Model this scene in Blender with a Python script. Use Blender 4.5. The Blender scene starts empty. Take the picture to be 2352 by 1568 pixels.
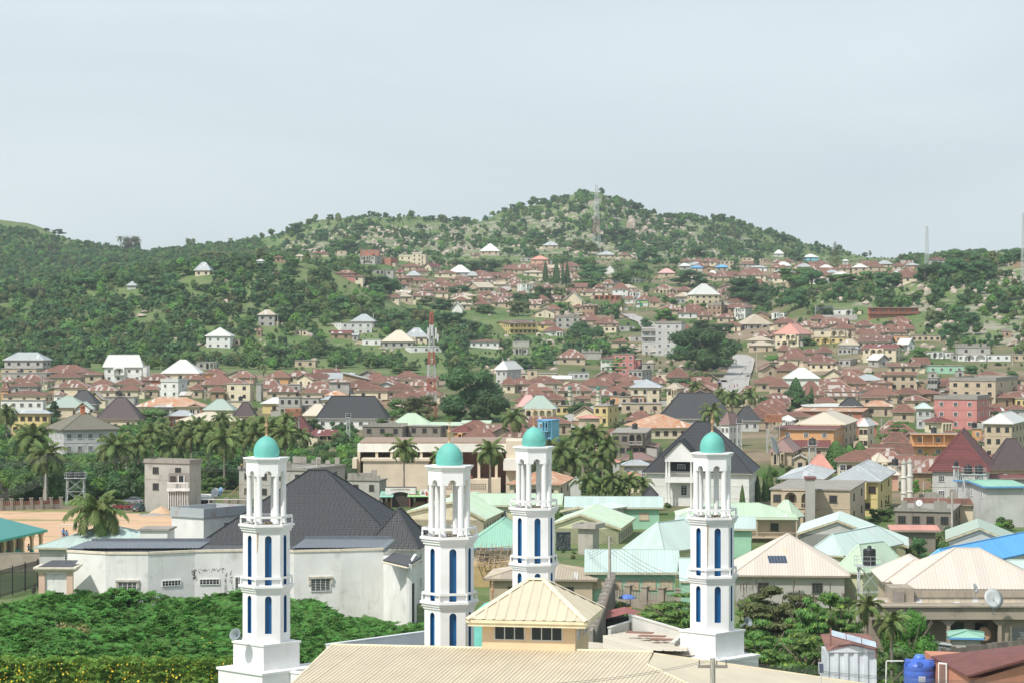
import bpy, math, random, bisect
import numpy as np
from mathutils import Vector, Matrix, noise as mnoise
random.seed(7)
RND = random.Random(11)
R = math.radians
sc = bpy.context.scene
COL = sc.collection
F = 5553.0; CX = 1176.0; HY = 755.0; CH = 34.0   # focal length, centre column and eye level in units of 1/2352 of the frame width; eye height in m
# camera, sky, sun, exposure
cd = bpy.data.cameras.new('camera'); cam = bpy.data.objects.new('camera', cd); COL.objects.link(cam)
cd.sensor_width = 36; cd.lens = 36 * F / 2352; cam.location = (0, 0, CH); cam.rotation_euler = (R(90), 0, 0)
cd.shift_y = -29 / 2352; cd.clip_start = 1; cd.clip_end = 30000; sc.camera = cam
SUN_EL, SUN_AZ = 50, -138      # azimuth from +Y (view direction), negative = to the left; behind the viewer
w = bpy.data.worlds.new('World'); sc.world = w; w.use_nodes = True
nt = w.node_tree; nt.nodes.clear()
wo = nt.nodes.new('ShaderNodeOutputWorld'); bg = nt.nodes.new('ShaderNodeBackground')
sky = nt.nodes.new('ShaderNodeTexSky'); sky.sky_type = 'NISHITA'; sky.sun_disc = False
sky.sun_elevation = R(SUN_EL); sky.sun_rotation = R(SUN_AZ); sky.dust_density = 2.5; sky.air_density = 1.2
tc = nt.nodes.new('ShaderNodeTexCoord'); mp = nt.nodes.new('ShaderNodeMapping'); mp.inputs['Scale'].default_value = (1, 1, 4.5)
nz = nt.nodes.new('ShaderNodeTexNoise'); nz.inputs['Scale'].default_value = 2.6; nz.inputs['Detail'].default_value = 5
nz.inputs['Roughness'].default_value = .5; nz.inputs['Distortion'].default_value = .6
rp = nt.nodes.new('ShaderNodeValToRGB'); rp.color_ramp.elements[0].position = .32; rp.color_ramp.elements[1].position = .72
rp.color_ramp.elements[0].color = (5.2, 6.0, 6.65, 1); rp.color_ramp.elements[1].color = (6.6, 7.3, 7.75, 1)
mx = nt.nodes.new('ShaderNodeMix'); mx.data_type = 'RGBA'; mx.inputs[0].default_value = .8
nt.links.new(tc.outputs['Generated'], mp.inputs[0]); nt.links.new(mp.outputs[0], nz.inputs[0]); nt.links.new(nz.outputs[0], rp.inputs[0])
nt.links.new(sky.outputs[0], mx.inputs[6]); nt.links.new(rp.outputs[0], mx.inputs[7]); nt.links.new(mx.outputs[2], bg.inputs[0])
bg.inputs[1].default_value = .112; nt.links.new(bg.outputs[0], wo.inputs[0])
sd = bpy.data.lights.new('sun', 'SUN'); sd.energy = 3.6; sd.angle = R(1.5); sd.color = (1, .955, .88)
so = bpy.data.objects.new('sun', sd); COL.objects.link(so)
_a, _e = R(SUN_AZ), R(SUN_EL)
so.rotation_euler = Vector((math.sin(_a) * math.cos(_e), math.cos(_a) * math.cos(_e), math.sin(_e))).to_track_quat('Z', 'Y').to_euler()
sc.view_settings.view_transform = 'Standard'; sc.view_settings.look = 'None'; sc.view_settings.gamma = 1
sc.view_settings.use_curve_mapping = False; sc.view_settings.exposure = .21
sc.cycles.max_bounces = 5; sc.cycles.diffuse_bounces = 3; sc.cycles.glossy_bounces = 2; sc.cycles.transmission_bounces = 3
sc.cycles.transparent_max_bounces = 6; sc.cycles.volume_bounces = 1
# pixel <-> place
def P(x, y, d): return Vector(((x - CX) / F * d, d, CH - (y - HY) / F * d))
def XD(x, d): return (x - CX) / F * d
def ZY(y, d): return CH - (y - HY) / F * d
TILE = {'A': 488.05, 'H': 401.9, 'B': 746.4, 'C': 918.7, 'D': 1205.9}
def tile(t):   # 'B2' -> origin of an enlarged quarter of the photograph (4 units per unit)
 if t == 'U': return (0, 0, 1)
 return (588.0 * int(t[1]), TILE[t[0]], .25)
# terrain
DK = [0, 560, 700, 850, 1000, 1100, 1200, 1300, 1400, 1500, 1650, 1850, 2050, 2300]
TB = {-100: '838 790 730 675 690 690 650 600 545', 0: '838 790 735 680 692 690 645 598 548', 150: '838 785 722 662 675 680 650 618 585',
 300: '838 785 715 645 655 662 640 612 590', 450: '838 780 700 618 635 645 625 605 585', 600: '838 780 690 598 612 625 610 598 575',
 750: '838 785 700 612 605 608 600 575 540', 860: '838 790 715 655 625 610 590 565 525', 940: '838 790 738 692 660 628 602 580 535',
 1100: '840 800 755 712 688 652 610 582 540', 1230: '842 805 765 725 695 655 612 588 530', 1367: '845 808 765 728 700 656 612 590 520',
 1500: '848 810 768 730 700 660 615 594 545', 1650: '852 810 762 725 692 650 618 598 555', 1750: '852 800 745 700 670 645 618 600 570',
 1850: '846 790 715 650 650 642 616 600 590', 1950: '838 775 710 645 650 640 612 603 598', 2050: '832 765 700 635 645 638 612 606 603',
 2150: '828 755 675 612 635 635 612 608 606', 2250: '828 752 660 604 630 632 610 600 596', 2352: '828 750 655 602 628 628 605 590 580'}
SKY = [(-100, 505), (0, 511), (60, 518), (110, 534), (150, 551), (200, 566), (260, 584), (330, 586), (400, 581), (470, 576), (540, 572), (600, 556),
 (660, 541), (720, 514), (780, 508), (860, 504), (940, 498), (1000, 503), (1060, 517), (1100, 510), (1150, 493), (1200, 480), (1260, 473), (1310, 453),
 (1350, 442), (1380, 442), (1400, 459), (1440, 465), (1480, 483), (1520, 497), (1600, 503), (1680, 515), (1760, 535), (1820, 557), (1900, 580),
 (1980, 597), (2050, 605), (2130, 609), (2250, 595), (2352, 577), (2500, 570)]
def zof(y, d): return CH - (y - HY) / F * d
_cols = sorted(TB)
_base = [(560, 1092), (700, 1001), (850, 931), (1000, 873)]
_tab = []
for c in _cols:
 ys = [float(v) for v in TB[c].split()]
 zz = [0, 0] + [zof(y, d) for d, y in _base[1:]] + [zof(y, d) for y, d in zip(ys, DK[5:])]
 _tab.append(zz)
_tab = np.array(_tab)
SKX = np.array([p[0] for p in SKY], float); SKYY = np.array([p[1] for p in SKY], float)
DS = 2500.0
def _nz(X, Y):   # rolling relief
 return (np.sin(X * .021 + 1.3 * np.sin(Y * .013)) + np.sin(Y * .027 + 2 * np.sin(X * .017 + 1)) + .6 * np.sin(X * .063 + Y * .051) + .4 * np.sin(X * .11 - Y * .093 + 2)) * .5
def heights(xu, d):
 xu = np.asarray(xu, float); d = np.asarray(d, float)
 xc = np.clip(xu, -100, 2352)
 zs = CH - (np.interp(xc, SKX, SKYY) - HY) / F * DS
 dk = np.array(DK + [DS, 2750, 3300, 4500, 30000.])
 ci = np.clip(np.searchsorted(_cols, xc, side='right') - 1, 0, len(_cols) - 2)
 ca = np.array(_cols, float); t = (xc - ca[ci]) / (ca[ci + 1] - ca[ci]); t = t * t * (3 - 2 * t) * .5 + t * .5
 di = np.clip(np.searchsorted(dk, d, side='right') - 1, 0, len(dk) - 2)
 def node(k):
  inner = _tab[ci, np.minimum(k, len(DK) - 1)] * (1 - t) + _tab[ci + 1, np.minimum(k, len(DK) - 1)] * t
  n = len(DK)
  return np.where(k < n, inner, np.where(k == n, zs, np.where(k == n + 1, zs - 30, np.where(k == n + 2, zs * .35, 0.))))
 k0 = np.maximum(di - 1, 0); k3 = np.minimum(di + 2, len(dk) - 1)
 z0, z1, z2, z3 = node(k0), node(di), node(di + 1), node(k3)
 h = dk[di + 1] - dk[di]; s = (d - dk[di]) / h
 m1 = np.where(di > 0, (z2 - z0) / (dk[di + 1] - dk[k0] + 1e-9) * h, 0); m2 = (z3 - z1) / (dk[k3] - dk[di] + 1e-9) * h
 m1 = np.clip(m1, -1.2 * abs(z2 - z1) - 3, 1.2 * abs(z2 - z1) + 3); m2 = np.clip(m2, -1.2 * abs(z2 - z1) - 3, 1.2 * abs(z2 - z1) + 3)
 z = (2 * s**3 - 3 * s**2 + 1) * z1 + (s**3 - 2 * s**2 + s) * m1 + (-2 * s**3 + 3 * s**2) * z2 + (s**3 - s**2) * m2
 z = np.where(d < 560, 0, z)
 amp = np.clip((d - 1080) / 250, 0, 1) * 3.2 * np.clip((3200 - d) / 500, 0, 1)
 X = (xu - CX) / F * d
 return z + amp * _nz(X, d)
def gz(X, Y): return float(heights(X / max(Y, 1) * F + CX, Y))
_dd = np.concatenate([np.arange(150, 600, 2), np.arange(600, 3000, 4.)])
def hit(x, y):   # depth at which the line of sight through (x, y) meets the terrain
 zr = CH - (y - HY) / F * _dd; zt = heights(np.full_like(_dd, x), _dd)
 k = np.nonzero(zr <= zt)[0]
 return float(_dd[k[0]]) if len(k) else 2450.
def hit_h(x, y, h):   # depth at which something h m tall standing on the terrain has its top at (x, y)
 zr = CH - (y - HY) / F * _dd; zt = heights(np.full_like(_dd, x), _dd) + h
 k = np.nonzero(zr <= zt)[0]
 return float(_dd[k[0]]) if len(k) else 2300.
# materials
MC = {}
def nodes(name):
 m = bpy.data.materials.new(name); m.use_nodes = True
 return m, m.node_tree.nodes, m.node_tree.links, m.node_tree.nodes['Principled BSDF']
def mth(n, l, op, a, b=None, c=None):
 q = n.new('ShaderNodeMath'); q.operation = op
 for i, v in enumerate((a, b, c)):
  if v is None: continue
  if isinstance(v, (int, float)): q.inputs[i].default_value = v
  else: l.new(v, q.inputs[i])
 return q.outputs[0]
def mixc(n, l, f, a, b, typ='MIX'):
 q = n.new('ShaderNodeMix'); q.data_type = 'RGBA'; q.blend_type = typ
 for i, v in ((0, f), (6, a), (7, b)):
  if isinstance(v, (int, float)): q.inputs[i].default_value = v
  elif isinstance(v, tuple): q.inputs[i].default_value = tuple(v) + (1,) * (4 - len(v))
  else: l.new(v, q.inputs[i])
 return q.outputs[2]
def noise(n, l, co, scale, det=4, rough=.55, mscale=None):
 if mscale:
  m = n.new('ShaderNodeMapping'); m.inputs['Scale'].default_value = mscale; l.new(co, m.inputs[0]); co = m.outputs[0]
 q = n.new('ShaderNodeTexNoise'); q.inputs['Scale'].default_value = scale; q.inputs['Detail'].default_value = det; q.inputs['Roughness'].default_value = rough
 l.new(co, q.inputs[0]); return q.outputs[0]
def ramp(n, l, f, a, b):
 q = n.new('ShaderNodeMapRange'); q.inputs[1].default_value = a; q.inputs[2].default_value = b; l.new(f, q.inputs[0]); return q.outputs[0]
def coords(n, l, rnd=True):
 t = n.new('ShaderNodeTexCoord'); o = n.new('ShaderNodeObjectInfo')
 v = n.new('ShaderNodeVectorMath'); v.operation = 'SCALE'; cx = n.new('ShaderNodeCombineXYZ')
 l.new(o.outputs['Random'], cx.inputs[0]); l.new(o.outputs['Random'], cx.inputs[1]); v.inputs[3].default_value = 57.
 l.new(cx.outputs[0], v.inputs[0]); a = n.new('ShaderNodeVectorMath'); a.operation = 'ADD'
 l.new(t.outputs['Object'], a.inputs[0]); l.new(v.outputs[0], a.inputs[1])
 return t, o, a.outputs[0]
def bump(n, l, h, b, st=.4, dist=.1):
 q = n.new('ShaderNodeBump'); q.inputs['Strength'].default_value = st; q.inputs['Distance'].default_value = dist
 l.new(h, q.inputs['Height']); l.new(q.outputs[0], b.inputs['Normal'])
def plain(name, col, rough=.6, var=.12, metal=0., sc_=1.5):
 if name in MC: return MC[name]
 m, n, l, b = nodes(name); t, o, co = coords(n, l)
 f = ramp(n, l, noise(n, l, co, sc_), .3, .7)
 c = mixc(n, l, f, tuple(v * (1 - var) for v in col), tuple(min(1, v * (1 + var)) for v in col))
 l.new(c, b.inputs['Base Color']); b.inputs['Roughness'].default_value = rough; b.inputs['Metallic'].default_value = metal
 MC[name] = m; return m
def wallm(name, col, dirt=.5, dcol=(.09, .075, .06), sc_=.5):
 if name in MC: return MC[name]
 m, n, l, b = nodes(name); t, o, co = coords(n, l)
 base = mixc(n, l, ramp(n, l, noise(n, l, co, .35), .3, .7), tuple(v * .9 for v in col), tuple(min(.85, v * 1.08) for v in col))
 st = ramp(n, l, noise(n, l, co, .9, 5, .6, (1.6, 1.6, .16)), .56, .8)
 bl = ramp(n, l, noise(n, l, co, .45, 7, .68), .56, .78)
 f = mth(n, l, 'MULTIPLY', mth(n, l, 'ADD', mth(n, l, 'MULTIPLY', st, .55), bl), dirt);
 f = mth(n, l, 'MINIMUM', f, .85)
 c = mixc(n, l, f, base, tuple(dcol)); l.new(c, b.inputs['Base Color']); b.inputs['Roughness'].default_value = .85
 b.inputs['Specular IOR Level'].default_value = .2
 bump(n, l, noise(n, l, co, 6, 3), b, .15, .03)
 MC[name] = m; return m
def roofm(name, col, col2=None, patch=0., pcol=(.55, .55, .55), rib=.0, rust=0., rcol=(.22, .075, .035), rough=.5, tiles=0., sheet=.9, metal=0.):
 if name in MC: return MC[name]
 m, n, l, b = nodes(name); t, o, co = coords(n, l); col2 = col2 or tuple(v * .72 for v in col)
 sn = n.new('ShaderNodeSeparateXYZ'); l.new(t.outputs['Normal'], sn.inputs[0])
 sp = n.new('ShaderNodeSeparateXYZ'); l.new(t.outputs['Object'], sp.inputs[0])
 side = mth(n, l, 'GREATER_THAN', mth(n, l, 'ABSOLUTE', sn.outputs[0]), mth(n, l, 'ABSOLUTE', sn.outputs[1]))
 u = mth(n, l, 'ADD', mth(n, l, 'MULTIPLY', sp.outputs[1], side), mth(n, l, 'MULTIPLY', sp.outputs[0], mth(n, l, 'SUBTRACT', 1, side)))
 k = mth(n, l, 'FLOOR', mth(n, l, 'DIVIDE', u, sheet)); kz = mth(n, l, 'FLOOR', mth(n, l, 'DIVIDE', sp.outputs[2], 1.3))
 def wn(a, bb):
  cx = n.new('ShaderNodeCombineXYZ'); l.new(a, cx.inputs[0]); l.new(bb, cx.inputs[1]); l.new(o.outputs['Random'], cx.inputs[2])
  q = n.new('ShaderNodeTexWhiteNoise'); l.new(cx.outputs[0], q.inputs[0]); return q.outputs[0]
 w1 = wn(k, kz)
 c = mixc(n, l, mth(n, l, 'ADD', mth(n, l, 'MULTIPLY', w1, .6), mth(n, l, 'MULTIPLY', ramp(n, l, noise(n, l, co, .25), .3, .7), .4)), col, col2)
 obj = ramp(n, l, o.outputs['Random'], 0, 1)
 c = mixc(n, l, .5, c, mixc(n, l, obj, tuple(v * 1.12 for v in col), tuple(v * .8 for v in col2)))
 if rust:
  f = mth(n, l, 'MULTIPLY', ramp(n, l, noise(n, l, co, .5, 6, .65, (1, 1, .5)), .62 - .25 * rust, .75 - .2 * rust), min(1, .55 + rust * .4))
  c = mixc(n, l, f, c, mixc(n, l, noise(n, l, co, 1.7), tuple(rcol), tuple(min(1, v * 1.9) for v in rcol)))
 if patch:
  pn = ramp(n, l, noise(n, l, co, .09, 2), .35, .65)
  f = mth(n, l, 'GREATER_THAN', mth(n, l, 'ADD', wn(k, kz), mth(n, l, 'MULTIPLY', pn, .25)), 1.12 - patch)
  c = mixc(n, l, mth(n, l, 'MULTIPLY', f, .85), c, tuple(pcol))
 l.new(c, b.inputs['Base Color']); b.inputs['Roughness'].default_value = rough; b.inputs['Metallic'].default_value = metal
 b.inputs['Specular IOR Level'].default_value = .35
 if tiles:
  z = mth(n, l, 'FRACT', mth(n, l, 'DIVIDE', sp.outputs[2], tiles)); bump(n, l, mth(n, l, 'ADD', z, mth(n, l, 'MULTIPLY', mth(n, l, 'SINE', mth(n, l, 'MULTIPLY', u, 20)), .12)), b, .9, .12)
 MC[name] = m; return m
def leafm(name, c1, c2, c3=None, sc_=.35, gl=.55, pw=1, mx=.6):
 if name in MC: return MC[name]
 m, n, l, b = nodes(name); t, o, co = coords(n, l)
 g = n.new('ShaderNodeNewGeometry')
 c = mixc(n, l, ramp(n, l, noise(n, l, co, sc_, 3), .32, .68), c1, c2)
 c = mixc(n, l, mth(n, l, 'MULTIPLY', mth(n, l, 'POWER', g.outputs['Random Per Island'], pw), mx), c, c3 or tuple(v * .55 for v in c1))
 hs = n.new('ShaderNodeHueSaturation'); l.new(c, hs.inputs['Color'])
 l.new(mth(n, l, 'ADD', mth(n, l, 'MULTIPLY', o.outputs['Random'], .035), .4825), hs.inputs['Hue'])
 l.new(mth(n, l, 'ADD', mth(n, l, 'MULTIPLY', o.outputs['Random'], .55), .72), hs.inputs['Value'])
 l.new(hs.outputs[0], b.inputs['Base Color']); b.inputs['Roughness'].default_value = gl
 b.inputs['Specular IOR Level'].default_value = .25
 tr = n.new('ShaderNodeBsdfTranslucent'); l.new(hs.outputs[0], tr.inputs[0]); ms = n.new('ShaderNodeMixShader'); ms.inputs[0].default_value = .28
 l.new(b.outputs[0], ms.inputs[1]); l.new(tr.outputs[0], ms.inputs[2]); l.new(ms.outputs[0], n['Material Output'].inputs[0])
 MC[name] = m; return m
def glassm():
 if 'window_glass' in MC: return MC['window_glass']
 m, n, l, b = nodes('window_glass'); b.inputs['Base Color'].default_value = (.025, .03, .035, 1); b.inputs['Roughness'].default_value = .12
 MC['window_glass'] = m; return m
# roofs (real-world base colours)
ROOF = {
 'r': lambda: roofm('rusted_iron_roof', (.205, .105, .078), (.12, .06, .045), patch=.08, pcol=(.34, .27, .24), rust=.25, rcol=(.2, .08, .05), rough=.75, rib=.35),
 'R': lambda: roofm('patched_rusted_roof', (.215, .11, .08), (.14, .07, .05), patch=.26, pcol=(.44, .40, .37), rust=.2, rcol=(.22, .08, .05), rough=.7, rib=.35),
 'o': lambda: roofm('orange_rust_roof', (.42, .24, .15), (.52, .38, .28), patch=.12, pcol=(.6, .52, .45), rust=.7, rcol=(.3, .12, .055), rough=.7, rib=.35),
 'w': lambda: roofm('white_sheet_roof', (.64, .64, .6), (.57, .58, .55), rough=.45, rib=.4),
 'g': lambda: roofm('galvanised_roof', (.33, .36, .37), (.41, .43, .44), patch=.08, rust=.12, rough=.45, rib=.4),
 'k': lambda: roofm('charcoal_tile_roof', (.038, .04, .046), (.05, .052, .058), tiles=.35, rough=.55),
 'v': lambda: roofm('dark_brown_tile_roof', (.085, .06, .065), (.11, .08, .08), tiles=.35, rough=.6),
 'm': lambda: roofm('maroon_tile_roof', (.16, .04, .038), (.12, .03, .03), tiles=.35, rough=.6),
 'e': lambda: roofm('maroon_sheet_roof', (.19, .055, .05), (.14, .045, .04), patch=.04, rough=.6, rib=.3),
 'p': lambda: roofm('pale_green_roof', (.42, .54, .40), (.48, .59, .46), patch=.05, rough=.5, rib=.3),
 'a': lambda: roofm('pale_aqua_roof', (.43, .54, .51), (.5, .6, .56), patch=.05, rough=.5, rib=.3),
 'n': lambda: roofm('mint_sheet_roof', (.25, .46, .36), (.29, .5, .4), rough=.5, rib=.3),
 'G': lambda: roofm('sage_sheet_roof', (.3, .38, .33), (.36, .42, .37), rough=.6, rib=.35),
 'b': lambda: roofm('cream_sheet_roof', (.55, .49, .39), (.6, .53, .43), rough=.55, rib=.3),
 'B': lambda: roofm('pinkish_cream_roof', (.55, .49, .43), (.6, .54, .48), rust=.2, rcol=(.5, .33, .2), rough=.55, rib=.3),
 't': lambda: roofm('tan_sheet_roof', (.46, .4, .3), (.4, .34, .27), patch=.08, rust=.25, rcol=(.35, .2, .12), rough=.6, rib=.35),
 'u': lambda: roofm('bright_blue_roof', (.11, .37, .72), (.13, .41, .75), rough=.45, rib=.3),
 's': lambda: roofm('salmon_sheet_roof', (.6, .28, .22), (.55, .27, .22), rough=.55, rib=.3),
 'S': lambda: roofm('pink_sheet_roof', (.62, .35, .33), (.58, .34, .32), rough=.55, rib=.3),
 'P': lambda: roofm('mauve_brown_roof', (.25, .155, .14), (.22, .14, .13), rough=.6, rib=.3),
 'c': lambda: wallm('roof_slab_concrete', (.3, .28, .25), .6),
 'q': lambda: roofm('teal_sheet_roof', (.06, .26, .24), (.07, .29, .26), rough=.5, rib=.3),
}
WALL = {
 'c': ('cream_wall', (.66, .58, .43), .35), 'w': ('white_wall', (.7, .7, .67), .22), 'g': ('grey_concrete_wall', (.40, .385, .355), .6), 't': ('tan_wall', (.5, .41, .3), .45),
 'p': ('pink_wall', (.5, .22, .2), .15), 'o': ('orange_wall', (.62, .34, .17), .12), 'k': ('brick_red_wall', (.4, .17, .11), .3), 'y': ('yellow_wall', (.62, .5, .24), .3),
 'm': ('mint_wall', (.32, .55, .4), .3), 'b': ('mud_brown_wall', (.36, .25, .17), .3), 's': ('salmon_wall', (.6, .36, .26), .25), 'd': ('burnt_concrete_wall', (.24, .21, .18), 1.0),
 'u': ('sky_blue_wall', (.2, .48, .62), .15), 'l': ('pale_grey_wall', (.5, .5, .48), .4), 'f': ('lime_cream_wall', (.58, .58, .38), .2)}
def wm(c):
 n_, col, dr = WALL[c]; return wallm(n_, col, dr)
# mesh building
class MB:
 def __init__(s): s.v = []; s.f = []; s.m = []; s.s = []
 def add(s, vs, fs, mi=0, sm=False):
  o = len(s.v); s.v += [tuple(v) for v in vs]; s.f += [tuple(i + o for i in f) for f in fs]; s.m += [mi] * len(fs); s.s += [sm] * len(fs)
 def box(s, x0, y0, z0, x1, y1, z1, mi=0):
  s.add([(x0, y0, z0), (x1, y0, z0), (x1, y1, z0), (x0, y1, z0), (x0, y0, z1), (x1, y0, z1), (x1, y1, z1), (x0, y1, z1)],
              [(0, 3, 2, 1), (4, 5, 6, 7), (0, 1, 5, 4), (1, 2, 6, 5), (2, 3, 7, 6), (3, 0, 4, 7)], mi)
 def cbox(s, c, sx, sy, sz, mi=0): s.box(c[0] - sx / 2, c[1] - sy / 2, c[2], c[0] + sx / 2, c[1] + sy / 2, c[2] + sz, mi)
 def tube(s, a, b, r0, r1=None, n=6, mi=0, cap=True, sm=True):
  a = Vector(a); b = Vector(b); r1 = r0 if r1 is None else r1
  d = (b - a).normalized(); u = d.orthogonal().normalized(); w_ = d.cross(u)
  vs = [c + (u * math.cos(2 * math.pi * i / n) + w_ * math.sin(2 * math.pi * i / n)) * r for c, r in ((a, r0), (b, r1)) for i in range(n)]
  fs = [(i, (i + 1) % n, n + (i + 1) % n, n + i) for i in range(n)]
  s.add(vs, fs, mi, sm)
  if cap: s.add(vs, [tuple(range(n - 1, -1, -1)), tuple(range(n, 2 * n))], mi)
 def path(s, pts, rs, n=5, mi=0):
  for i in range(len(pts) - 1):
   s.tube(pts[i], pts[i + 1], rs[i] if hasattr(rs, '__len__') else rs, rs[i + 1] if hasattr(rs, '__len__') else rs, n, mi, False)
 def lathe(s, prof, n=16, c=(0, 0, 0), mi=0, a0=0., sm=True, cap=True):
  vs = [(c[0] + r * math.cos(a0 + 2 * math.pi * i / n), c[1] + r * math.sin(a0 + 2 * math.pi * i / n), c[2] + z) for r, z in prof for i in range(n)]
  fs = [(k * n + i, k * n + (i + 1) % n, (k + 1) * n + (i + 1) % n, (k + 1) * n + i) for k in range(len(prof) - 1) for i in range(n)]
  s.add(vs, fs, mi, sm)
  if cap: s.add(vs, [tuple(range(n - 1, -1, -1)), tuple(range((len(prof) - 1) * n, len(prof) * n))], mi)
 def prism(s, poly, z0, z1, mi=0):
  n = len(poly); vs = [(x, y, z0) for x, y in poly] + [(x, y, z1) for x, y in poly]
  s.add(vs, [tuple(range(n - 1, -1, -1)), tuple(range(n, 2 * n))] + [(i, (i + 1) % n, n + (i + 1) % n, n + i) for i in range(n)], mi)
 def mesh(s, name, mats):
  me = bpy.data.meshes.new(name); me.from_pydata(s.v, [], s.f)
  for m in (mats if isinstance(mats, (list, tuple)) else [mats]): me.materials.append(m)
  if len(s.f):
   me.polygons.foreach_set('material_index', s.m); me.polygons.foreach_set('use_smooth', s.s)
  me.update(); return me
 def obj(s, name, mats, parent=None, loc=None, rz=0.): return place(name, s.mesh(name, mats), parent, loc, rz)
def place(name, me, parent=None, loc=None, rz=0., rot=None, scale=None):
 o = bpy.data.objects.new(name, me); COL.objects.link(o)
 if parent is not None: o.parent = parent
 if loc is not None: o.location = loc
 if rot is not None: o.rotation_euler = rot
 elif rz: o.rotation_euler = (0, 0, rz)
 if scale is not None: o.scale = scale if hasattr(scale, '__len__') else (scale,) * 3
 return o
AUTO = []   # things whose label is finished once everything stands: (object, phrase, x, y)
def tag(o, label=None, cat=None, group=None, kind=None):
 if label: o['label'] = label
 if cat: o['category'] = cat
 if group: o['group'] = group
 if kind: o['kind'] = kind
 return o
def thing(name, label, cat, loc=(0, 0, 0), rz=0., group=None):
 o = bpy.data.objects.new(name, None); COL.objects.link(o); o.location = loc; o.rotation_euler = (0, 0, rz); o.empty_display_size = .5
 return tag(o, label, cat, group)
def copytree(o, parent=None):
 c = o.copy(); COL.objects.link(c)
 if parent: c.parent = parent
 for ch in o.children: copytree(ch, c)
 return c
def auto(o, phrase, x, y): AUTO.append((o, phrase, x, y))
BUILT = []   # (x0, x1, ytop, ybase, depth) of what must stay in view
FOOT = []    # (X, Y, radius)
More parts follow.
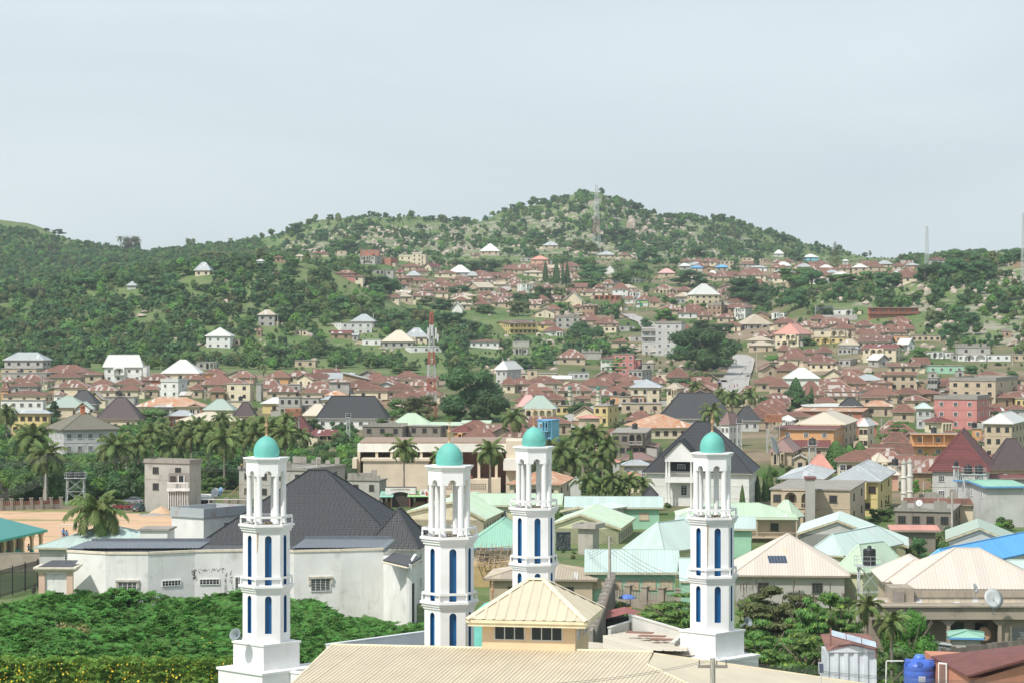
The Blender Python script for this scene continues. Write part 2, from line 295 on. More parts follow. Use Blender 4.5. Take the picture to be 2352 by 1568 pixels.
# ground
def inpoly(x, y, poly):
 r = np.zeros(np.shape(x), bool); n = len(poly)
 for i in range(n):
  (xa, ya), (xb, yb) = poly[i], poly[i - 1]
  c = ((ya > y) != (yb > y)) & (x < (xb - xa) * (y - ya) / (yb - ya + 1e-9) + xa); r ^= c
 return r
FIELD = [(-60, 1172), (60, 1166), (180, 1170), (330, 1180), (700, 1178), (900, 1190), (900, 1262), (-60, 1292)]
TOWN = [(-200, 852), (1000, 858), (1330, 812), (1200, 640), (1100, 665), (930, 705), (905, 640), (985, 598), (1500, 600), (2100, 596), (2100, 640), (1760, 690), (2130, 770), (2600, 830), (2600, 1700), (-200, 1700)]
ROCKY = [(540, 600), (760, 545), (960, 515), (1110, 512), (1330, 455), (1420, 455), (1760, 560), (1700, 600), (1300, 590), (900, 585), (700, 590)]
def ground():
 xs = np.concatenate([[-9000, -5000, -3000, -1800, -1000, -600, -400, -250, -150], np.arange(-80, 2440, 9.), [2500, 2600, 2750, 3000, 3400, 4200, 5400, 7400, 11400]])
 ds = np.concatenate([[20, 60, 100, 140, 180], np.arange(205, 600, 3.), np.arange(600, 1100, 9.), np.arange(1100, 2560, 7.), [2600, 2680, 2800, 3000, 3400, 4500, 7000, 12000, 20000]])
 gx, gd = np.meshgrid(xs, ds); Z = heights(gx, gd); X = (gx - CX) / F * gd
 nr, nc = gx.shape
 co = np.stack([X.ravel(), gd.ravel(), Z.ravel()], 1)
 idx = np.arange(nr * nc).reshape(nr, nc)
 q = np.stack([idx[:-1, :-1].ravel(), idx[:-1, 1:].ravel(), idx[1:, 1:].ravel(), idx[1:, :-1].ravel()], 1)
 me = bpy.data.meshes.new('ground'); me.vertices.add(len(co)); me.vertices.foreach_set('co', co.ravel())
 me.loops.add(q.size); me.loops.foreach_set('vertex_index', q.ravel()); me.polygons.add(len(q))
 me.polygons.foreach_set('loop_start', np.arange(0, q.size, 4)); me.polygons.foreach_set('loop_total', np.full(len(q), 4))
 me.polygons.foreach_set('use_smooth', np.ones(len(q), bool)); me.update(calc_edges=True)
 py = HY + (CH - Z) / gd * F
 soil = inpoly(gx, py, TOWN) & (gd > 450); sand = inpoly(gx, py, FIELD) & (gd < 520); rock = inpoly(gx, py, ROCKY) & (gd > 1700)
 rr = inpoly(gx, py, [(2080, 640), (2352, 590), (2500, 600), (2500, 800), (2300, 800), (2120, 720), (1960, 700)]) & (gd < 1500) & (gd > 1000)
 lr = inpoly(gx, py, [(-60, 660), (170, 600), (260, 620), (140, 690), (-60, 700)]) & (gd > 1500)
 rk = rock * .8 + rr * .75 + lr * .9
 ca = me.color_attributes.new('mask', 'FLOAT_COLOR', 'POINT')
 ca.data.foreach_set('color', np.stack([soil.ravel() * 1., sand.ravel() * 1., np.clip(rk, 0, 1).ravel(), np.ones(co.shape[0])], 1).ravel())
 m, n, l, b = nodes('ground_cover'); a = n.new('ShaderNodeVertexColor'); a.layer_name = 'mask'; s = n.new('ShaderNodeSeparateColor'); l.new(a.outputs[0], s.inputs[0])
 t = n.new('ShaderNodeTexCoord'); co_ = t.outputs['Object']
 n1 = noise(n, l, co_, .02, 6, .6); n2 = noise(n, l, co_, .16, 6, .65); n3 = noise(n, l, co_, .05, 7, .7, (1, 1, 2.2))
 grass = mixc(n, l, ramp(n, l, n1, .35, .65), (.07, .13, .04), (.15, .2, .075))
 grass = mixc(n, l, ramp(n, l, n2, .45, .75), grass, (.19, .19, .11))
 soil_ = mixc(n, l, ramp(n, l, n2, .35, .65), (.2, .145, .1), (.3, .23, .17)); soil_ = mixc(n, l, ramp(n, l, n1, .38, .58), soil_, (.075, .12, .035))
 sand_ = mixc(n, l, ramp(n, l, noise(n, l, co_, .09, 6, .65, (.6, 1.8, 1)), .3, .7), (.5, .32, .2), (.6, .42, .28)); sand_ = mixc(n, l, ramp(n, l, noise(n, l, co_, .06, 5, .6, (.5, 2, 1)), .56, .66), sand_, (.2, .22, .08))
 vo = n.new('ShaderNodeTexVoronoi'); vo.inputs['Scale'].default_value = .16; l.new(co_, vo.inputs[0])
 rock_ = mixc(n, l, n2, (.24, .21, .18), (.42, .37, .32))
 rf = mth(n, l, 'MULTIPLY', s.outputs[2], ramp(n, l, mth(n, l, 'ADD', n3, mth(n, l, 'MULTIPLY', n2, .3)), .62, .72))
 c = mixc(n, l, s.outputs[0], grass, soil_); c = mixc(n, l, rf, c, rock_); c = mixc(n, l, s.outputs[1], c, sand_)
 l.new(c, b.inputs['Base Color']); b.inputs['Roughness'].default_value = .95; b.inputs['Specular IOR Level'].default_value = .1
 bump(n, l, n2, b, .5, .6)
 me.materials.append(m); o = place('ground', me); tag(o, kind='structure')
ground()
def road(name, pts, col=(.2, .19, .18), lines=True, marks=True):   # pts: (x, y, width m) along the centre line, laid on the terrain
 c = []
 for x, y, w_ in pts:
  d = hit(x, y); c.append((Vector((XD(x, d), d)), w_))
 fine = []
 for i in range(len(c) - 1):
  p0 = c[max(i - 1, 0)][0]; p1, w1 = c[i]; p2, w2 = c[i + 1]; p3 = c[min(i + 2, len(c) - 1)][0]
  k = max(2, int((p2 - p1).length / 4))
  for j in range(k):
   t = j / k
   fine.append((.5 * ((2 * p1) + (p2 - p0) * t + (2 * p0 - 5 * p1 + 4 * p2 - p3) * t * t + (3 * p1 - p0 - 3 * p2 + p3) * t**3), w1 + (w2 - w1) * t))
 fine.append(c[-1])
 ZR = [max(gz(p.x, p.y), gz(p.x + w_ * .45, p.y), gz(p.x - w_ * .45, p.y)) for p, w_ in fine]
 for _ in range(3): ZR = [sum(ZR[max(0, i - 5):i + 6]) / len(ZR[max(0, i - 5):i + 6]) for i in range(len(ZR))]
 def strip(mb, a, b_, dz, sel=lambda i: True, mi=0):
  prev = None
  for i, (p, w_) in enumerate(fine):
   q = fine[min(i + 1, len(fine) - 1)][0]; p_ = fine[max(i - 1, 0)][0]; t = (q - p_).normalized(); nn = Vector((t.y, -t.x))
   A = p + nn * (a if abs(a) > 1.01 else a * w_ / 2); B_ = p + nn * (b_ if abs(b_) > 1.01 else b_ * w_ / 2)
   zc = ZR[i]; A3 = (A.x, A.y, zc + dz); B3 = (B_.x, B_.y, zc + dz)
   if prev and sel(i): mb.add([prev[0], prev[1], B3, A3], [(0, 1, 2, 3)], mi)
   prev = (A3, B3)
 mb = MB(); strip(mb, -1, 1, .6)
 o = mb.obj(name, plain('road_asphalt', col, .9, .12, 0, .3)); tag(o, kind='structure')
 if marks:
  k = MB(); strip(k, -.99, -.95, .66); strip(k, .95, .99, .66); strip(k, -.012, .012, .66, lambda i: i % 9 == 0)
  k.obj('road_marking', plain('road_paint', (.62, .6, .5), .8, .1), o)
 for s_ in (-1, 1):
  k = MB(); strip(k, s_ * 1.0, s_ * .965, .72)
  k.obj('kerb', plain('kerb_concrete', (.4, .38, .34), .9), o)
road('road', [(1682, 925, 10), (1687, 893, 11), (1693, 866, 11), (1704, 842, 11), (1708, 828, 10), (1694, 818, 9), (1660, 808, 8)], (.36, .34, .32))
road('road.001', [(1498, 770, 8), (1483, 748, 9), (1464, 735, 9), (1440, 722, 8), (1428, 712, 7)], (.34, .32, .3))
road('road.002', [(1112, 690, 9), (1135, 680, 9), (1152, 672, 9), (1176, 655, 9), (1170, 640, 8), (1140, 634, 7), (1122, 630, 7)], (.36, .34, .32))
road('road.003', [(1290, 990, 12), (1330, 965, 12), (1366, 945, 11), (1420, 925, 10)], (.34, .29, .24), marks=False)
# roofs
def frame2(poly):
 pts = [Vector(p) for p in poly]; nrm = Vector((0, 0, 0))
 for i in range(len(pts)):
  a, b = pts[i], pts[(i + 1) % len(pts)]; nrm += Vector(((a.y - b.y) * (a.z + b.z), (a.z - b.z) * (a.x + b.x), (a.x - b.x) * (a.y + b.y)))
 nrm.normalize()
 if nrm.z < 0: nrm = -nrm
 v = Vector((0, 0, 1)) - nrm * nrm.z
 v = v.normalized() if v.length > 1e-4 else Vector((0, 1, 0))
 u = v.cross(nrm).normalized(); return pts, nrm, u, v
def span(p2, k, val):   # range of the other coordinate of polygon p2 where coordinate k == val
 out = []
 for i in range(len(p2)):
  a, b = p2[i], p2[(i + 1) % len(p2)]
  if abs(a[k] - b[k]) < 1e-9:
   if abs(a[k] - val) < 1e-6: out += [a[1 - k], b[1 - k]]
   continue
  t = (val - a[k]) / (b[k] - a[k])
  if -1e-6 <= t <= 1 + 1e-6: out.append(a[1 - k] + t * (b[1 - k] - a[1 - k]))
 return (min(out), max(out)) if out else None
def sheets(poly, pitch, h, sheet, mat, parent, udir=None, name='roof_sheet', joined=False):
 pts, nrm, u, v = frame2(poly)
 if udir is not None: v = (udir - nrm * udir.dot(nrm)).normalized(); u = v.cross(nrm).normalized()
 o = pts[0]; p2 = [((p - o).dot(u), (p - o).dot(v)) for p in pts]
 lo, hi = min(p[0] for p in p2), max(p[0] for p in p2); rnd = random.Random(int(abs(hi * 97)))
 ub = lo; allmb = MB()
 while ub < hi - .02:
  ue = min(ub + sheet, hi); mb = allmb if joined else MB(); us = [(ub + .001, 0)]; x = ub
  while x < ue - pitch * .3:
   us += [(x + pitch * .60, 0), (x + pitch * .70, h), (x + pitch * .88, h), (x + pitch * .98, 0)]; x += pitch
  us = [q for q in us if q[0] < ue - .002] + [(ue - .002, 0)]
  lift = rnd.uniform(0, .012); prev = None
  for q, off in us:
   r = span(p2, 0, q)
   if r is None: continue
   a = o + u * q + v * r[0] + nrm * (off + .02 + lift); b = o + u * q + v * r[1] + nrm * (off + .02 + lift)
   if prev: mb.add([prev[0], a, b, prev[1]], [(0, 1, 2, 3)])
   prev = (a, b)
  if not joined and mb.f: mb.obj(name, mat, parent)
  ub = ue
 if joined and allmb.f: allmb.obj(name, mat, parent)
def courses(poly, step, lip, mat, parent, wave=.28, name='tile_course'):
 pts, nrm, u, v = frame2(poly); o = pts[0]; p2 = [((p - o).dot(u), (p - o).dot(v)) for p in pts]
 lo, hi = min(p[1] for p in p2), max(p[1] for p in p2); q = lo; k = 0
 while q < hi - .05:
  q1 = min(q + step, hi); a = span(p2, 1, q + 1e-4); b = span(p2, 1, q1 - 1e-4)
  if a and b and a[1] - a[0] > .1:
   n = max(2, int((a[1] - a[0]) / (wave if wave else 9))); n = min(n, 90); mb = MB(); vs = []
   for i in range(n + 1):
    t = i / n; wv = (.45 + .55 * ((i + k) % 2)) if wave else 1
    A = o + u * (a[0] + (a[1] - a[0]) * t) + v * (q - .03 - (.05 if wave and (i + k) % 2 else 0)); Bp = o + u * (b[0] + (b[1] - b[0]) * t) + v * q1
    vs += [A + nrm * .005, A + nrm * (.01 + lip * wv), Bp + nrm * .012]
   mb.add(vs, [f for i in range(n) for f in ((3 * i, 3 * i + 3, 3 * i + 4, 3 * i + 1), (3 * i + 1, 3 * i + 4, 3 * i + 5, 3 * i + 2))])
   mb.obj(name, mat, parent)
  q = q1; k += 1
def roof_faces(kind, W, D, h, z):
 x, y = W / 2, D / 2
 A, B_, C_, E = (-x, -y, z), (x, -y, z), (x, y, z), (-x, y, z)
 if kind == 'hip' or kind == 'pyr':
  if W >= D:
   r = max(0, (W - D) / 2) if kind == 'hip' else 0
   if kind == 'hip' and r < .15 * W and W > 8: r = min(.1 * W, 1.2)
   p, q = (-r, 0, z + h), (r, 0, z + h)
   return [([A, B_, q, p]), ([B_, C_, q]), ([C_, E, p, q]), ([E, A, p])], [(A, p), (B_, q), (C_, q), (E, p), (p, q)] if r > 0 else [(A, p), (B_, q), (C_, q), (E, p)]
  r = (D - W) / 2; p, q = (0, -r, z + h), (0, r, z + h)
  return [[A, B_, p], [B_, C_, q, p], [C_, E, q], [E, A, p, q]], [(A, p), (B_, p), (C_, q), (E, q), (p, q)]
 if kind == 'gf':    # ridge along the front
  p, q = (-x, 0, z + h), (x, 0, z + h); return [[A, B_, q, p], [C_, E, p, q]], [(p, q)]
 if kind == 'gs':    # gable end towards the viewer
  p, q = (0, -y, z + h), (0, y, z + h); return [[B_, C_, q, p], [E, A, p, q]], [(p, q)]
 if kind == 'shed': return [[A, B_, (x, y, z + h), (-x, y, z + h)]], []
 if kind == 'shedr': return [[A, (x, -y, z + h), (x, y, z + h), E]], []
 if kind == 'shedl': return [[(-x, -y, z + h), B_, C_, (-x, y, z + h)]], []
 return [], []
WMESH = {}
def window(parent, x, y, z, w, h, side=0, style='w', near=False, name='window'):
 w = round(w, 1); h = round(h, 1); key = (w, h, style, near)
 if key not in WMESH:
  fr = {'w': plain('window_frame_white', (.72, .72, .7), .5), 'b': plain('window_frame_brown', (.12, .06, .04), .6), 'c': plain('window_surround_cream', (.55, .47, .36), .7),
              'd': plain('window_surround_dark', (.09, .075, .065), .8), 't': plain('shutter_tan', (.5, .4, .28), .8), 'g': plain('window_frame_grey', (.34, .32, .3), .8)}[style]
  f = MB(); p = MB(); t = .09 if w > .8 else .06
  f.box(-w / 2, -.09, 0, -w / 2 + t, .02, h); f.box(w / 2 - t, -.09, 0, w / 2, .02, h); f.box(-w / 2 + t, -.09, h - t, w / 2 - t, .02, h); f.box(-w / 2 - .06, -.14, -.07, w / 2 + .06, .02, 0)
  n = 1 if w < 1.3 else 2
  for i in range(n): f.box(-w / 2 + w * (i + 1) / (n + 1) - .025, -.07, t, -w / 2 + w * (i + 1) / (n + 1) + .025, .02, h - t)
  if near and style != 't':
   for i in range(1, 4): f.box(-w / 2 + t, -.065, h * i / 4 - .02, w / 2 - t, -.045, h * i / 4 + .02)
  p.box(-w / 2 + .03, -.04, .03, w / 2 - .03, .01, h - .03)
  gm = glassm() if style not in 't' else plain('shutter_board', (.55, .45, .33), .8)
  if near: WMESH[key] = (f.mesh('window', fr), p.mesh('pane', gm))
  else:
   f.m = [0] * len(f.f); f.add(p.v, p.f, 1); WMESH[key] = (f.mesh('window', [fr, gm]), None)
 fm, pm = WMESH[key]
 o = place(name, fm, parent, (x, y, z), side * math.pi / 2)
 if pm: place('pane', pm, o)
 return o
def arcade(parent, x0, x1, y, z, h, n, depth, mat, side=0, ox=0, r=.95, name='arcade'):
 mb = MB(); bw = (x1 - x0) / n; pw = min(.4, bw * .14);
 for i in range(n):
  a, b = x0 + i * bw + pw, x0 + (i + 1) * bw - pw; rad = (b - a) / 2; ry = min(rad, h * .42); zs = z + h * r - ry; cx = (a + b) / 2
  for xa, xb in ((x0 + i * bw, a), (b, x0 + (i + 1) * bw)): mb.box(xa, y, z, xb, y + depth, z + h)
  N = 10; pr = None
  for k in range(N + 1):
   t = math.pi * k / N; px, pz = cx - rad * math.cos(t), zs + ry * math.sin(t)
   if pr:
    mb.add([(pr[0], y, pr[1]), (px, y, pz), (px, y, z + h), (pr[0], y, z + h)], [(0, 1, 2, 3)])
    mb.add([(pr[0], y, pr[1]), (px, y, pz), (px, y + depth, pz), (pr[0], y + depth, pr[1])], [(3, 2, 1, 0)])
   pr = (px, pz)
 mb.box(x0, y + .004, z + h - .02, x1, y + depth, z + h + .02)
 return mb.obj(name, mat, parent)
def balusters(parent, x0, x1, y, z, h=.85, mat=None, step=.3, name='balustrade'):
 mb = MB(); n = max(2, int((x1 - x0) / step))
 for i in range(n + 1): mb.tube((x0 + (x1 - x0) * i / n, y, z), (x0 + (x1 - x0) * i / n, y, z + h), .045, .045, 4, cap=False)
 mb.box(x0 - .05, y - .08, z + h, x1 + .05, y + .08, z + h + .1); mb.box(x0 - .05, y - .08, z - .02, x1 + .05, y + .08, z + .06)
 return mb.obj(name, mat or plain('baluster_paint', (.66, .64, .58), .7), parent)
TANKM = {}; INFO = {}
def tank_mesh(r=.75, h=1.6, col='black'):
 if (r, h, col) not in TANKM:
  mb = MB(); pr = [(r * .96, 0)]
  for i in range(9):
   z = h * .06 + h * .8 * i / 9; pr += [(r, z), (r, z + h * .05), (r * .95, z + h * .07)]
  pr += [(r * .93, h * .88), (r * .5, h * .66), (r * .3, h), (r * .3, h * 1.06), (.01, h * 1.07)]
  mb.lathe(pr, 18)
  TANKM[(r, h, col)] = mb.mesh('water_tank', plain('tank_' + col, {'black': (.025, .027, .03), 'blue': (.05, .12, .48)}[col], .45, .15))
 return TANKM[(r, h, col)]
TILED = 'kvm'
def feats(s):
 f = {}
 for t in s.split():
  f[t[0]] = t[1:] or '1'
 return f
def house(spec, label=None, group=None, cat='house', d=None, name='house', D=None, rnd=None):
 s = spec.split(); T = tile(s[0]); X0 = T[0] + float(s[1]) * T[2]; X1 = T[0] + float(s[3]) * T[2]; XC = None if s[2] == '-' else T[0] + float(s[2]) * T[2]
 ye = T[1] + float(s[4]) * T[2]; yr = T[1] + float(s[5]) * T[2]; st = float(s[6]); th = float(s[7]); kind = s[8]; rc = s[9]; wc = s[10]; ft = feats(' '.join(s[11:]))
 rnd = rnd or random.Random(int(X0 * 7 + ye * 13))
 hw = float(ft['h']) if 'h' in ft else st * 3.0 + .3
 xm = XC if XC is not None else (X0 + X1) / 2
 if 'd' in ft: d = float(ft['d'])
 if 'E' in ft: d = (CH - float(ft['E'])) * F / (ye - HY)
 if d is None: d = hit_h(xm, ye, hw)
 ze = ZY(ye, d); t = R(abs(th)) if th else R(.01); c_, s_ = math.cos(t), math.sin(t)
 k0, k1 = (X0 - CX) / F, (X1 - CX) / F
 if XC is not None:
  XN = XD(XC, d)
  if th > 0: W = (XN - k0 * d) / (c_ + k0 * s_); DD = (k1 * d - XN) / (s_ - k1 * c_)
  else: W = (k1 * d - XN) / (c_ - k1 * s_); DD = (XN - k0 * d) / (s_ + k0 * c_)
  if D: DD = D
  DD = max(4, min(DD, 3.2 * W)); nx = W / 2 if th > 0 else -W / 2
 else:
  tot = (X1 - X0) * d / F; W = tot / (c_ + .75 * s_); DD = D or min(max(.75 * W, 5), 13)
  nx = W / 2 if th >= 0 else -W / 2; XN = XD(X1, d) - DD * s_ if th >= 0 else XD(X0, d) + DD * s_
 if 'D' in ft: DD = float(ft['D'])
 rz = -R(th); Rm = Matrix.Rotation(rz, 3, 'Z'); off = Rm @ Vector((nx, -DD / 2, 0)); cx, cy = XN - off.x, d - off.y
 zg = min(gz(cx, cy), gz(XN, d), gz(cx + W / 2, cy), gz(cx - W / 2, cy)) - .6
 flat = kind in ('flat',)
 ov = float(ft.get('o', 0.25 if flat else .7)); ov = min(ov, W * .12)
 zr = ZY(yr, d + (0 if kind in ('gs',) else DD / 2 * .8)); hr = max(.35, zr - ze) if not flat else 0
 nm = name if label or name != 'house' else 'house'
 H = thing(nm, label, cat, (cx, cy, zg), rz, group); ze -= zg
 near = F / d > 8; wall = wm(wc); Wi, Di = W - 2 * ov, DD - 2 * ov
 mb = MB(); hx, hy = Wi / 2, Di / 2; mb.box(-hx, -hy, 0, hx, hy, ze - .02)
 if kind == 'gs':
  for yy, o_ in ((-hy, 0), (hy, 1)):
   mb.add([(-hx, yy, ze - .03), (hx, yy, ze - .03), (0, yy, ze + hr * Wi / W - .05)], [(0, 1, 2) if not o_ else (2, 1, 0)])
 if kind == 'gf':
  for xx, o_ in ((-hx, 0), (hx, 1)): mb.add([(xx, -hy, ze - .03), (xx, hy, ze - .03), (xx, 0, ze + hr * Di / DD - .05)], [(0, 1, 2) if o_ else (2, 1, 0)])
 if kind in ('shedr', 'shedl'):
  sx = 1 if kind == 'shedr' else -1
  for yy in (-hy, hy): mb.add([(-sx * hx, yy, ze - .03), (sx * hx, yy, ze - .03), (sx * hx, yy, ze + hr * .9)], [(0, 1, 2)])
  mb.add([(sx * hx, -hy, ze - .03), (sx * hx, hy, ze - .03), (sx * hx, hy, ze + hr * .9), (sx * hx, -hy, ze + hr * .9)], [(0, 1, 2, 3)])
 if kind == 'shed': mb.add([(-hx, hy, ze - .03), (hx, hy, ze - .03), (hx, hy, ze + hr * .9), (-hx, hy, ze + hr * .9)], [(0, 1, 2, 3)]); mb.add([(hx, -hy, ze), (hx, hy, ze), (hx, hy, ze + hr * .85)], [(0, 1, 2)]); mb.add([(-hx, -hy, ze), (-hx, hy, ze), (-hx, hy, ze + hr * .85)], [(2, 1, 0)])
 mb.obj('wall', wall, H)
 # roof
 rm = ROOF[rc](); body = None
 if flat:
  f = MB(); ph = float(ft.get('P', 0)); f.box(-W / 2, -DD / 2, ze - .02, W / 2, DD / 2, ze + .2)
  if 'P' in ft:
   ph = ph or .7; a, b = W / 2 - .1, DD / 2 - .1
   for q in ((-a, -b, a, -b + .2), (-a, b - .2, a, b), (-a, -b + .2, -a + .2, b - .2), (a - .2, -b + .2, a, b - .2)): f.box(q[0], q[1], ze + .2, q[2], q[3], ze + .2 + ph)
  if 'X' in ft:   # unfinished: rods and broken block courses
   for i in range(int(W / 1.1)):
    xx = -W / 2 + .2 + i * 1.1; hh = rnd.choice([.4, .8, 1.2, 1.6, .2]); f.box(xx, -DD / 2 + .05, ze + .2, xx + 1.05, -DD / 2 + .3, ze + .2 + hh)
    if rnd.random() < .6: f.box(xx, DD / 2 - .3, ze + .2, xx + 1.05, DD / 2 - .05, ze + .2 + rnd.choice([.6, 1, 1.6]))
  body = f.obj('roof', [ROOF['c']() if rc == 'c' else rm], H)
 else:
  fc, rd = roof_faces(kind, W, DD, hr, ze + .14); f = MB()
  for p in fc: f.add(p, [tuple(range(len(p)))])
  b = MB(); x, y = W / 2, DD / 2
  if kind in ('hip', 'pyr'):
   b.box(-x, -y, ze - .04, x, -y + .06, ze + .135); b.box(-x, y - .06, ze - .04, x, y, ze + .135); b.box(-x, -y + .06, ze - .04, -x + .06, y - .06, ze + .135); b.box(x - .06, -y + .06, ze - .04, x, y - .06, ze + .135)
   b.add([(-x, -y, ze), (x, -y, ze), (x, y, ze), (-x, y, ze)], [(0, 3, 2, 1)])
  else:
   for p in fc:   # verge and eave boards following the slope
    for i in range(len(p)):
     A, B_ = p[i], p[(i + 1) % len(p)]
     if abs(A[2] - B_[2]) > .05 and kind in ('gs', 'gf') or abs(A[2] - ze - .14) < .01 and abs(B_[2] - ze - .14) < .01 or kind.startswith('shed'):
      b.add([A, B_, (B_[0], B_[1], B_[2] - .25), (A[0], A[1], A[2] - .25)], [(0, 1, 2, 3)])
  fas = {'k': (.5, .48, .44), 'w': (.6, .6, .57), 'a': (.5, .47, .35), 'p': (.5, .47, .35), 'n': (.1, .3, .2), 'u': (.1, .3, .6), 'q': (.05, .3, .26), 'b': (.55, .45, .3), 'm': (.3, .12, .1)}.get(rc, (.3, .25, .2))
  body = f.obj('roof', rm, H); b.obj('fascia', plain('fascia_%d_%d' % (fas[0] * 100, fas[1] * 100), fas, .8), H)
  if F / d > 3 and rd:
   r = MB()
   for A, B_ in rd: r.tube(Vector(A) + Vector((0, 0, .02)), Vector(B_) + Vector((0, 0, .02)), .13 if rc not in TILED else .17, None, 4, cap=False, sm=False)
   r.obj('ridge_cap', {'r': plain('ridge_r', (.3, .15, .12), .7), 'R': plain('ridge_R', (.42, .32, .28), .7), 'o': plain('ridge_o', (.5, .36, .26), .7), 'g': plain('ridge_g', (.5, .56, .62), .5)}.get(rc, rm), H)
  if 'N' in ft:
   md = ft['N']
   for p in fc:
    pn = frame2(p)[1]; wn_ = Matrix.Rotation(rz, 3, 'Z') @ pn
    if wn_.dot(Vector((cx, cy, ze)) - Vector((0, 0, CH))) < 0 or kind == 'gs' or wn_.z > .9:
     if rc in TILED: courses(p, float(md) / 10 if md != '1' else .42, .05, rm, body, wave=.3 if F / d > 15 else 0)
     else: sheets(p, float(md) / 10 if md != '1' else .33, .045, max(1.0, 7 * d / F), rm, body)
 # openings
 vis = 1 if th >= 0 else -1; n1 = max(1, int(st)); fh = min(3.0, ze / n1)
 wsty = {'c': 'b', 'w': 'w', 'g': 'd', 't': 'd', 'd': 'd', 'b': 'd', 'k': 'w', 'y': 'b', 'l': 'w'}.get(wc, 'w'); wsty = ft.get('y', wsty)
 nw = int(ft['w']) if 'w' in ft else max(1, int(Wi / 4.2)); ns = int(ft['s']) if 's' in ft else max(0, int(Di / 5.5))
 if F / d < 2.9: ns = min(ns, 1); nw = min(nw, 3)
 ww = 1.3 if W > 9 else 1.0; ww = float(ft.get('W', ww * 10)) / 10
 top = int(n1); hh = 1.25
 for k in range(n1):
  zb = ze - (n1 - k) * fh
  if zb < -1: continue
  arc = ft.get('A') if k == n1 - 1 else ft.get('a')
  if 'a' in ft and k < n1 - 1 or ('A' in ft and k == n1 - 1):
   na = int(arc); f0 = {1: .3, 2: .42, 3: .55}.get(na, .86) if na < 5 else .96; aw = Wi * f0
   ax0 = -aw / 2 + (rnd.uniform(-.2, .2) * Wi if na < 4 else 0); ax0 = max(-hx, min(ax0, hx - aw)); dp = 1.3
   if 'L' in ft: ax0 = -hx
   if 'M' in ft: ax0 = hx - aw
   arcade(H, ax0, ax0 + aw, -hy - dp, zb + .05, fh - .25, na, .28, wall)
   q = MB(); q.box(ax0, -hy - dp, zb - .12, ax0 + aw, -hy, zb + .05); q.box(ax0, -hy - dp + .28, zb + fh - .2, ax0 + aw, -hy, zb + fh - .05)
   if kind == 'flat': q.box(ax0 - .15, -hy - dp - .15, zb + fh - .05, ax0 + aw + .15, -hy, zb + fh + .1)
   for e in (ax0, ax0 + aw - .2): q.box(e, -hy - dp + .28, zb + .05, e + .2, -hy, zb + fh - .2)
   q.obj('porch', wall, H)
   dm = MB(); dm.box(-.45, -.05, 0, .45, .03, 2.05); dm.obj('door', plain('door_dark_wood', (.07, .04, .03), .6), H, (ax0 + aw * (.5 / na), -hy, zb + .06))
   if k > 0: balusters(H, ax0 + .3, ax0 + aw - .3, -hy - dp + .1, zb + .06, .75, wall if wc != 'd' else None, .35 if d < 800 else .6)
   ranges = [(-hx, ax0), (ax0 + aw, hx)]
  else: ranges = [(-hx, hx)]
  tot = sum(b - a for a, b in ranges)
  for a, b in ranges:
   m_ = int(round(nw * (b - a) / Wi))
   if (b - a) < 1.8: continue
   m_ = max(m_, 1) if len(ranges) > 1 else m_
   for i in range(m_):
    xx = a + (b - a) * (i + .5) / m_
    if k == 0 and i == m_ // 2 and n1 == 1 and len(ranges) == 1 and m_ > 1 and 'w' not in ft:
     dm = MB(); dm.box(-.45, -.05, 0, .45, .03, 2.05); dm.obj('door', plain('door_dark_wood', (.07, .04, .03), .6), H, (xx, -hy, max(zb, .5) + .1)); continue
    window(H, xx, -hy, zb + 1.0, ww, hh, 0, wsty, near)
  for i in range(ns): window(H, vis * hx, -hy + Di * (i + .5) / ns, zb + 1.0, ww, hh, vis, wsty, near)
  if k > 0 and 'n' not in ft:
   b = MB(); b.box(-hx - .06, -hy - .06, zb - .12, hx + .06, hy + .06, zb); b.obj('floor_band', wall, H)
  if 'V' in ft and (k == n1 - 1 or ft['V'] != '1' and False):
   nv = int(ft['V']) if ft['V'] != '1' else max(3, int(W / 2.5)); q = MB()
   q.box(-W / 2, -hy - 1.6, zb - .1, W / 2, -hy - .08, zb + .05)
   q.obj('veranda_floor', wall, H); px = MB(); px.box(-.1, -.1, 0, .1, .1, fh - .15); pm = px.mesh('post', wall)
   for i in range(nv): place('post', pm, H, (-W / 2 + .3 + (W - .6) * i / (nv - 1), -hy - 1.45, zb + .05))
   cn = MB(); cn.box(-W / 2, -hy - 1.75, zb + fh - .12, W / 2, -hy - ov - .01, zb + fh); cn.obj('canopy', rm if not flat else wall, H)
   balusters(H, -W / 2 + .3, W / 2 - .3, -hy - 1.45, zb + .05, .7, wall, .5)
 if 'T' in ft:
  tb = place('water_tank', tank_mesh(), H, (hx * .5, hy * .3, ze + .2 if flat else ze + hr * .55))
 if 'C' in ft:
  q = MB(); q.box(-.5, -.5, 0, .5, .5, 2.6); q.box(-.65, -.65, 2.6, .65, .65, 2.85); q.obj('chimney', plain('chimney_brick', (.45, .15, .08), .8), H, (-W * .03, -DD * .1, ze + hr * .72))
 if d > 560 and rnd.random() < .45 and 'V' not in ft:
  sx = rnd.choice((-1, 1)); e0, e1 = sx * hx, sx * (hx + rnd.uniform(1.6, 3)); y0, y1 = -hy + rnd.uniform(0, 1.5), -hy + Di * rnd.uniform(.5, .9); hh = min(ze - .4, rnd.uniform(2.6, 3.4)); xa, xb = min(e0, e1), max(e0, e1)
  q = MB(); q.box(xa, y0, 0, xb, y1, hh); q.obj('annex_wall', wm(rnd.choice('gtcb')), H); q = MB(); q.add([(e0, y0 - .4, hh + .55), (e1 + sx * .4, y0 - .4, hh + .08), (e1 + sx * .4, y1 + .3, hh + .08), (e0, y1 + .3, hh + .55)], [(0, 1, 2, 3)]); q.obj('lean_to_roof', ROOF[rnd.choice('rRgo')](), H)
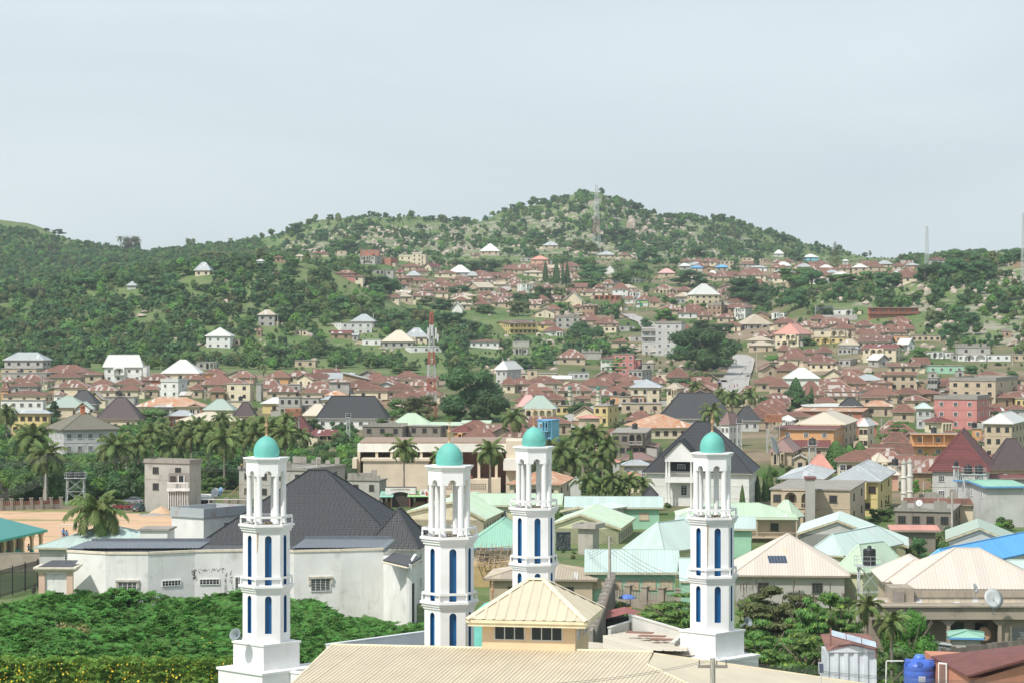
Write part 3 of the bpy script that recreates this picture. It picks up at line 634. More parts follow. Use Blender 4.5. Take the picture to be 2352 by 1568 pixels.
 if flat and 'T' not in ft and rnd.random() < .3 and d > 500: place('water_tank', tank_mesh(), H, (hx * rnd.uniform(-.6, .6), hy * .4, ze + .2))
 mx0, mx1 = min(X0, X1), max(X0, X1)
 BUILT.append((mx0, mx1, yr, ye + (hw + .0) * F / d * .75, d)); FOOT.append((cx, cy, .5 * math.hypot(W, DD)))
 if not label:
  rn = {'r': 'rust-brown', 'R': 'patched rust-brown', 'o': 'orange-rusted', 'w': 'white', 'g': 'grey', 'k': 'charcoal', 'v': 'dark brown', 'm': 'maroon', 'e': 'maroon', 'p': 'pale green', 'a': 'pale aqua', 'G': 'sage green', 'b': 'cream', 'B': 'cream', 't': 'tan', 'u': 'blue', 's': 'salmon', 'S': 'pink', 'P': 'mauve', 'c': 'flat concrete', 'n': 'mint', 'q': 'teal'}[rc]
  wn_ = {'c': 'cream', 'w': 'white', 'g': 'grey', 't': 'tan', 'p': 'pink', 'o': 'orange', 'k': 'brick-red', 'y': 'yellow', 'm': 'mint', 'b': 'mud-brown', 's': 'salmon', 'd': 'burnt', 'u': 'blue', 'l': 'pale grey', 'f': 'lime'}[wc]
  auto(H, '%s-roofed house with %s walls' % (rn, wn_), (X0 + X1) / 2, (ye + yr) / 2)
 INFO[H.name] = (W, DD, ze, hr)
 return H
# houses: one line each
HOUSES = '''
B0 20 400 485 325 255 2 12 hip g g w4 s2|two-storey concrete house with bluish grey hipped roof at the foot of the wooded hill
B0 940 1312 1325 387 275 2 4 hip w w A1 w4|large white two-storey house with steep white roof, a lone palm standing in front of it
B0 1310 - 1366 372 372 2 8 flat c w w1|small white flat-roofed wing on the right end of the white house with the palm
B0 1470 - 1850 443 320 1 3 hip w c w3|house almost hidden under a tall steep white hipped roof, between the brown roofs
B0 1875 - 2143 103 25 2 6 pyr w w w3|white house with pyramid roof standing on boulders in the wooded hillside
B0 1920 - 2225 133 133 1 6 flat c t A2 w4|tan lower block with two arches in front of the white pyramid-roofed hillside house
B0 1797 - 2000 340 335 1 4 flat c g A2 w1|small roofless concrete shell with arches at the edge of the hillside scrub
B0 1470 1640 1730 520 515 2 20 flat w w w2 P T|white cubic two-storey house with black tank on its flat roof among brown roofs
B0 1435 - 1560 572 570 1 8 flat w w w1 P|low white terrace block joined to the white cubic house
B0 0 400 405 690 684 2 4 flat c w w5|long white two-storey block with a row of dark windows at the left edge
B0 80 460 465 812 785 2 4 hip g y w5|pale yellow two-storey house with grey roof and five windows behind the palms
B0 400 - 800 758 655 1 4 hip G c|wide sage-grey hipped roof behind the small araucaria tree
B0 680 - 850 770 705 1 5 gs a w|small white gable with pale aqua roof in front of the sage-grey roof
B0 600 - 900 727 600 1 4 hip k g|dark slate hipped roof behind the sage-grey roof
B0 870 - 1300 862 665 1 3 hip v c|big dark brown tile roof behind the yellowish tree
B0 1220 - 1880 750 665 1 4 hip o c w4|long orange-rusted hipped roof with cream walls above the green tree
B0 1700 - 1880 752 722 1 4 gs o k w2|rust-red gabled bay of the orange-rusted house
B0 1400 - 1600 752 730 1 3 hip g g w2
B0 1850 - 2165 782 680 1 4 hip G c w1|grey-green hipped roof right of the orange-rusted roof
B0 2140 - 2352 838 712 1 4 hip v c|plum-brown tiled roof peak behind the palm tops
B0 1525 - 1790 835 785 1 3 hip g k w2
B0 1600 - 2190 882 800 1 3 hip b b N|cream metal roof with sky-blue edging behind the coconut palms
B0 2050 - 2300 700 676 1 4 flat c c w2
B0 945 - 1250 660 655 1 3 flat c g w0
B0 0 - 130 520 458 1 4 hip R t
B0 360 - 820 432 368 1 4 hip r t
B0 730 - 955 455 430 1 4 hip r t w1
B0 0 - 350 400 395 1 3 flat c t w3
B0 0 - 450 440 432 1 4 flat c g w4
B0 1850 - 2080 445 403 1 4 hip r o
B0 1285 - 1585 505 450 1 4 hip R k w2
B0 1650 - 1900 497 452 1 4 hip r t
B0 1815 - 2170 547 450 1 4 hip r t
B0 2120 - 2352 480 424 1 4 hip R s
B0 2010 - 2270 542 488 1 4 hip R g
B0 2075 2300 2335 540 538 2 20 flat c c w2|cream two-storey house with flat concrete roof among brown roofs, three windows
B0 470 - 830 572 505 1 4 hip R c
B0 40 - 470 520 455 1 5 hip R c
B0 75 - 360 560 517 1 3 hip r g
B0 1035 - 1330 542 488 1 4 hip R c
B0 750 - 1090 602 548 1 4 hip R c
B0 1080 - 1290 596 553 1 4 hip r c
B0 1300 - 1470 592 545 1 4 hip R t
B0 820 - 1050 548 502 1 4 hip r m
B0 420 - 760 480 425 1 4 hip r t
B0 0 - 450 642 605 1 4 hip r c
B0 0 - 90 600 528 1 4 hip r o
B0 1730 - 1880 592 545 1 4 hip r t
B0 1915 - 2075 612 562 1 4 hip r b
B0 480 - 600 640 606 1 4 hip R w
B0 810 - 950 680 612 1 8 gs t t w1
B0 1640 - 1760 645 612 1 4 shed t t
B1 90 - 320 480 420 1 4 hip r o
B1 240 - 540 470 420 1 4 hip R c
B1 355 520 735 500 447 1 -38 gf r c A2|cream gabled hall with two arches and long rust-brown roof beneath the hillside
B1 575 - 900 495 440 1 4 shed g b w0|rusty grey sheet-metal shed with sloping roof at the foot of the hill
B1 780 - 1070 500 434 1 4 shedl g b w0|second rusty sheet-metal shed with jagged roof line at the foot of the hill
B1 1000 - 1320 532 472 1 4 hip r t
B1 1200 - 1690 497 470 1 3 gf r c
B1 410 - 745 578 515 1 4 hip R t
B1 80 - 395 612 553 1 4 hip R t
B1 0 - 250 580 492 1 4 hip R t
B1 390 - 720 622 560 1 4 hip R c
B1 800 - 1110 572 508 1 4 hip r o
B1 890 - 1240 602 550 1 4 hip r c
B1 1150 - 1500 602 535 1 4 hip r t
B1 1360 - 1610 556 504 1 4 hip R t
B1 1410 - 1720 642 560 1 4 hip r c
B1 620 - 840 645 605 1 4 hip o t
B1 650 - 880 522 500 2 4 hip R g
B1 1210 - 1530 662 612 1 4 hip r c
B1 1080 - 1310 560 520 1 4 gs g l
B1 240 - 420 545 540 1 4 flat c g w2
B1 0 - 60 540 535 2 4 flat c g
B1 35 - 305 720 665 1 4 hip w y|low white hipped roof on the pale yellow house, upper left of the grey tile roof
B1 200 - 420 662 655 2 4 flat c g w3
B1 420 - 592 668 662 1 4 flat c g w2|grey flat-roofed house with dark openings behind the arched concrete house
B1 590 - 770 685 655 1 4 hip g c w2
B1 180 - 670 735 726 1 4 flat c g A3|grey concrete house with a row of three arches behind the cream roof
B1 415 - 700 832 725 1 4 hip b c|cream hipped roof beside the raised rusty water cistern
B1 545 1200 1240 860 655 1 6 hip k w w7|white house with a big charcoal tile roof left of the red and white mast
B1 970 - 1160 135 122 1 5 flat w w w2|low white hillside house beside the big beige roof
B1 1145 - 1467 152 50 1 3 hip b g w4|grey house with a wide beige hipped roof on the hillside rubble
B1 1350 - 1592 112 28 1 4 hip g c A2|cream arched porch house with grey hipped roof behind the beige roof
B1 1365 1415 1717 197 190 1 -14 flat w w w3|long white flat-roofed house standing below the beige hipped roof
B1 1955 - 2255 152 136 1 4 hip r w w4|white bungalow with brown roof and dark veranda just right of the mast top
B1 675 - 895 78 52 1 5 gf e b w2|mud-brown house with a maroon roof in the hillside bushes
B1 880 - 952 95 80 1 5 gf g g w1
B1 350 - 425 48 44 1 4 flat c t w1
B1 420 - 480 50 42 1 4 flat c c w1
B1 350 - 560 325 318 1 4 flat c t w2|roofless tan shell in the scrub above the brown roofs
B1 2185 2312 2470 410 330 2 20 pyr w l w2|pale two-storey house with white pyramid roof right of the great round tree
B1 2250 - 2400 545 478 1 4 hip r c
B2 1680 - 1700 10 8 1 4 flat c t w0
A1 690 780 1070 1012 1006 2 -20 flat c w w4|white two-storey flat-roofed house on the wooded slope
A1 865 - 1105 1003 938 1 4 hip g g w2|grey hipped roof showing behind the white hillside house
A1 5 - 190 943 895 2 4 hip t g w2|two-storey grey house with tan hipped roof standing alone in the woods
A1 0 - 60 1085 1060 1 4 hip r b w1
A1 500 - 680 378 358 1 4 hip e t w1|maroon-roofed house on the crest of the wooded ridge
A1 160 - 250 414 400 1 4 hip r b w1
A1 0 - 80 447 432 1 4 hip w w w1
A1 360 - 440 404 384 1 4 hip t c w1
A1 740 - 836 355 345 1 4 flat c t w1
A1 720 - 925 560 530 1 4 hip r p w2
A1 740 - 1005 588 564 1 4 hip r c w2|rust-roofed cream house on the bushy knoll below the stacked dark buildings
A1 955 - 1140 343 338 3 4 flat c k w3 n|dark brick upper block of the stacked buildings on the knoll
A1 955 1095 1162 402 398 2 25 flat c g A2 w2|grey concrete two-storey building with arches on the knoll
A1 1158 1240 1305 413 408 2 25 flat c k w2|dark brick-red two-storey building beside the grey arched one
A1 1310 1560 1580 403 398 2 6 flat b c w4 P|cream flat-roofed two-storey house with a roof room, upper slope
A1 1430 - 1530 380 375 3 5 flat b c w2 P|cream roof room rising from the cream flat-roofed house
A1 1310 - 1530 497 470 1 4 hip r t
A1 1535 1610 1710 502 465 1 30 gs e c w1|cream gable house with a maroon roof below the cream flat-roofed house
A1 1410 - 1595 540 517 1 4 hip r c V
A1 1275 - 1372 552 520 1 4 hip e t
A1 1372 - 1520 582 540 1 4 hip g t|small house under a striped grey metal roof on the slope
A1 1760 - 1985 552 485 1 4 hip w l|white hipped roof with streaked sheets high on the slope
A1 1930 - 2045 583 546 1 4 hip g t
A1 2020 - 2200 607 547 1 4 pyr R g|striped rust and white pyramid roof beside the uphill street
A1 1630 - 1858 558 532 1 4 hip r c w2
A1 1075 - 1275 532 526 1 4 flat c g A2 w1|grey flat house with two arches on the knoll edge
A1 1285 - 1440 606 582 1 4 hip r b
A1 1370 - 1600 626 598 1 4 hip r c V
A1 1310 - 1412 662 638 1 4 hip r g
A1 1490 - 1712 685 640 1 4 hip R t
A1 1660 - 1830 682 632 1 4 hip r t A2
A1 1500 - 1650 712 684 1 4 hip r g
A1 1410 - 1650 767 725 1 4 hip R c
A1 1580 - 1785 738 722 1 4 hip r c
A1 1770 - 1990 612 585 1 4 hip r t
A1 1800 - 1935 668 634 1 4 hip r t
A1 1855 - 2110 636 616 1 4 gf r t w3
A1 1930 2040 2200 690 642 1 -20 gf t t w3|tan and rusty striped long roof beside the uphill street
A1 2180 - 2300 662 640 1 4 gf t t w1
A1 1788 - 1912 888 820 1 4 gs w w w0|steep white roof half hidden in the trees below the uphill street
A1 1850 - 1985 848 838 1 4 shed t t w1
A1 2150 - 2370 827 787 1 4 hip R t
A1 2048 - 2255 356 283 1 5 pyr w t w3|lone house with bright white pyramid roof on the open hill
A1 1968 - 2060 390 378 1 4 gf e t w1|small maroon-roofed shed left of the lone white pyramid roof
A1 2250 - 2400 520 492 1 4 hip r b
A0 1775 - 1950 535 460 1 8 hip g c w2|grey-roofed house nestled in the trees on the ridge
A0 1155 - 1262 674 634 1 4 pyr g l w0|tiny pale roof among the trees on the wooded slope
H2 275 - 440 648 613 1 4 hip g t w2|small grey-roofed house below the tall white lattice mast
H2 772 - 972 735 702 1 4 hip g t w3|long grey-roofed house right of the foot of the tall lattice mast
H2 975 - 1095 738 712 1 4 hip r t w1
H2 165 - 350 778 744 1 4 hip s s w2|house with a bright orange-salmon roof and pink walls
H2 75 - 190 762 750 1 4 flat c g w2
H2 0 - 210 870 815 1 4 hip R t
H2 205 - 395 885 835 1 4 hip r t
H2 95 - 300 897 878 1 4 hip t c w2
H2 400 - 600 880 838 1 4 hip r t
H2 430 - 640 840 800 1 4 hip r g
H2 838 - 952 875 818 1 4 gs w w w0|white gable roof behind the broad dark tree
H2 1335 - 1512 902 862 1 4 hip S t w1|pink hipped roof above the tree tops
H2 1530 - 1650 838 814 1 4 hip w g w1
H2 1635 - 1765 852 836 1 4 hip u l w1
H2 1865 - 1997 848 828 1 4 hip u g w2|small two-storey house with a bluish white roof near the hill's right foot
H2 1912 - 2045 790 784 2 4 flat c t w3
H2 1800 - 1892 912 880 1 4 hip w w w1
H2 1830 - 2060 937 875 1 4 hip r t
H2 2050 - 2352 922 860 1 4 hip r c
H2 1770 - 1900 925 900 1 4 hip r t
H2 2180 - 2360 850 836 1 4 hip g w
H2 2110 - 2210 760 750 1 4 flat c t w2
H2 2270 - 2370 770 758 1 4 flat c t A2
H2 1022 1185 1385 955 948 1 12 flat c g A4|roofless grey shell with a row of arches in the middle of the slope
H2 915 - 1082 1050 992 2 4 hip r w w2|two-storey white house with brown hipped roof above the street
H2 1080 - 1190 1075 1068 2 4 flat c w A1 w1|white flat-roofed house with an arch, beside the brown-roofed white house
H2 1185 - 1255 1078 1072 1 4 flat c t w1
H2 1300 - 1502 1050 1008 1 4 hip R c A3|cream arched bungalow with rust-striped roof above the green bushes
H2 610 - 905 1075 1050 1 4 hip R c w3|cream bungalow with pale rusted roof above the brick arches
H2 745 - 1020 1108 1100 1 4 flat c k A5|unfinished brown brick building with a row of five arches
H2 45 85 202 1000 995 2 -20 flat b w A2 w2|white flat-roofed house with balcony above the right-hand trees of the slope
H2 470 - 662 1158 1065 1 4 gs w c w0|large white pyramid-like roof partly behind two trees
H2 628 760 806 1202 1185 2 20 hip R b w3|brown block house with patched roof beside the boulders
H2 560 - 660 1215 1190 1 4 hip r t
H2 1600 1670 1918 1100 1000 2 -15 hip w c w4|cream two-storey house with big white roof on the right slope
H2 1145 - 1302 1150 1108 1 4 hip r t
H2 1255 - 1365 1168 1120 1 4 hip r t
H2 1020 - 1140 1140 1112 1 4 hip r w
H2 1505 - 1600 1138 1120 1 4 flat c g w2
H2 1520 - 1775 1268 1187 1 4 hip r w|brown hipped roof with white walls right of the bushes by the street
H2 1690 - 1860 1292 1250 1 4 hip r t
H2 1790 1925 1982 1197 1190 2 20 flat c b w3 X|unfinished tan block building on the right slope
H2 2027 2150 2222 1220 1178 2 25 hip r w a2 A2|white two-storey arcaded house with a brown roof right of the boulder
H2 2055 2165 2400 1372 1283 1 -15 hip t g A1 w3|grey house with a broad tan hipped roof above the winding road
H2 618 - 822 1335 1270 1 4 hip r t
H2 740 - 1002 1362 1310 1 4 hip r t|brown roofed house directly left of the upper street bend
H2 402 - 630 1308 1300 2 4 flat c g w3 X|unfinished grey two-storey shell with broken parapet above the yellow house
H2 225 - 432 1372 1333 1 4 hip r y w2
H2 275 345 492 1437 1385 1 -15 hip r w A2 w2|white bungalow with arches and brown roof below the yellow house
H2 -220 -30 235 1362 1345 2 -12 gf r y w6 V|long yellow two-storey house with brown roof and wooden balcony
H2 0 - 210 1332 1326 1 4 flat c g w3
H2 780 960 1150 1392 1385 1 15 flat r c w3|long cream flat house above the bushes, left of the four-storey block
H2 970 - 1145 1385 1378 1 4 flat c g w2
H2 1820 - 1935 1385 1360 1 4 hip r t
H2 1370 - 1480 1290 1240 1 4 hip r t
B2 800 1050 1215 305 284 2 6 hip e w w5|long white and pink two-storey house with maroon roof behind the layered green tree
B2 1050 1180 1220 318 312 2 6 flat c p A2 w1|pink arcaded end of the long white house
B2 932 - 1135 266 260 3 4 flat c p w3|small white and pink block rising behind the maroon roof
B2 1120 - 1315 352 346 1 4 flat c g w2|grey flat-roofed extension right of the pink arcades
B2 1062 1200 1320 414 408 2 15 flat c g w3|grey unfinished two-storey house behind the brown roofs
B2 512 - 722 432 425 1 4 flat c l w4|pale grey flat-roofed house left of the layered green tree
B2 0 - 430 446 432 1 4 flat c c w6|long cream flat-roofed house above the brown roofs, right of the white pyramid roof
B2 140 - 245 410 404 2 4 flat c t w1
B2 408 - 698 300 222 1 4 hip R t w2|tan house with steep patched rust-brown hipped roof standing alone on the slope
B2 912 - 1078 152 128 1 4 hip r t w1|small tan house with rusted roof on the pale rocks
B2 1085 - 1215 102 98 1 4 flat c g w1
B2 630 - 835 255 215 1 4 flat c g w0 X|bare grey block walls without roof on the slope
B2 0 - 160 210 205 1 4 flat c g A2|low grey arched shell at the slope's left edge
B2 0 - 170 145 138 1 4 flat c g w0
B2 1405 - 1655 478 400 1 5 hip r t|steep brown roof left of the green trees by the road
B2 1320 - 1475 442 435 1 4 flat t c w2
B2 1260 - 1432 535 478 1 4 hip r t
B2 940 - 1225 512 458 1 4 hip r t
B2 -40 - 200 540 484 1 4 hip r t
B2 90 - 490 532 470 1 4 hip r c
B2 360 - 560 492 465 1 4 gf w c
B2 450 - 705 567 518 1 4 hip r t
B2 600 - 930 557 492 1 4 hip r w
B2 80 - 400 602 535 1 4 hip R t
B2 400 - 765 602 540 1 4 hip R t
B2 810 - 1095 622 560 1 4 hip r t
B2 950 - 1150 562 518 1 4 hip r t
B2 700 - 960 642 590 1 4 hip R t
B2 200 - 510 682 625 1 4 hip r t
B2 60 - 335 642 590 1 4 hip r t
B2 560 - 745 672 650 1 4 hip r t
B2 1120 - 1240 535 505 1 4 shed g g w0
B2 1075 1370 1390 574 500 2 6 hip g c w3|cream two-storey house with a pale grey hipped roof, centre right of the brown roofs
B2 1400 1540 1602 584 530 2 18 hip t c w1 A2|cream arcaded house with tan hipped roof beside the pale grey roof
B2 1085 - 1230 650 644 1 4 flat c s w2|salmon shop front below the cream two-storey house
B2 972 - 1102 657 650 1 4 flat c t w1|small tan flat-roofed block above the market street
B2 900 - 990 650 645 1 4 flat c o w1
B2 1000 - 1400 720 712 1 4 flat c t w3
B2 40 - 258 750 642 1 6 hip S w A2|white arched house with pink hipped roof at the central palms
B2 80 - 430 770 648 1 4 hip G c A4|cream arcaded house with a sage green hipped roof next to the pink roof
B2 395 - 580 738 732 1 4 flat c y w3|yellow flat-roofed house with green doors left of the market street
B2 742 885 1045 742 735 2 15 flat c y w2 B|yellow two-storey shop house with people on its gallery by the market
B2 1340 - 2065 862 625 1 3 hip k l|vast charcoal tile roof behind the royal palm, with a white skylight
B2 20 - 140 700 660 1 4 hip r t
B2 1880 - 2100 660 640 1 4 hip r t
B2 2080 - 2290 640 560 1 4 hip r t
C2 1330 - 1650 150 65 1 4 hip P c|mauve-brown hipped roof in front of the vast charcoal roof
C2 1030 1200 1720 258 137 1 -10 hip o c w6 N|long pale orange-rusted metal roof with cream arched walls
C2 2030 - 2302 190 63 1 4 hip k l w3|small charcoal hipped roof of the bluish grey house by the water tank
C2 1900 2000 2112 225 110 2 35 hip P w w2 s3|white two-storey house under a mauve-brown roof right of the royal palm
C2 226 365 445 185 150 2 30 flat u u w1 a1 A2|sky-blue two-storey house with arched balconies
C2 590 - 832 166 142 1 4 hip s t w0|open shelter with salmon roof by the street
C2 910 1240 1560 300 292 2 6 flat c d w5 A2|fire-blackened concrete two-storey block behind the palms
C2 1000 - 1335 550 485 1 4 hip P t|mauve-brown roof between the cypress and the white mansion
C2 1000 - 1290 602 556 1 4 hip g l w3
C2 930 - 1010 572 560 1 4 hip s l
C2 -60 455 572 780 655 1 8 hip o c w3 s2 N|orange-rusted hipped roof of a cream bungalow behind the far minaret
C2 1020 - 1205 705 668 1 4 hip s c|small pink-salmon roof left of the white mansion
C2 530 - 660 780 722 1 4 gs p l w0
C2 1200 - 1360 895 800 1 4 hip k g w0
B3 50 290 412 85 -12 2 22 hip s c a1 A2|two-storey house with a salmon tiled roof and double arches on the right slope
B3 420 740 756 48 42 1 4 flat c c A2|cream flat-roofed upper house with two arches on the right slope
B3 430 - 722 114 108 1 4 flat c y A1 w3|yellow house with blue arch below the cream flat-roofed one
B3 810 1125 1172 152 105 1 15 gf R t w5|long house with a striped rust and white roof on the right slope
B3 650 - 856 185 130 1 4 hip t w w2|small white house with tan hipped roof on the right slope
B3 638 770 860 212 206 1 20 flat c g w3|grey concrete house in front of the tan hipped roof
B3 855 1185 1252 215 180 2 22 gf e c A2 w3|long cream house with maroon roof, two arches and white balcony
B3 1180 1290 1357 180 125 1 -30 gs w w w1|white gable house leaning at the right slope's path
B3 1035 - 1310 98 90 1 4 flat c o w4|long orange flat-roofed house under the hillside
B3 1310 1590 1625 96 90 1 10 flat c t w5|tan flat-roofed house with posts under the hillside
B3 1460 - 1722 245 238 1 4 flat c w A2 w2|white flat-roofed house with two arches, low right slope
B3 1740 2235 2290 270 262 1 6 flat c w A2 w6|long white flat-roofed house with doors on the right slope
B3 1745 - 2065 208 200 2 4 flat c g w2 X|unfinished grey block storey above the long white house
B3 2250 - 2400 268 262 1 4 flat c t w2
B3 1690 - 1750 265 258 1 4 flat c g w1
B3 95 - 370 312 240 1 4 hip r c
B3 320 - 642 330 268 1 4 hip r t
B3 365 605 665 352 330 1 25 gf r c w3|cream house with rust roof and three windows, right of the salmon-walled one
B3 75 - 330 415 345 1 4 hip r b w1|mud-brown walled house with steep rust roof beside the white hipped roof
B3 145 - 502 490 393 1 4 hip w w w2|bright white hipped roof among the brown roofs right of the road
B3 640 760 872 315 308 1 18 flat c g w2|roofless grey shell beside the white gable on the right slope
B3 900 1010 1132 322 268 1 -25 gs w g w1|grey block house with whitish gable roof on the right slope
B3 1085 1400 1412 376 348 1 6 shed R t w3|tan house with striped lean-to roof and dark veranda
B3 1025 1380 1392 455 434 2 5 gf r t w4|tan two-storey house with four small windows above the brown roofs
B3 1475 - 1822 374 366 1 4 flat c m w4|mint green flat-roofed bungalow with white veranda
B3 1475 - 1562 432 426 1 4 flat c g w1
B3 1730 - 1815 420 414 1 4 flat c g w1
B3 1660 2095 2300 512 494 3 22 flat c t w4 s2 P|three-storey concrete building with brick-red bays above the pink house
B3 1460 1560 1662 485 478 2 15 flat c g w3|grey two-storey concrete house left of the three-storey concrete building
B3 2010 - 2400 492 478 1 4 gf r t
B3 0 - 215 562 495 1 4 hip r t
B3 265 - 552 642 520 1 4 hip r t
B3 460 - 800 585 498 1 4 hip R c
B3 720 - 935 537 480 1 4 hip r s
B3 935 - 1170 530 508 1 4 hip r s w2
B3 810 - 1195 602 550 1 4 hip r w
B3 880 - 1225 642 585 1 4 hip r t
B3 1150 - 1455 632 577 1 4 hip r t
B3 1300 - 1612 627 590 1 4 hip r b
B3 520 - 860 612 575 1 4 hip R t
B3 840 - 1112 662 640 1 4 gf r t
B3 1250 - 1502 692 648 1 4 hip R t
B3 430 - 642 702 662 1 4 hip r t
B3 540 - 850 652 628 1 4 gf R c
B3 650 - 892 747 670 1 4 hip k t|small black tiled roof above the long white roof
B3 870 - 1185 747 695 1 4 hip o t
B3 330 - 832 747 722 1 3 hip w w w4|long flat white roof right of the thin cypresses
B3 230 880 1085 792 758 1 12 gf o k w3|long brick-red house with weathered rust roof and white window frames
B3 1140 - 1380 800 730 1 4 hip r t
B3 1355 - 1533 767 715 2 6 hip a l w2|small two-storey balcony house with pale aqua roof left of the pink building
B3 1520 1925 2042 682 672 3 24 flat c p w3 s3 P|three-storey pink building with overhanging concrete roof
B3 2275 - 2400 672 666 1 4 flat c y w2
B3 2030 - 2200 752 722 1 4 hip r t
B3 2040 - 2240 790 760 1 4 hip e t
B3 2200 - 2400 772 735 1 4 hip r l
C3 1410 1530 1720 205 155 1 -20 hip e c A3|cream arched house with a maroon sheet roof below the pink building
C3 1890 - 1985 262 225 1 4 flat c o w1
C3 1960 2260 2400 218 115 3 20 hip w t w3|three-storey tan house with a bright white hipped roof at the right edge
C3 1305 1825 1850 310 262 2 5 flat c o w3 V6|orange two-storey house with white grilles and a stained roof slab
C3 245 720 840 225 107 2 14 hip b t A4 s3|two-storey tan house with broad cream hipped roof and arched windows
C3 120 - 270 180 140 1 4 hip w w A3|small white arcaded house left of the broad cream roof
C3 120 - 420 150 105 1 4 hip r c
C3 70 625 735 270 248 2 15 gf e o w3|orange two-storey house with low maroon sheet roof and corner balcony
C3 820 925 997 240 168 2 20 pyr w c w2 B|narrow cream house with white pyramid roof and balustraded balcony
C3 780 - 1035 225 165 1 4 hip S k
C3 0 240 368 478 350 1 12 hip P t A3|tan arcaded house under a dull mauve-brown roof
C3 170 - 610 432 375 1 5 gf e t
C3 240 - 390 540 505 1 8 gs t t w1
C3 365 - 620 645 500 1 4 hip s s N|salmon metal hipped roof behind the dense conifers
C3 910 990 1122 572 490 1 -18 hip b c A2|cream roofed bungalow right of the dense conifers
C3 1020 - 1240 690 610 1 4 hip B s|pale salmon roof behind the twin white turrets
C3 85 520 660 730 630 1 12 hip g c w1 N|wide weathered grey roof behind the arched concrete house
C3 560 1040 1220 752 588 2 14 hip g y w2 s2 A1 N|yellow two-storey house with light grey hipped roof and corner veranda
C3 1475 2045 2220 655 292 2 12 hip m l w3 s2 N|pale house with an enormous steep red tiled roof
C3 2040 - 2500 640 358 1 4 hip v t N|dark brown tiled roof beside the enormous red roof
C3 10 765 905 830 800 2 14 flat c t a2 A2 w3 s2 h7|weathered two-storey concrete house with twin arches and baluster balcony
C3 355 - 470 722 706 1 5 flat e g w0 d400 h8.5|little block stair head on the roof of the arched concrete house
C3 0 230 315 1085 930 1 35 hip p t N w2|pale green hipped roof of the school block at the foot of the arched house
C3 1240 2000 2065 965 915 1 10 gf r c N w0|long low building with a rust-red ribbed roof
C3 1700 1985 2400 800 750 1 -6 gf n l N w0 h7|mint metal roof over a tall bare grey wall at the right edge
C3 1980 - 2500 720 690 1 4 gf e l w0
C3 1150 1700 1860 1025 985 1 15 flat c d w4 X|roofless blackened concrete shell behind the salmon lean-to
A3 918 1385 1402 876 870 1 4 flat c k w5 V6|long red-brick house with a deep posted veranda on the right slope
A3 597 815 850 893 885 1 10 flat c w A1 w2|small white flat-roofed house with an arch left of the red-brick veranda
A3 27 150 268 920 914 1 22 flat c w A2 w2|white house with double arches where the right slope meets the grove
H2 1188 1535 1600 1432 1428 4 12 flat c l V5 w4 P|four-storey concrete block with open galleries beside the huge dark tree
H2 1312 1560 1592 1366 1362 5 10 flat c l w3 P h16|set-back top floor crowning the four-storey concrete block
A3 2285 - 2400 450 446 1 2 flat e b w0|dark maroon box building at the right edge of the ridge
A3 1478 - 1640 434 416 2 4 hip e l w2|grey house with maroon roof beside the thin skyline mast
A3 765 925 932 506 470 2 6 pyr w t w2|tan two-storey house with a white pyramid roof near the tall thin conifer
A3 900 - 1082 500 458 1 4 hip r t
A3 1140 - 1270 490 465 1 4 hip r t
A3 1260 - 1400 486 468 1 4 hip g s
A3 50 - 155 380 345 1 4 hip w l w1
A3 312 - 480 412 384 1 4 hip w u
A3 970 - 1065 562 538 1 4 hip r w
A3 680 - 750 446 432 1 4 hip w l
B3 2155 - 2250 58 54 1 4 flat c b w1 X
C3 1130 - 1610 1205 1170 1 4 shed s d N w0|salmon lean-to roof along the blackened shell
'''
for ln in HOUSES.strip().split('\n'):
 sp, _, lb = ln.partition('|')
 house(sp, lb or None)
# low rust-brown roofs that fill the belt between the ones above
def filler(n, rect, rcs, wcs, wr=(10, 17), seed=3, dmin=0, gap=.72):
 rnd = random.Random(seed); k = 0; tries = 0
 while k < n and tries < n * 14:
  tries += 1
  x = rnd.uniform(rect[0], rect[2]); y = rnd.uniform(rect[1], rect[3]); d = hit_h(x, y, 3.4)
  if d < dmin or d > 2440: continue
  X = XD(x, d); W = rnd.uniform(*wr)
  if any((X - a)**2 + (d + 5 - b)**2 < (gap * (r + W * .55))**2 for a, b, r in FOOT): continue
  px = W * F / d / 2; hr = rnd.uniform(1.8, 3.0) * F / d; rc = rnd.choice(rcs)
  if any(b[0] < x + px * .7 and b[1] > x - px * .7 and b[2] < y + 2 and b[3] > y - hr and b[4] > d + 3 and b[5] for b in KEEP): continue
  kind = rnd.choice(['hip', 'hip', 'hip', 'gf', 'hip', 'gs'])
  house('U %.1f - %.1f %.1f %.1f 1 %d %s %s %s' % (x - px, x + px, y, y - hr, rnd.choice([-14, -8, -4, 5, 9, 16]), kind, rc, rnd.choice(wcs)), d=d, rnd=rnd); k += 1
 return k
BUILT += [(1010, 1170, 830, 962, 775), (972, 1010, 715, 958, 790), (1648, 1742, 800, 893, 1300), (1410, 1500, 706, 772, 1700)]
KEEP = [b + (b[3] - b[2] > 0,) for b in BUILT]
nf = 0
nf += filler(34, (0, 868, 900, 905), 'rrrrR', 'ccttog', seed=5)
nf += filler(16, (560, 900, 1000, 918), 'rrrRt', 'cctg', seed=6)
nf += filler(22, (1180, 868, 1580, 905), 'rrrrR', 'ccttg', seed=7)
nf += filler(26, (1760, 872, 2352, 925), 'rrrRg', 'ccttgs', seed=8)
nf += filler(16, (920, 625, 1120, 690), 'rrrRt', 'cttg', seed=9)
nf += filler(16, (1180, 612, 1340, 640), 'rrRt', 'cttg', seed=10)
nf += filler(30, (1560, 606, 2100, 640), 'rrrrgwt', 'cttgw', seed=11)
nf += filler(16, (1240, 660, 1700, 730), 'rrRt', 'cttgw', seed=12)
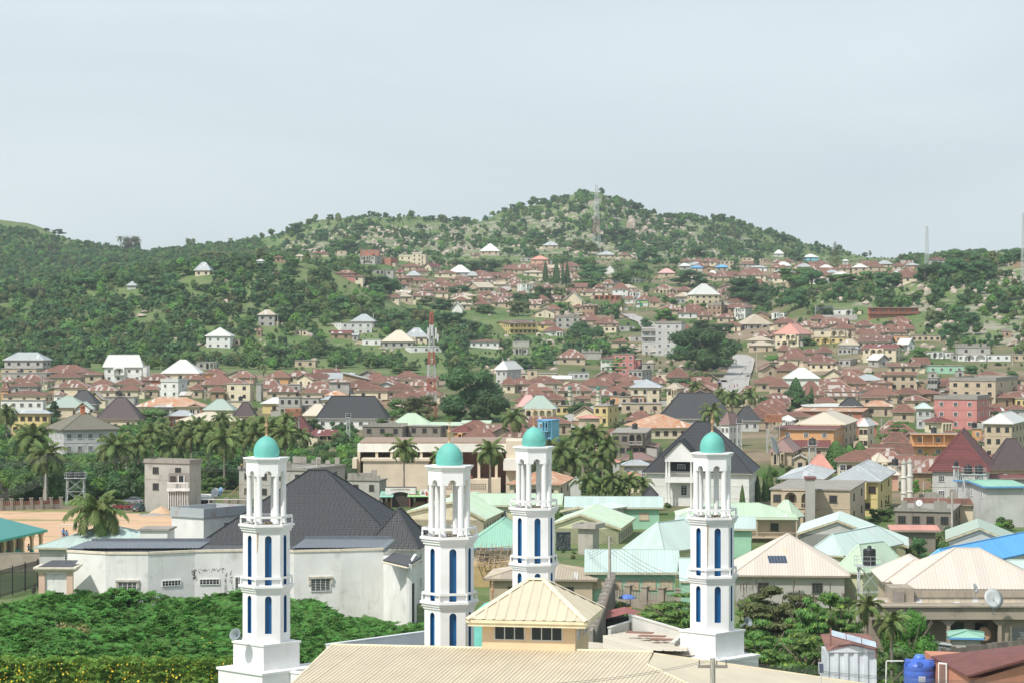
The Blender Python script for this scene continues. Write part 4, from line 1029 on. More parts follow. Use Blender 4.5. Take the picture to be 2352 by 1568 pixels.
nf += filler(12, (1740, 740, 1960, 800), 'rrRt', 'cttg', seed=13)
for i_, r_ in enumerate(((0, 870, 980, 900), (1180, 870, 1640, 905), (1750, 878, 2352, 930))): nf += filler(46, r_, 'rrrrR', 'cttgb', (8, 14), 70 + i_, gap=.46)
nf += filler(10, (1960, 930, 2352, 985), 'rrgt', 'ctg', seed=15)
for i_, (n_, r_) in enumerate(((40, (0, 862, 1000, 940)), (30, (1180, 862, 1620, 960)), (40, (1740, 862, 2352, 1000)), (24, (1560, 600, 2100, 640)), (22, (900, 620, 1200, 700)), (26, (1200, 640, 1760, 760)), (24, (1740, 730, 2130, 850)), (14, (1060, 960, 1500, 1010)), (16, (1780, 1000, 2352, 1100)))): nf += filler(n_, r_, 'rrrrrrrR', 'cttgbt', (8, 13), 40 + i_, gap=.6)
print('filler houses', nf)
# vegetation
LEAF = {'dark': lambda: leafm('leaf_dark', (.065, .14, .052), (.105, .195, .07)), 'mid': lambda: leafm('leaf_mid', (.10, .20, .055), (.16, .27, .08)),
  'bright': lambda: leafm('leaf_bright', (.12, .26, .05), (.19, .33, .07)), 'olive': lambda: leafm('leaf_olive', (.13, .165, .06), (.2, .22, .09)),
  'palm': lambda: leafm('leaf_palm', (.10, .18, .055), (.18, .25, .08), (.26, .27, .1)), 'yellow': lambda: leafm('leaf_yellowish', (.2, .19, .07), (.28, .25, .1)), 'flame': lambda: leafm('leaf_flame_tree', (.08, .18, .045), (.13, .24, .06), (.5, .62, .1), .35, .5, 14, .9), 'bare': lambda: leafm('leaf_sparse', (.1, .11, .07), (.16, .15, .1))}
def bark(): return plain('bark', (.2, .16, .12), .9, .25)
def nunit(rng):
 v = Vector((rng.gauss(0, 1), rng.gauss(0, 1), rng.gauss(0, 1))); return v.normalized()
def leafcloud(mb, lobes, n, size, rng, up=.3, mi=0, shell=.55, elong=1.5):
 wts = [l[3] * l[4] for l in lobes];
 for i in range(n):
  l = rng.choices(lobes, wts)[0]; u = nunit(rng); r = (shell + (1 - shell) * rng.random()) * (1 + .12 * math.sin(9 * u.x + 7 * u.z + l[0] * 20))
  if u.z < -.35: u.z *= -.6
  p = Vector((l[0] + u.x * l[3] * r, l[1] + u.y * l[4] * r, l[2] + u.z * l[5] * r))
  nn = (u + Vector((0, 0, up)) + nunit(rng) * .55).normalized(); t = nn.orthogonal().normalized(); t = Matrix.Rotation(rng.random() * 6.28, 3, nn) @ t
  b = nn.cross(t); s = size * rng.uniform(.6, 1.4); e = s * elong
  mb.add([p - t * e, p + b * s * .6 - nn * s * .15, p + t * e - nn * s * .3, p - b * s * .6 - nn * s * .15], [(0, 1, 2, 3)], mi)
def core(mb, l, k, rng, n=9):
 pr = [];
 vs = []; fs = []
 for j in range(6):
  a = -math.pi / 2 + math.pi * j / 5
  for i in range(n):
   r = k * rng.uniform(.82, 1.05); vs.append((l[0] + l[3] * r * math.cos(a) * math.cos(6.283 * i / n), l[1] + l[4] * r * math.cos(a) * math.sin(6.283 * i / n), l[2] + l[5] * r * math.sin(a)))
 fs = [(j * n + i, j * n + (i + 1) % n, (j + 1) * n + (i + 1) % n, (j + 1) * n + i) for j in range(5) for i in range(n)]
 mb.add(vs, fs)
def lobeset(kind, rng):
 L = []
 if kind == 'round':
  for i in range(15):
   u = nunit(rng); u.z = abs(u.z) * .9 - .25; r = rng.uniform(.2, .34); L.append((u.x * .3, u.y * .3, .46 + u.z * .46, r * .74, r * .74, r * .66))
 elif kind == 'wide':
  for i in range(22):
   a = rng.random() * 6.28; q = rng.uniform(.1, .4); L.append((q * math.cos(a), q * math.sin(a), .68 + rng.uniform(-.46, .16) - q * .3, rng.uniform(.13, .21), rng.uniform(.13, .21), rng.uniform(.1, .18)))
 elif kind == 'layer':
  for i in range(20):
   a = rng.random() * 6.28; q = rng.uniform(.05, .42); z = rng.choice([.38, .52, .66, .8, .9]); L.append((q * math.cos(a) * (1.15 - z * .5), q * math.sin(a) * (1.15 - z * .5), z, rng.uniform(.12, .2), rng.uniform(.12, .2), .05))
 elif kind == 'bush':
  for i in range(8):
   a = rng.random() * 6.28; q = rng.uniform(0, .3); r = rng.uniform(.16, .27); L.append((q * math.cos(a), q * math.sin(a), rng.uniform(.2, .62), r, r, r * .95))
 elif kind == 'flame':
  for i in range(110):
   u = nunit(rng); u.z = abs(u.z); L.append((u.x * .42, u.y * .42, .22 + u.z * .7 * rng.uniform(.4, 1), rng.uniform(.08, .16), rng.uniform(.08, .16), .035))
 elif kind == 'tall':
  for i in range(12):
   z = rng.uniform(.28, .9); q = .28 * (1 - abs(z - .5)); a = rng.random() * 6.28; L.append((q * math.cos(a), q * math.sin(a), z, .17, .17, .12))
 return L
CROWN = {}
def crown_mesh(kind, v, n, size, leaf):
 key = (kind, v, n, leaf)
 if key not in CROWN:
  rng = random.Random(hash((kind, v)) % 1000 if False else sum(map(ord, kind)) + v * 17); L = lobeset(kind, rng); mb = MB()
  if kind != 'layer' and leaf != 'bare':
   for l in L: core(mb, l, .72, rng, 7)
  leafcloud(mb, L, n, size, rng)
  CROWN[key] = mb.mesh('crown', LEAF[leaf]())
 return CROWN[key]
TRK = {}
def trunk_mesh(v, bare=False):
 if (v, bare) not in TRK:
  rng = random.Random(50 + v); mb = MB(); mb.path([(0, 0, 0), (.01, .01, .2), (0.02, 0, .38)], [.035, .027, .022], 7)
  for i in range(9 if not bare else 16):
   a = rng.random() * 6.28; q = rng.uniform(.2, .36); z = rng.uniform(.6, .9)
   mid = (q * .45 * math.cos(a), q * .45 * math.sin(a), .38 + (z - .38) * .6); end = (q * math.cos(a), q * math.sin(a), z)
   mb.path([(.02, 0, rng.uniform(.22, .38)), mid, end], [.018, .011, .004], 5)
   if bare:
    for j in range(7):
     b = a + rng.uniform(-1, 1); e = Vector(mid) + Vector((math.cos(b) * rng.uniform(.1, .25), math.sin(b) * rng.uniform(.1, .25), rng.uniform(.1, .35)))
     mb.path([mid, e], [.006, .002], 4)
  TRK[(v, bare)] = mb.mesh('trunk', bark())
 return TRK[(v, bare)]
def tree(kind, x, yt, yb, w, leaf='dark', label=None, name='tree', cat='tree', group=None, d=None, v=None, n=None, depth=0):
 d = d or hit(x, yb); d += depth; s = F / d; z = gz(XD(x, d), d) - .2
 h = ZY(yt, d) - z; wm_ = w / s; v = RND.randrange(4) if v is None else v
 n = n or (500 if w < 22 else 1100 if w < 45 else 2600 if w < 90 else 5200); sz = {500: .05, 1100: .036, 2600: .024, 5200: .019}.get(n, .02)
 t = thing(name, label, cat, (XD(x, d), d, z), RND.random() * 6.28, group)
 place('crown', crown_mesh(kind, v, n, sz, leaf), t, scale=(wm_ * 1.22, wm_ * 1.22, h * 1.03))
 place('trunk', trunk_mesh(v, leaf == 'bare'), t, scale=(h * .9 if h < wm_ else wm_, h * .9 if h < wm_ else wm_, h))
 if not label: auto(t, {'dark': 'dark green tree', 'mid': 'mid-green tree', 'bright': 'bright green tree', 'olive': 'olive-brown tree', 'bare': 'nearly bare tree', 'yellow': 'yellowish tree'}[leaf].replace('tree', {'bush': 'bushy tree', 'wide': 'spreading tree', 'round': 'round tree', 'layer': 'layered tree', 'tall': 'tall tree'}[kind]), x, (yt + yb) / 2)
 return t
# fronds and palms
def frond_mesh(v, droop, nl=26, wid=.25):
 rng = random.Random(v); mb = MB(); pts = []; a = .9 - droop * .5
 p = Vector((0, 0, 0)); n = 9
 for i in range(n + 1):
  pts.append(p.copy()); a2 = a - (droop + 1.3) * (i / n)**1.3; p = p + Vector((math.cos(a2), 0, math.sin(a2))) / n
 mb.path(pts, [.012 * (1 - i / (n + 1)) + .002 for i in range(n + 1)], 4)
 for i in range(2, nl):
  t = i / nl * n; k = min(int(t), n - 1); q = pts[k].lerp(pts[k + 1], t - k); dr = (pts[k + 1] - pts[k]).normalized(); L = wid * math.sin(math.pi * (.12 + .86 * i / nl))**.6 * rng.uniform(.85, 1.15)
  for sd_ in (-1, 1):
   e = q + dr * L * .5 + Vector((0, sd_ * L * .72, -L * rng.uniform(.35, .9))); m_ = q.lerp(e, .5) + Vector((0, 0, L * .08)); wv = dr * .024
   mb.add([q - wv, q + wv, m_ + wv * 1.3, e, m_ - wv * 1.3], [(0, 1, 2, 3, 4)])
 return mb.mesh('frond', LEAF['palm']())
FR = [frond_mesh(i, dd) for i, dd in enumerate((.1, .45, .8, 1.15, 1.5))]
def palm(x, yc, yb, r, label=None, d=None, nf_=20, thick=.2, name='coconut_palm', lean=.0, group='palms behind the sandy field', seed=None, depth=0):
 d = (d or hit(x, yb)) + depth; s = F / d; zb = gz(XD(x, d), d) - .1; h = ZY(yc, d) - zb; L = r / s; rng = random.Random(int(x * 3 + yc))
 t = thing(name, label, 'palm', (XD(x, d) - lean, d, zb), 0, group); mb = MB()
 mb.path([(0, 0, 0), (lean * .2, 0, h * .3), (lean * .6, 0, h * .7), (lean, 0, h)], [thick * 1.4, thick, thick * .85, thick * .8], 8)
 mb.lathe([(thick, -.5), (thick * 1.7, -.1), (thick * 1.2, .35), (.05, .6)], 8, (lean, 0, h)); mb.obj('trunk', plain('palm_bark', (.24, .2, .16), .9, .25), t)
 for i in range(nf_):
  a = i * 2.399 + rng.uniform(-.25, .25); k = i / nf_; m_ = FR[min(4, int(k * 5))]; sc_ = L * (1.05 if k > .25 else .85) * rng.uniform(.9, 1.1)
  place('frond', m_, t, (lean, 0, h + .25 - .1 * k), rot=(rng.uniform(-.2, .2), -(.55 - k * .9), a), scale=sc_)
 if not label: auto(t, 'coconut palm', x, yc)
 return t
def spire(x, yt, yb, w, label=None, d=None, fat=.5, leaf='mid', name='cypress', n=1500, group=None, rag=.3):
 d = d or hit(x, yb); s = F / d; zb = gz(XD(x, d), d) - .1; H = ZY(yt, d) - zb; key = (name, leaf, n, round(fat, 1), round(rag, 1))
 if key not in CROWN:
  rng = random.Random(n); mb = MB()
  for i in range(n):
   z = rng.random()**.9; pr = (1 - z)**.75 * (.35 + .65 * min(1, z / .12)) if fat < .8 else (1 - z)**.6 * min(1, (z + .05) / .2); r = .5 * pr * rng.uniform(.75, 1 + rag); a = rng.random() * 6.283
   p = Vector((r * math.cos(a), r * math.sin(a), .03 + z * .97)); o_ = Vector((math.cos(a), math.sin(a), 0)); sd_ = Vector((-math.sin(a), math.cos(a), 0)); L = .035
   mb.add([p - sd_ * .05, p + sd_ * .05, p + o_ * .07 + sd_ * .03 - Vector((0, 0, L)), p + o_ * .05 - Vector((0, 0, L * 1.6))], [(0, 1, 2, 3)])
  mb.lathe([(.28, .06), (.36, .2), (.3, .5), (.12, .85), (.01, .99)], 8)
  CROWN[key] = mb.mesh('crown', LEAF[leaf]())
 t = thing(name, label, 'tree', (XD(x, d), d, zb), RND.random() * 6, group)
 place('crown', CROWN[key], t, scale=(w / s, w / s, H)); q = MB(); q.tube((0, 0, 0), (0, 0, H * .5), .18, .06); q.obj('trunk', bark(), t)
 if not label: auto(t, 'slim columnar cypress', x, yt)
 return t
def conifer(x, yt, yb, w, label, d=None, leaf='dark', layers=15, name='araucaria'):
 d = d or hit(x, yb); s = F / d; zb = gz(XD(x, d), d); H = ZY(yt, d) - zb; W = w / s / 2; rng = random.Random(int(x)); mb = MB(); q = MB(); q.tube((0, 0, 0), (0, 0, H), .22, .03)
 for k in range(layers):
  z = H * (.12 + .86 * k / layers); r = W * (1 - k / layers)**.8 + .15
  for j in range(7):
   a = rng.random() * 6.28; e = Vector((r * math.cos(a), r * math.sin(a), z + r * .15)); q.path([(0, 0, z), e], [.06, .02], 4)
   for m_ in range(9):
    c = Vector((0, 0, z)).lerp(e, .25 + m_ / 11); sd_ = Vector((-math.sin(a), math.cos(a), 0)) * (.35 + .03 * W); mb.add([c - sd_, c + Vector((0, 0, .22)), c + sd_, c + Vector((math.cos(a), math.sin(a), -.8)) * .3], [(0, 1, 2, 3)])
 t = thing(name, label, 'tree', (XD(x, d), d, zb)); mb.obj('crown', LEAF[leaf](), t); q.obj('trunk', bark(), t); return t
# named trees
tree('wide', 1090, 826, 972, 132, n=8000, leaf='dark', label='great dense dark round tree right of the red and white mast', v=2, d=775)
tree('bush', 1120, 880, 968, 100, 'dark', 'lower bushy half of the great round tree mass', d=765, n=2600); tree('bush', 1050, 890, 968, 90, 'dark', 'leafy undergrowth tree at the foot of the great round tree, mast side', d=768, n=2600); tree('wide', 960, 900, 965, 80, 'olive', d=780); tree('wide', 925, 905, 960, 70, 'mid', d=790)
tree('wide', 1622, 738, 862, 135, 'dark', 'huge dark spreading tree left of the curving grey road', v=2, n=7000)
tree('round', 1588, 752, 852, 80, 'dark', 'lower left half of the dark tree mass by the road', v=0)
tree('round', 1655, 762, 850, 70, 'mid', 'right-hand crown of the dark tree mass, leaning over the curving road', v=3)
TREES = '''
A1 810 212 375 280 wide mid
A1 875 260 375 170 round dark
A1 2095 400 585 270 wide dark
A1 130 352 440 100 round dark
A1 345 400 500 130 wide mid
A1 560 375 470 130 layer mid
A1 1120 560 700 300 wide dark
A1 1240 590 760 180 round dark
A1 1020 560 680 150 round olive
A1 370 75 190 150 wide dark
A1 325 130 215 110 round dark
A1 525 50 105 60 round mid
A1 590 170 265 110 bush dark
A1 755 22 105 70 round olive
A1 945 95 195 155 round dark
A1 1500 95 165 70 round dark
A1 1535 168 262 100 bush dark
A1 1840 22 105 110 wide dark
A1 1700 0 90 130 bush olive
A1 1130 0 55 50 round dark
A1 1720 210 275 85 bush mid
A1 660 40 110 40 tall olive
A1 2330 250 310 90 bush dark
A1 1890 662 745 210 wide dark
A1 1570 760 860 150 round olive
A1 1720 770 890 220 wide dark
A1 1290 890 1050 220 wide dark
A1 1500 870 1060 200 round olive
A1 1800 880 1060 340 wide dark
A1 1420 950 1100 180 bush dark
A1 2100 840 930 170 round mid
A1 1150 900 1030 160 wide mid
A1 550 500 620 160 bush dark
A1 60 440 560 200 wide dark
A0 1190 200 335 190 wide bare
A0 1250 262 335 90 round dark
A0 1750 220 280 90 wide olive
A0 1775 275 335 100 round dark
A0 2000 325 475 320 wide olive
A0 2230 380 520 200 round dark
A0 1330 440 570 330 wide mid
A0 1400 560 760 300 wide dark
A0 800 540 720 230 round dark
A0 1040 520 640 140 round dark
A0 1690 495 590 180 round bright
A0 1520 500 570 110 round mid
A0 535 145 195 115 wide dark
A0 430 140 180 60 round dark
A0 845 255 295 60 round olive
A0 985 275 330 60 tall dark
A0 340 670 790 200 wide bare
A0 1850 655 730 110 round olive
A0 470 280 400 60 tall bare
A0 1450 330 365 110 round mid
A0 1930 275 320 110 bush mid
H2 740 798 948 260 wide dark
H2 720 605 740 140 round olive
H2 1630 850 1030 290 wide dark
H2 980 880 1000 200 wide mid
H2 1140 790 930 170 wide dark
H2 190 190 260 90 round dark
H2 85 245 295 70 round dark
H2 300 205 250 60 round dark
H2 415 195 225 40 bush olive
H2 2150 890 1170 440 wide dark
H2 2290 1060 1240 160 wide dark
H2 1260 320 380 110 round dark
H2 1770 360 420 110 bush dark
H2 2030 440 470 50 wide dark
H2 2145 468 490 30 round dark
H2 2205 475 500 40 round dark
H2 600 250 330 180 bush dark
H2 670 340 430 120 bush mid
H2 430 480 580 140 wide dark
H2 210 490 640 180 wide dark
H2 580 590 700 120 round olive
H2 1000 460 640 260 wide dark
H2 950 200 280 120 round dark
H2 1090 240 300 110 round dark
H2 1160 255 330 110 round dark
H2 1370 600 690 220 wide dark
H2 1250 640 800 200 wide dark
H2 1350 740 860 120 round dark
H2 1700 640 800 170 round dark
H2 1840 460 530 100 round mid
H2 1540 400 470 120 round dark
H2 2030 820 890 60 tall dark
H2 270 985 1180 190 wide dark
H2 420 990 1160 130 wide olive
H2 540 1000 1190 90 tall olive
H2 440 1150 1285 190 round bright
H2 920 1150 1330 150 wide mid
H2 1225 1310 1420 140 round dark
H2 1230 995 1060 95 bush mid
H2 1410 1100 1200 90 round mid
H2 1480 1120 1195 70 round mid
H2 1400 1200 1340 190 wide bright
H2 1650 1140 1190 60 round bright
H2 1740 1300 1460 220 wide dark
H2 1930 1340 1460 200 wide dark
H2 620 1330 1500 200 round dark
H2 790 1380 1490 110 round dark
H2 130 1060 1230 260 wide dark
H2 60 1120 1300 200 wide olive
H2 690 950 1040 220 wide mid
H2 1760 1170 1230 90 round mid
B2 930 300 490 240 layer bright
B2 1040 170 290 200 wide dark
B2 1740 400 600 200 wide olive
B2 1560 470 590 230 wide dark
B2 640 680 825 250 wide dark
B2 880 650 735 130 round mid
B2 1440 572 690 170 layer mid
B2 560 20 165 160 round dark
B2 690 10 165 130 round dark
B2 800 10 150 90 round dark
B2 1150 20 60 160 bush mid
B2 100 270 400 220 wide dark
B2 1900 620 760 170 wide mid
B2 2050 600 760 160 wide dark
B2 2320 630 800 150 wide dark
B2 1620 300 400 120 bush bright
C3 1190 185 475 300 layer mid
C3 1825 108 250 215 round dark
C3 965 420 500 95 round mid
C3 1600 690 925 370 layer bright
C3 1340 720 900 110 tall bright
C3 1070 875 1010 110 layer bright
C3 1040 960 1110 200 wide mid
C3 1420 585 740 160 wide olive
C3 1375 1210 1480 220 wide dark
C3 1910 1020 1090 90 bush dark
C3 2100 90 200 60 tall olive
C3 180 30 130 180 wide dark
C3 60 590 700 120 bush bright
B3 50 265 355 130 round bright
B3 370 100 190 150 wide mid
B3 2110 330 375 90 bush mid
B3 1870 360 470 130 round dark
B3 2330 590 680 110 round dark
B3 900 415 510 200 wide mid
B3 1400 495 570 110 bush mid
B3 1400 195 320 150 wide mid
B3 280 560 760 220 wide dark
B3 60 640 760 140 wide dark
B3 2250 400 470 160 bush mid
A3 30 152 205 60 round dark
A3 155 190 268 150 wide dark
A3 240 330 450 170 wide dark
A3 490 295 332 80 round dark
A3 650 290 345 70 round dark
A3 890 362 390 60 wide dark
A3 940 350 400 30 tall olive
A3 1290 425 455 60 round dark
A3 1335 410 450 40 tall olive
A3 1550 340 420 140 wide dark
A3 250 480 680 330 wide mid
A3 400 510 720 270 round dark
A3 700 540 660 280 wide bright
A3 900 530 640 160 round mid
A3 1100 525 700 250 wide dark
A3 1250 510 560 130 round olive
A3 1440 445 640 200 wide dark
A3 1760 322 500 330 wide mid
A3 1700 400 640 260 round dark
A3 1900 400 620 290 wide dark
A3 1550 430 620 200 round dark
A3 2010 430 610 170 wide dark
A3 2130 385 470 100 round dark
A3 2260 300 450 230 wide dark
A3 1980 320 400 70 round dark
A3 250 670 900 210 wide dark
A3 650 610 830 170 wide dark
A3 490 840 990 90 tall olive
A3 500 830 930 120 bush dark
A3 1800 900 1050 220 wide dark
A3 1560 880 990 250 bush mid
A3 1120 970 1090 200 bush dark
A3 1880 620 730 120 bush dark
A3 1800 720 850 170 bush dark
A3 1530 750 850 150 bush dark
A3 2150 790 930 160 bush dark
A3 800 870 970 60 tall mid
C1 1170 155 400 290 layer mid
C1 860 430 700 260 round bright
C1 640 440 680 230 round mid
C1 400 418 640 260 wide dark
C1 760 275 430 120 wide olive
C1 570 340 450 120 bush olive
C1 900 310 440 110 wide dark
C1 1500 140 260 190 layer bright
C1 500 150 290 120 wide dark
C0 1400 58 240 330 round mid
C0 1130 55 260 320 wide yellow
C0 60 260 470 150 round dark
C0 760 430 720 420 wide mid
C0 70 480 800 320 wide dark
C0 350 210 480 230 wide dark
C0 850 560 720 200 wide dark
C0 1250 550 800 260 wide dark
C0 1560 520 620 260 wide dark
C0 1800 130 260 270 wide mid
C0 1960 680 850 220 wide mid
C0 460 720 900 170 bush bright
C0 570 740 880 110 bush mid
C0 1100 750 850 240 bush bright
C0 1230 765 850 150 bush yellow
C0 2080 100 260 130 wide mid
C2 420 990 1210 140 round mid
C2 1440 920 990 90 bush mid
C2 60 340 400 110 bush dark
'''
for ln in TREES.strip().split('\n'):
 s = ln.split(); T = tile(s[0]); x, yt, yb, w_ = [float(v) for v in s[1:5]]
 tree(s[5], T[0] + x * T[2], T[1] + yt * T[2], T[1] + yb * T[2], w_ * T[2], s[6])
tree('wide', 930, 835, 858, 60, 'mid')
# palms
PALMS = [(318, 1028, 1127, 48), (397, 1032, 1110, 52), (515, 1014, 1128, 58), (440, 1006, 1120, 44), (478, 995, 1120, 48), (560, 985, 1112, 46), (597, 982, 1115, 44), (350, 1000, 1110, 44), (625, 990, 1118, 48), (655, 1000, 1120, 46), (540, 1000, 1112, 40),
         (372, 990, 1085, 38), (455, 978, 1090, 38), (420, 985, 1090, 36), (690, 1004, 1100, 38), (585, 1006, 1120, 44), (660, 966, 1085, 36), (508, 965, 1080, 34)]
for a in PALMS: palm(*a, d=None if a[2] > 1100 else 600)
palm(220, 1182, 1300, 86, 'large coconut palm standing alone before the sandy field', d=318, nf_=26, thick=.26, group=None, lean=.5)
palm(265, 1030, 1140, 62, 'dark oil palm with a stout hairy trunk left of the coconut palms', name='oil_palm', thick=.55, nf_=26, group=None)
palm(75, 1010, 1125, 66, 'tall dark oil palm before the tiled mansion', name='oil_palm', thick=.5, nf_=28, group=None)
palm(105, 1050, 1150, 58, 'lower dark oil palm beside the concrete street pole', name='oil_palm', thick=.5, nf_=26, group=None)
palm(15, 950, 1040, 36, 'small palm at the left edge beside the pale yellow house', group=None)
palm(928, 1032, 1138, 44, 'coconut palm in front of the left half of the cream hall', group=None, thick=.17, d=470)
palm(1018, 1052, 1128, 40, 'coconut palm half hidden behind the second minaret', group=None, d=480)
palm(1126, 1038, 1136, 50, 'coconut palm before the right end of the cream hall', group=None, thick=.2, d=468)
palm(1180, 962, 1040, 44, 'coconut palm right of the great round tree', group=None)
for a, b in (((1290, 1042, 1120, 50), 'a'), ((1340, 1006, 1110, 50), 'b'), ((1366, 1000, 1110, 50), 'c'), ((1396, 1026, 1112, 44), 'd'), ((1262, 1030, 1110, 42), 'e'), ((1318, 1060, 1120, 46), 'f'), ((1384, 1052, 1112, 42), 'g')):
 palm(*a, group='coconut palms between the two right minarets')
for a in ((1351, 1108, 1142, 36), (1406, 1104, 1142, 38), (1446, 1106, 1142, 36), (1476, 1112, 1142, 32), (1382, 1122, 1144, 30), (1424, 1126, 1144, 32)):
 palm(*a, d=452, name='royal_palm', thick=.22, nf_=18, group='royal palms before the white mansion')
palm(1636, 948, 1010, 40, 'royal palm with arching fronds above the fourth minaret', name='royal_palm', group=None, thick=.3)
for a in ((1598, 888, 930, 26), (1682, 912, 960, 30), (1722, 908, 958, 32), (1655, 905, 950, 24)): palm(*a, group='palms above the charcoal roofs', thick=.3)
palm(274, 842, 872, 18, 'small lone palm in front of the large white two-storey house', group=None)
for a in ((704, 590, 620, 18), (276, 549, 570, 11), (530, 552, 570, 9), (1089, 688, 706, 15), (1490, 640, 662, 15), (1306, 700, 725, 12), (1430, 698, 725, 16), (605, 846, 866, 16), (680, 850, 866, 12), (694, 848, 866, 12), (1082, 838, 860, 12), (1150, 784, 800, 12), (1512, 546, 562, 7), (1415, 585, 600, 8), (1850, 605, 622, 10)):
 palm(*a, nf_=13, group='small palms scattered on the slopes', thick=.3)
palm(1992, 1398, 1470, 50, 'young palm with upright fronds before the stained concrete house', d=212, nf_=16, group=None, thick=.14)
palm(2048, 1436, 1500, 56, 'drooping palm beside the stained concrete house', d=208, nf_=18, group=None, thick=.14)
for a in ((1450, 1030, 1097, 16), (1358, 1043, 1092, 20), (1392, 1055, 1098, 17), (1705, 1111, 1150, 15), (1740, 1090, 1150, 16), (1757, 1084, 1150, 16), (1768, 1066, 1148, 22), (1656, 1095, 1150, 9)):
 spire(*a, group='cypresses around the white mansion', d=None if a[1] < 1100 else 455)
for a in ((1864, 884, 936, 13), (1899, 904, 936, 8), (1253, 598, 648, 13), (1278, 596, 652, 16), (1293, 604, 652, 9), (1303, 601, 652, 13)): spire(*a, leaf='dark', group='dark cypresses on the slopes')
spire(1828, 865, 936, 34, 'tall dark willowy conifer beside the thin cypresses', leaf='dark', name='conifer', fat=.9, rag=.5, n=1800)
for a, lb in (((1919, 1010, 1084, 48), 'broad weeping conifer, leftmost of the dense dark group'), ((1950, 1020, 1082, 38), 'broad weeping conifer in the middle of the dense dark group'), ((1975, 1012, 1082, 42), 'broad weeping conifer, rightmost of the dense dark group'), ((1936, 1024, 1084, 36), 'smaller weeping conifer within the dense dark group')):
 spire(*a, lb, fat=.9, leaf='mid', name='conifer', n=4200, rag=.35)
conifer(125, 918, 965, 38, 'small layered araucaria behind the pale yellow house'); conifer(205, 944, 1032, 32, 'tall narrow araucaria in front of the grey tiled mansion', layers=26)
conifer(245, 944, 975, 18, 'young araucaria beside the dark brown roof'); conifer(186, 930, 960, 16, 'little araucaria behind the mansion chimney')
conifer(1918, 553, 622, 38, 'tall thin grey-green conifer on the right ridge', leaf='olive', layers=24)
# scrub that nobody could count, boulders and rubble
PATCH = [([(-40, 690), (150, 655), (300, 600), (600, 585), (760, 590), (860, 615), (935, 680), (1010, 745), (1000, 848), (-40, 848)], 1.0), ([(-40, 512), (260, 580), (330, 588), (600, 556), (620, 592), (300, 640), (-40, 692)], .75),
         ([(600, 556), (740, 510), (1100, 508), (1350, 445), (1500, 483), (1760, 532), (1960, 590), (1700, 602), (1300, 592), (900, 588)], .15), ([(1140, 490), (1350, 450), (1500, 483), (1700, 515), (1850, 560), (1800, 600), (1480, 590), (1400, 560), (1300, 540), (1180, 560)], .36),
         ([(1640, 640), (1760, 640), (1850, 648), (2000, 640), (2090, 598), (2200, 572), (2290, 600), (2270, 650), (2130, 680), (2060, 720), (1950, 700), (1800, 700), (1680, 690)], 1.1), ([(2040, 640), (2352, 600), (2420, 800), (2150, 775), (1900, 740), (1900, 690)], .36),
         ([(900, 765), (1120, 760), (1480, 735), (1480, 800), (1300, 848), (930, 848)], 1.0), ([(900, 600), (1750, 610), (1750, 740), (1000, 740)], .22), ([(1740, 690), (2360, 760), (2360, 860), (1740, 860)], .28), ([(300, 560), (760, 500), (1100, 500), (1400, 440), (1900, 560), (1900, 590), (300, 600)], .12)]
def visible_ok(x, y, d, r, tall):
 for b in BUILT:
  if b[0] - r * .3 < x < b[1] + r * .3 and b[4] > d - 4 and y - tall < b[3] - (b[3] - b[2]) * .22 and y > b[2]: return False
 X = XD(x, d)
 return not any((X - a)**2 + (d - c)**2 < (rr * .85)**2 for a, c, rr in FOOT)
ROADS = [[(1655, 897), (1668, 850), (1680, 815), (1640, 785), (1700, 785), (1740, 830), (1735, 897)], [(1410, 700), (1450, 700), (1530, 780), (1470, 790)], [(1090, 620), (1200, 620), (1200, 705), (1090, 700)]]
def scatter(n, size, seed, mult=1., patches=PATCH):
 rnd = np.random.RandomState(seed); out = []; xs = rnd.uniform(-40, 2400, n * 6); ds = np.sqrt(rnd.uniform(1010**2, 2530**2, n * 6)); Z = heights(xs, ds); ys = HY + (CH - Z) / ds * F; pr = np.zeros(n * 6)
 for pl, w_ in patches: pr = np.maximum(pr, inpoly(xs, ys, pl) * w_)
 cl = (np.sin(xs * .05 + 2 * np.sin(ds * .02)) + np.sin(ds * .045 + 1.7 * np.sin(xs * .031))) * .25 + .75
 for q in ROADS: pr[inpoly(xs, ys, q)] = 0
 keep = np.nonzero(rnd.uniform(0, 1, n * 6) < pr * cl * mult)[0]
 for i in keep:
  r = rnd.uniform(*size) * (.7 + .6 * rnd.rand()); s = F / ds[i]
  if visible_ok(xs[i], ys[i], ds[i], r * s, r * 1.4 * s): out.append((XD(xs[i], ds[i]), ds[i], Z[i], r, xs[i], ys[i]))
  if len(out) >= n: break
 return out
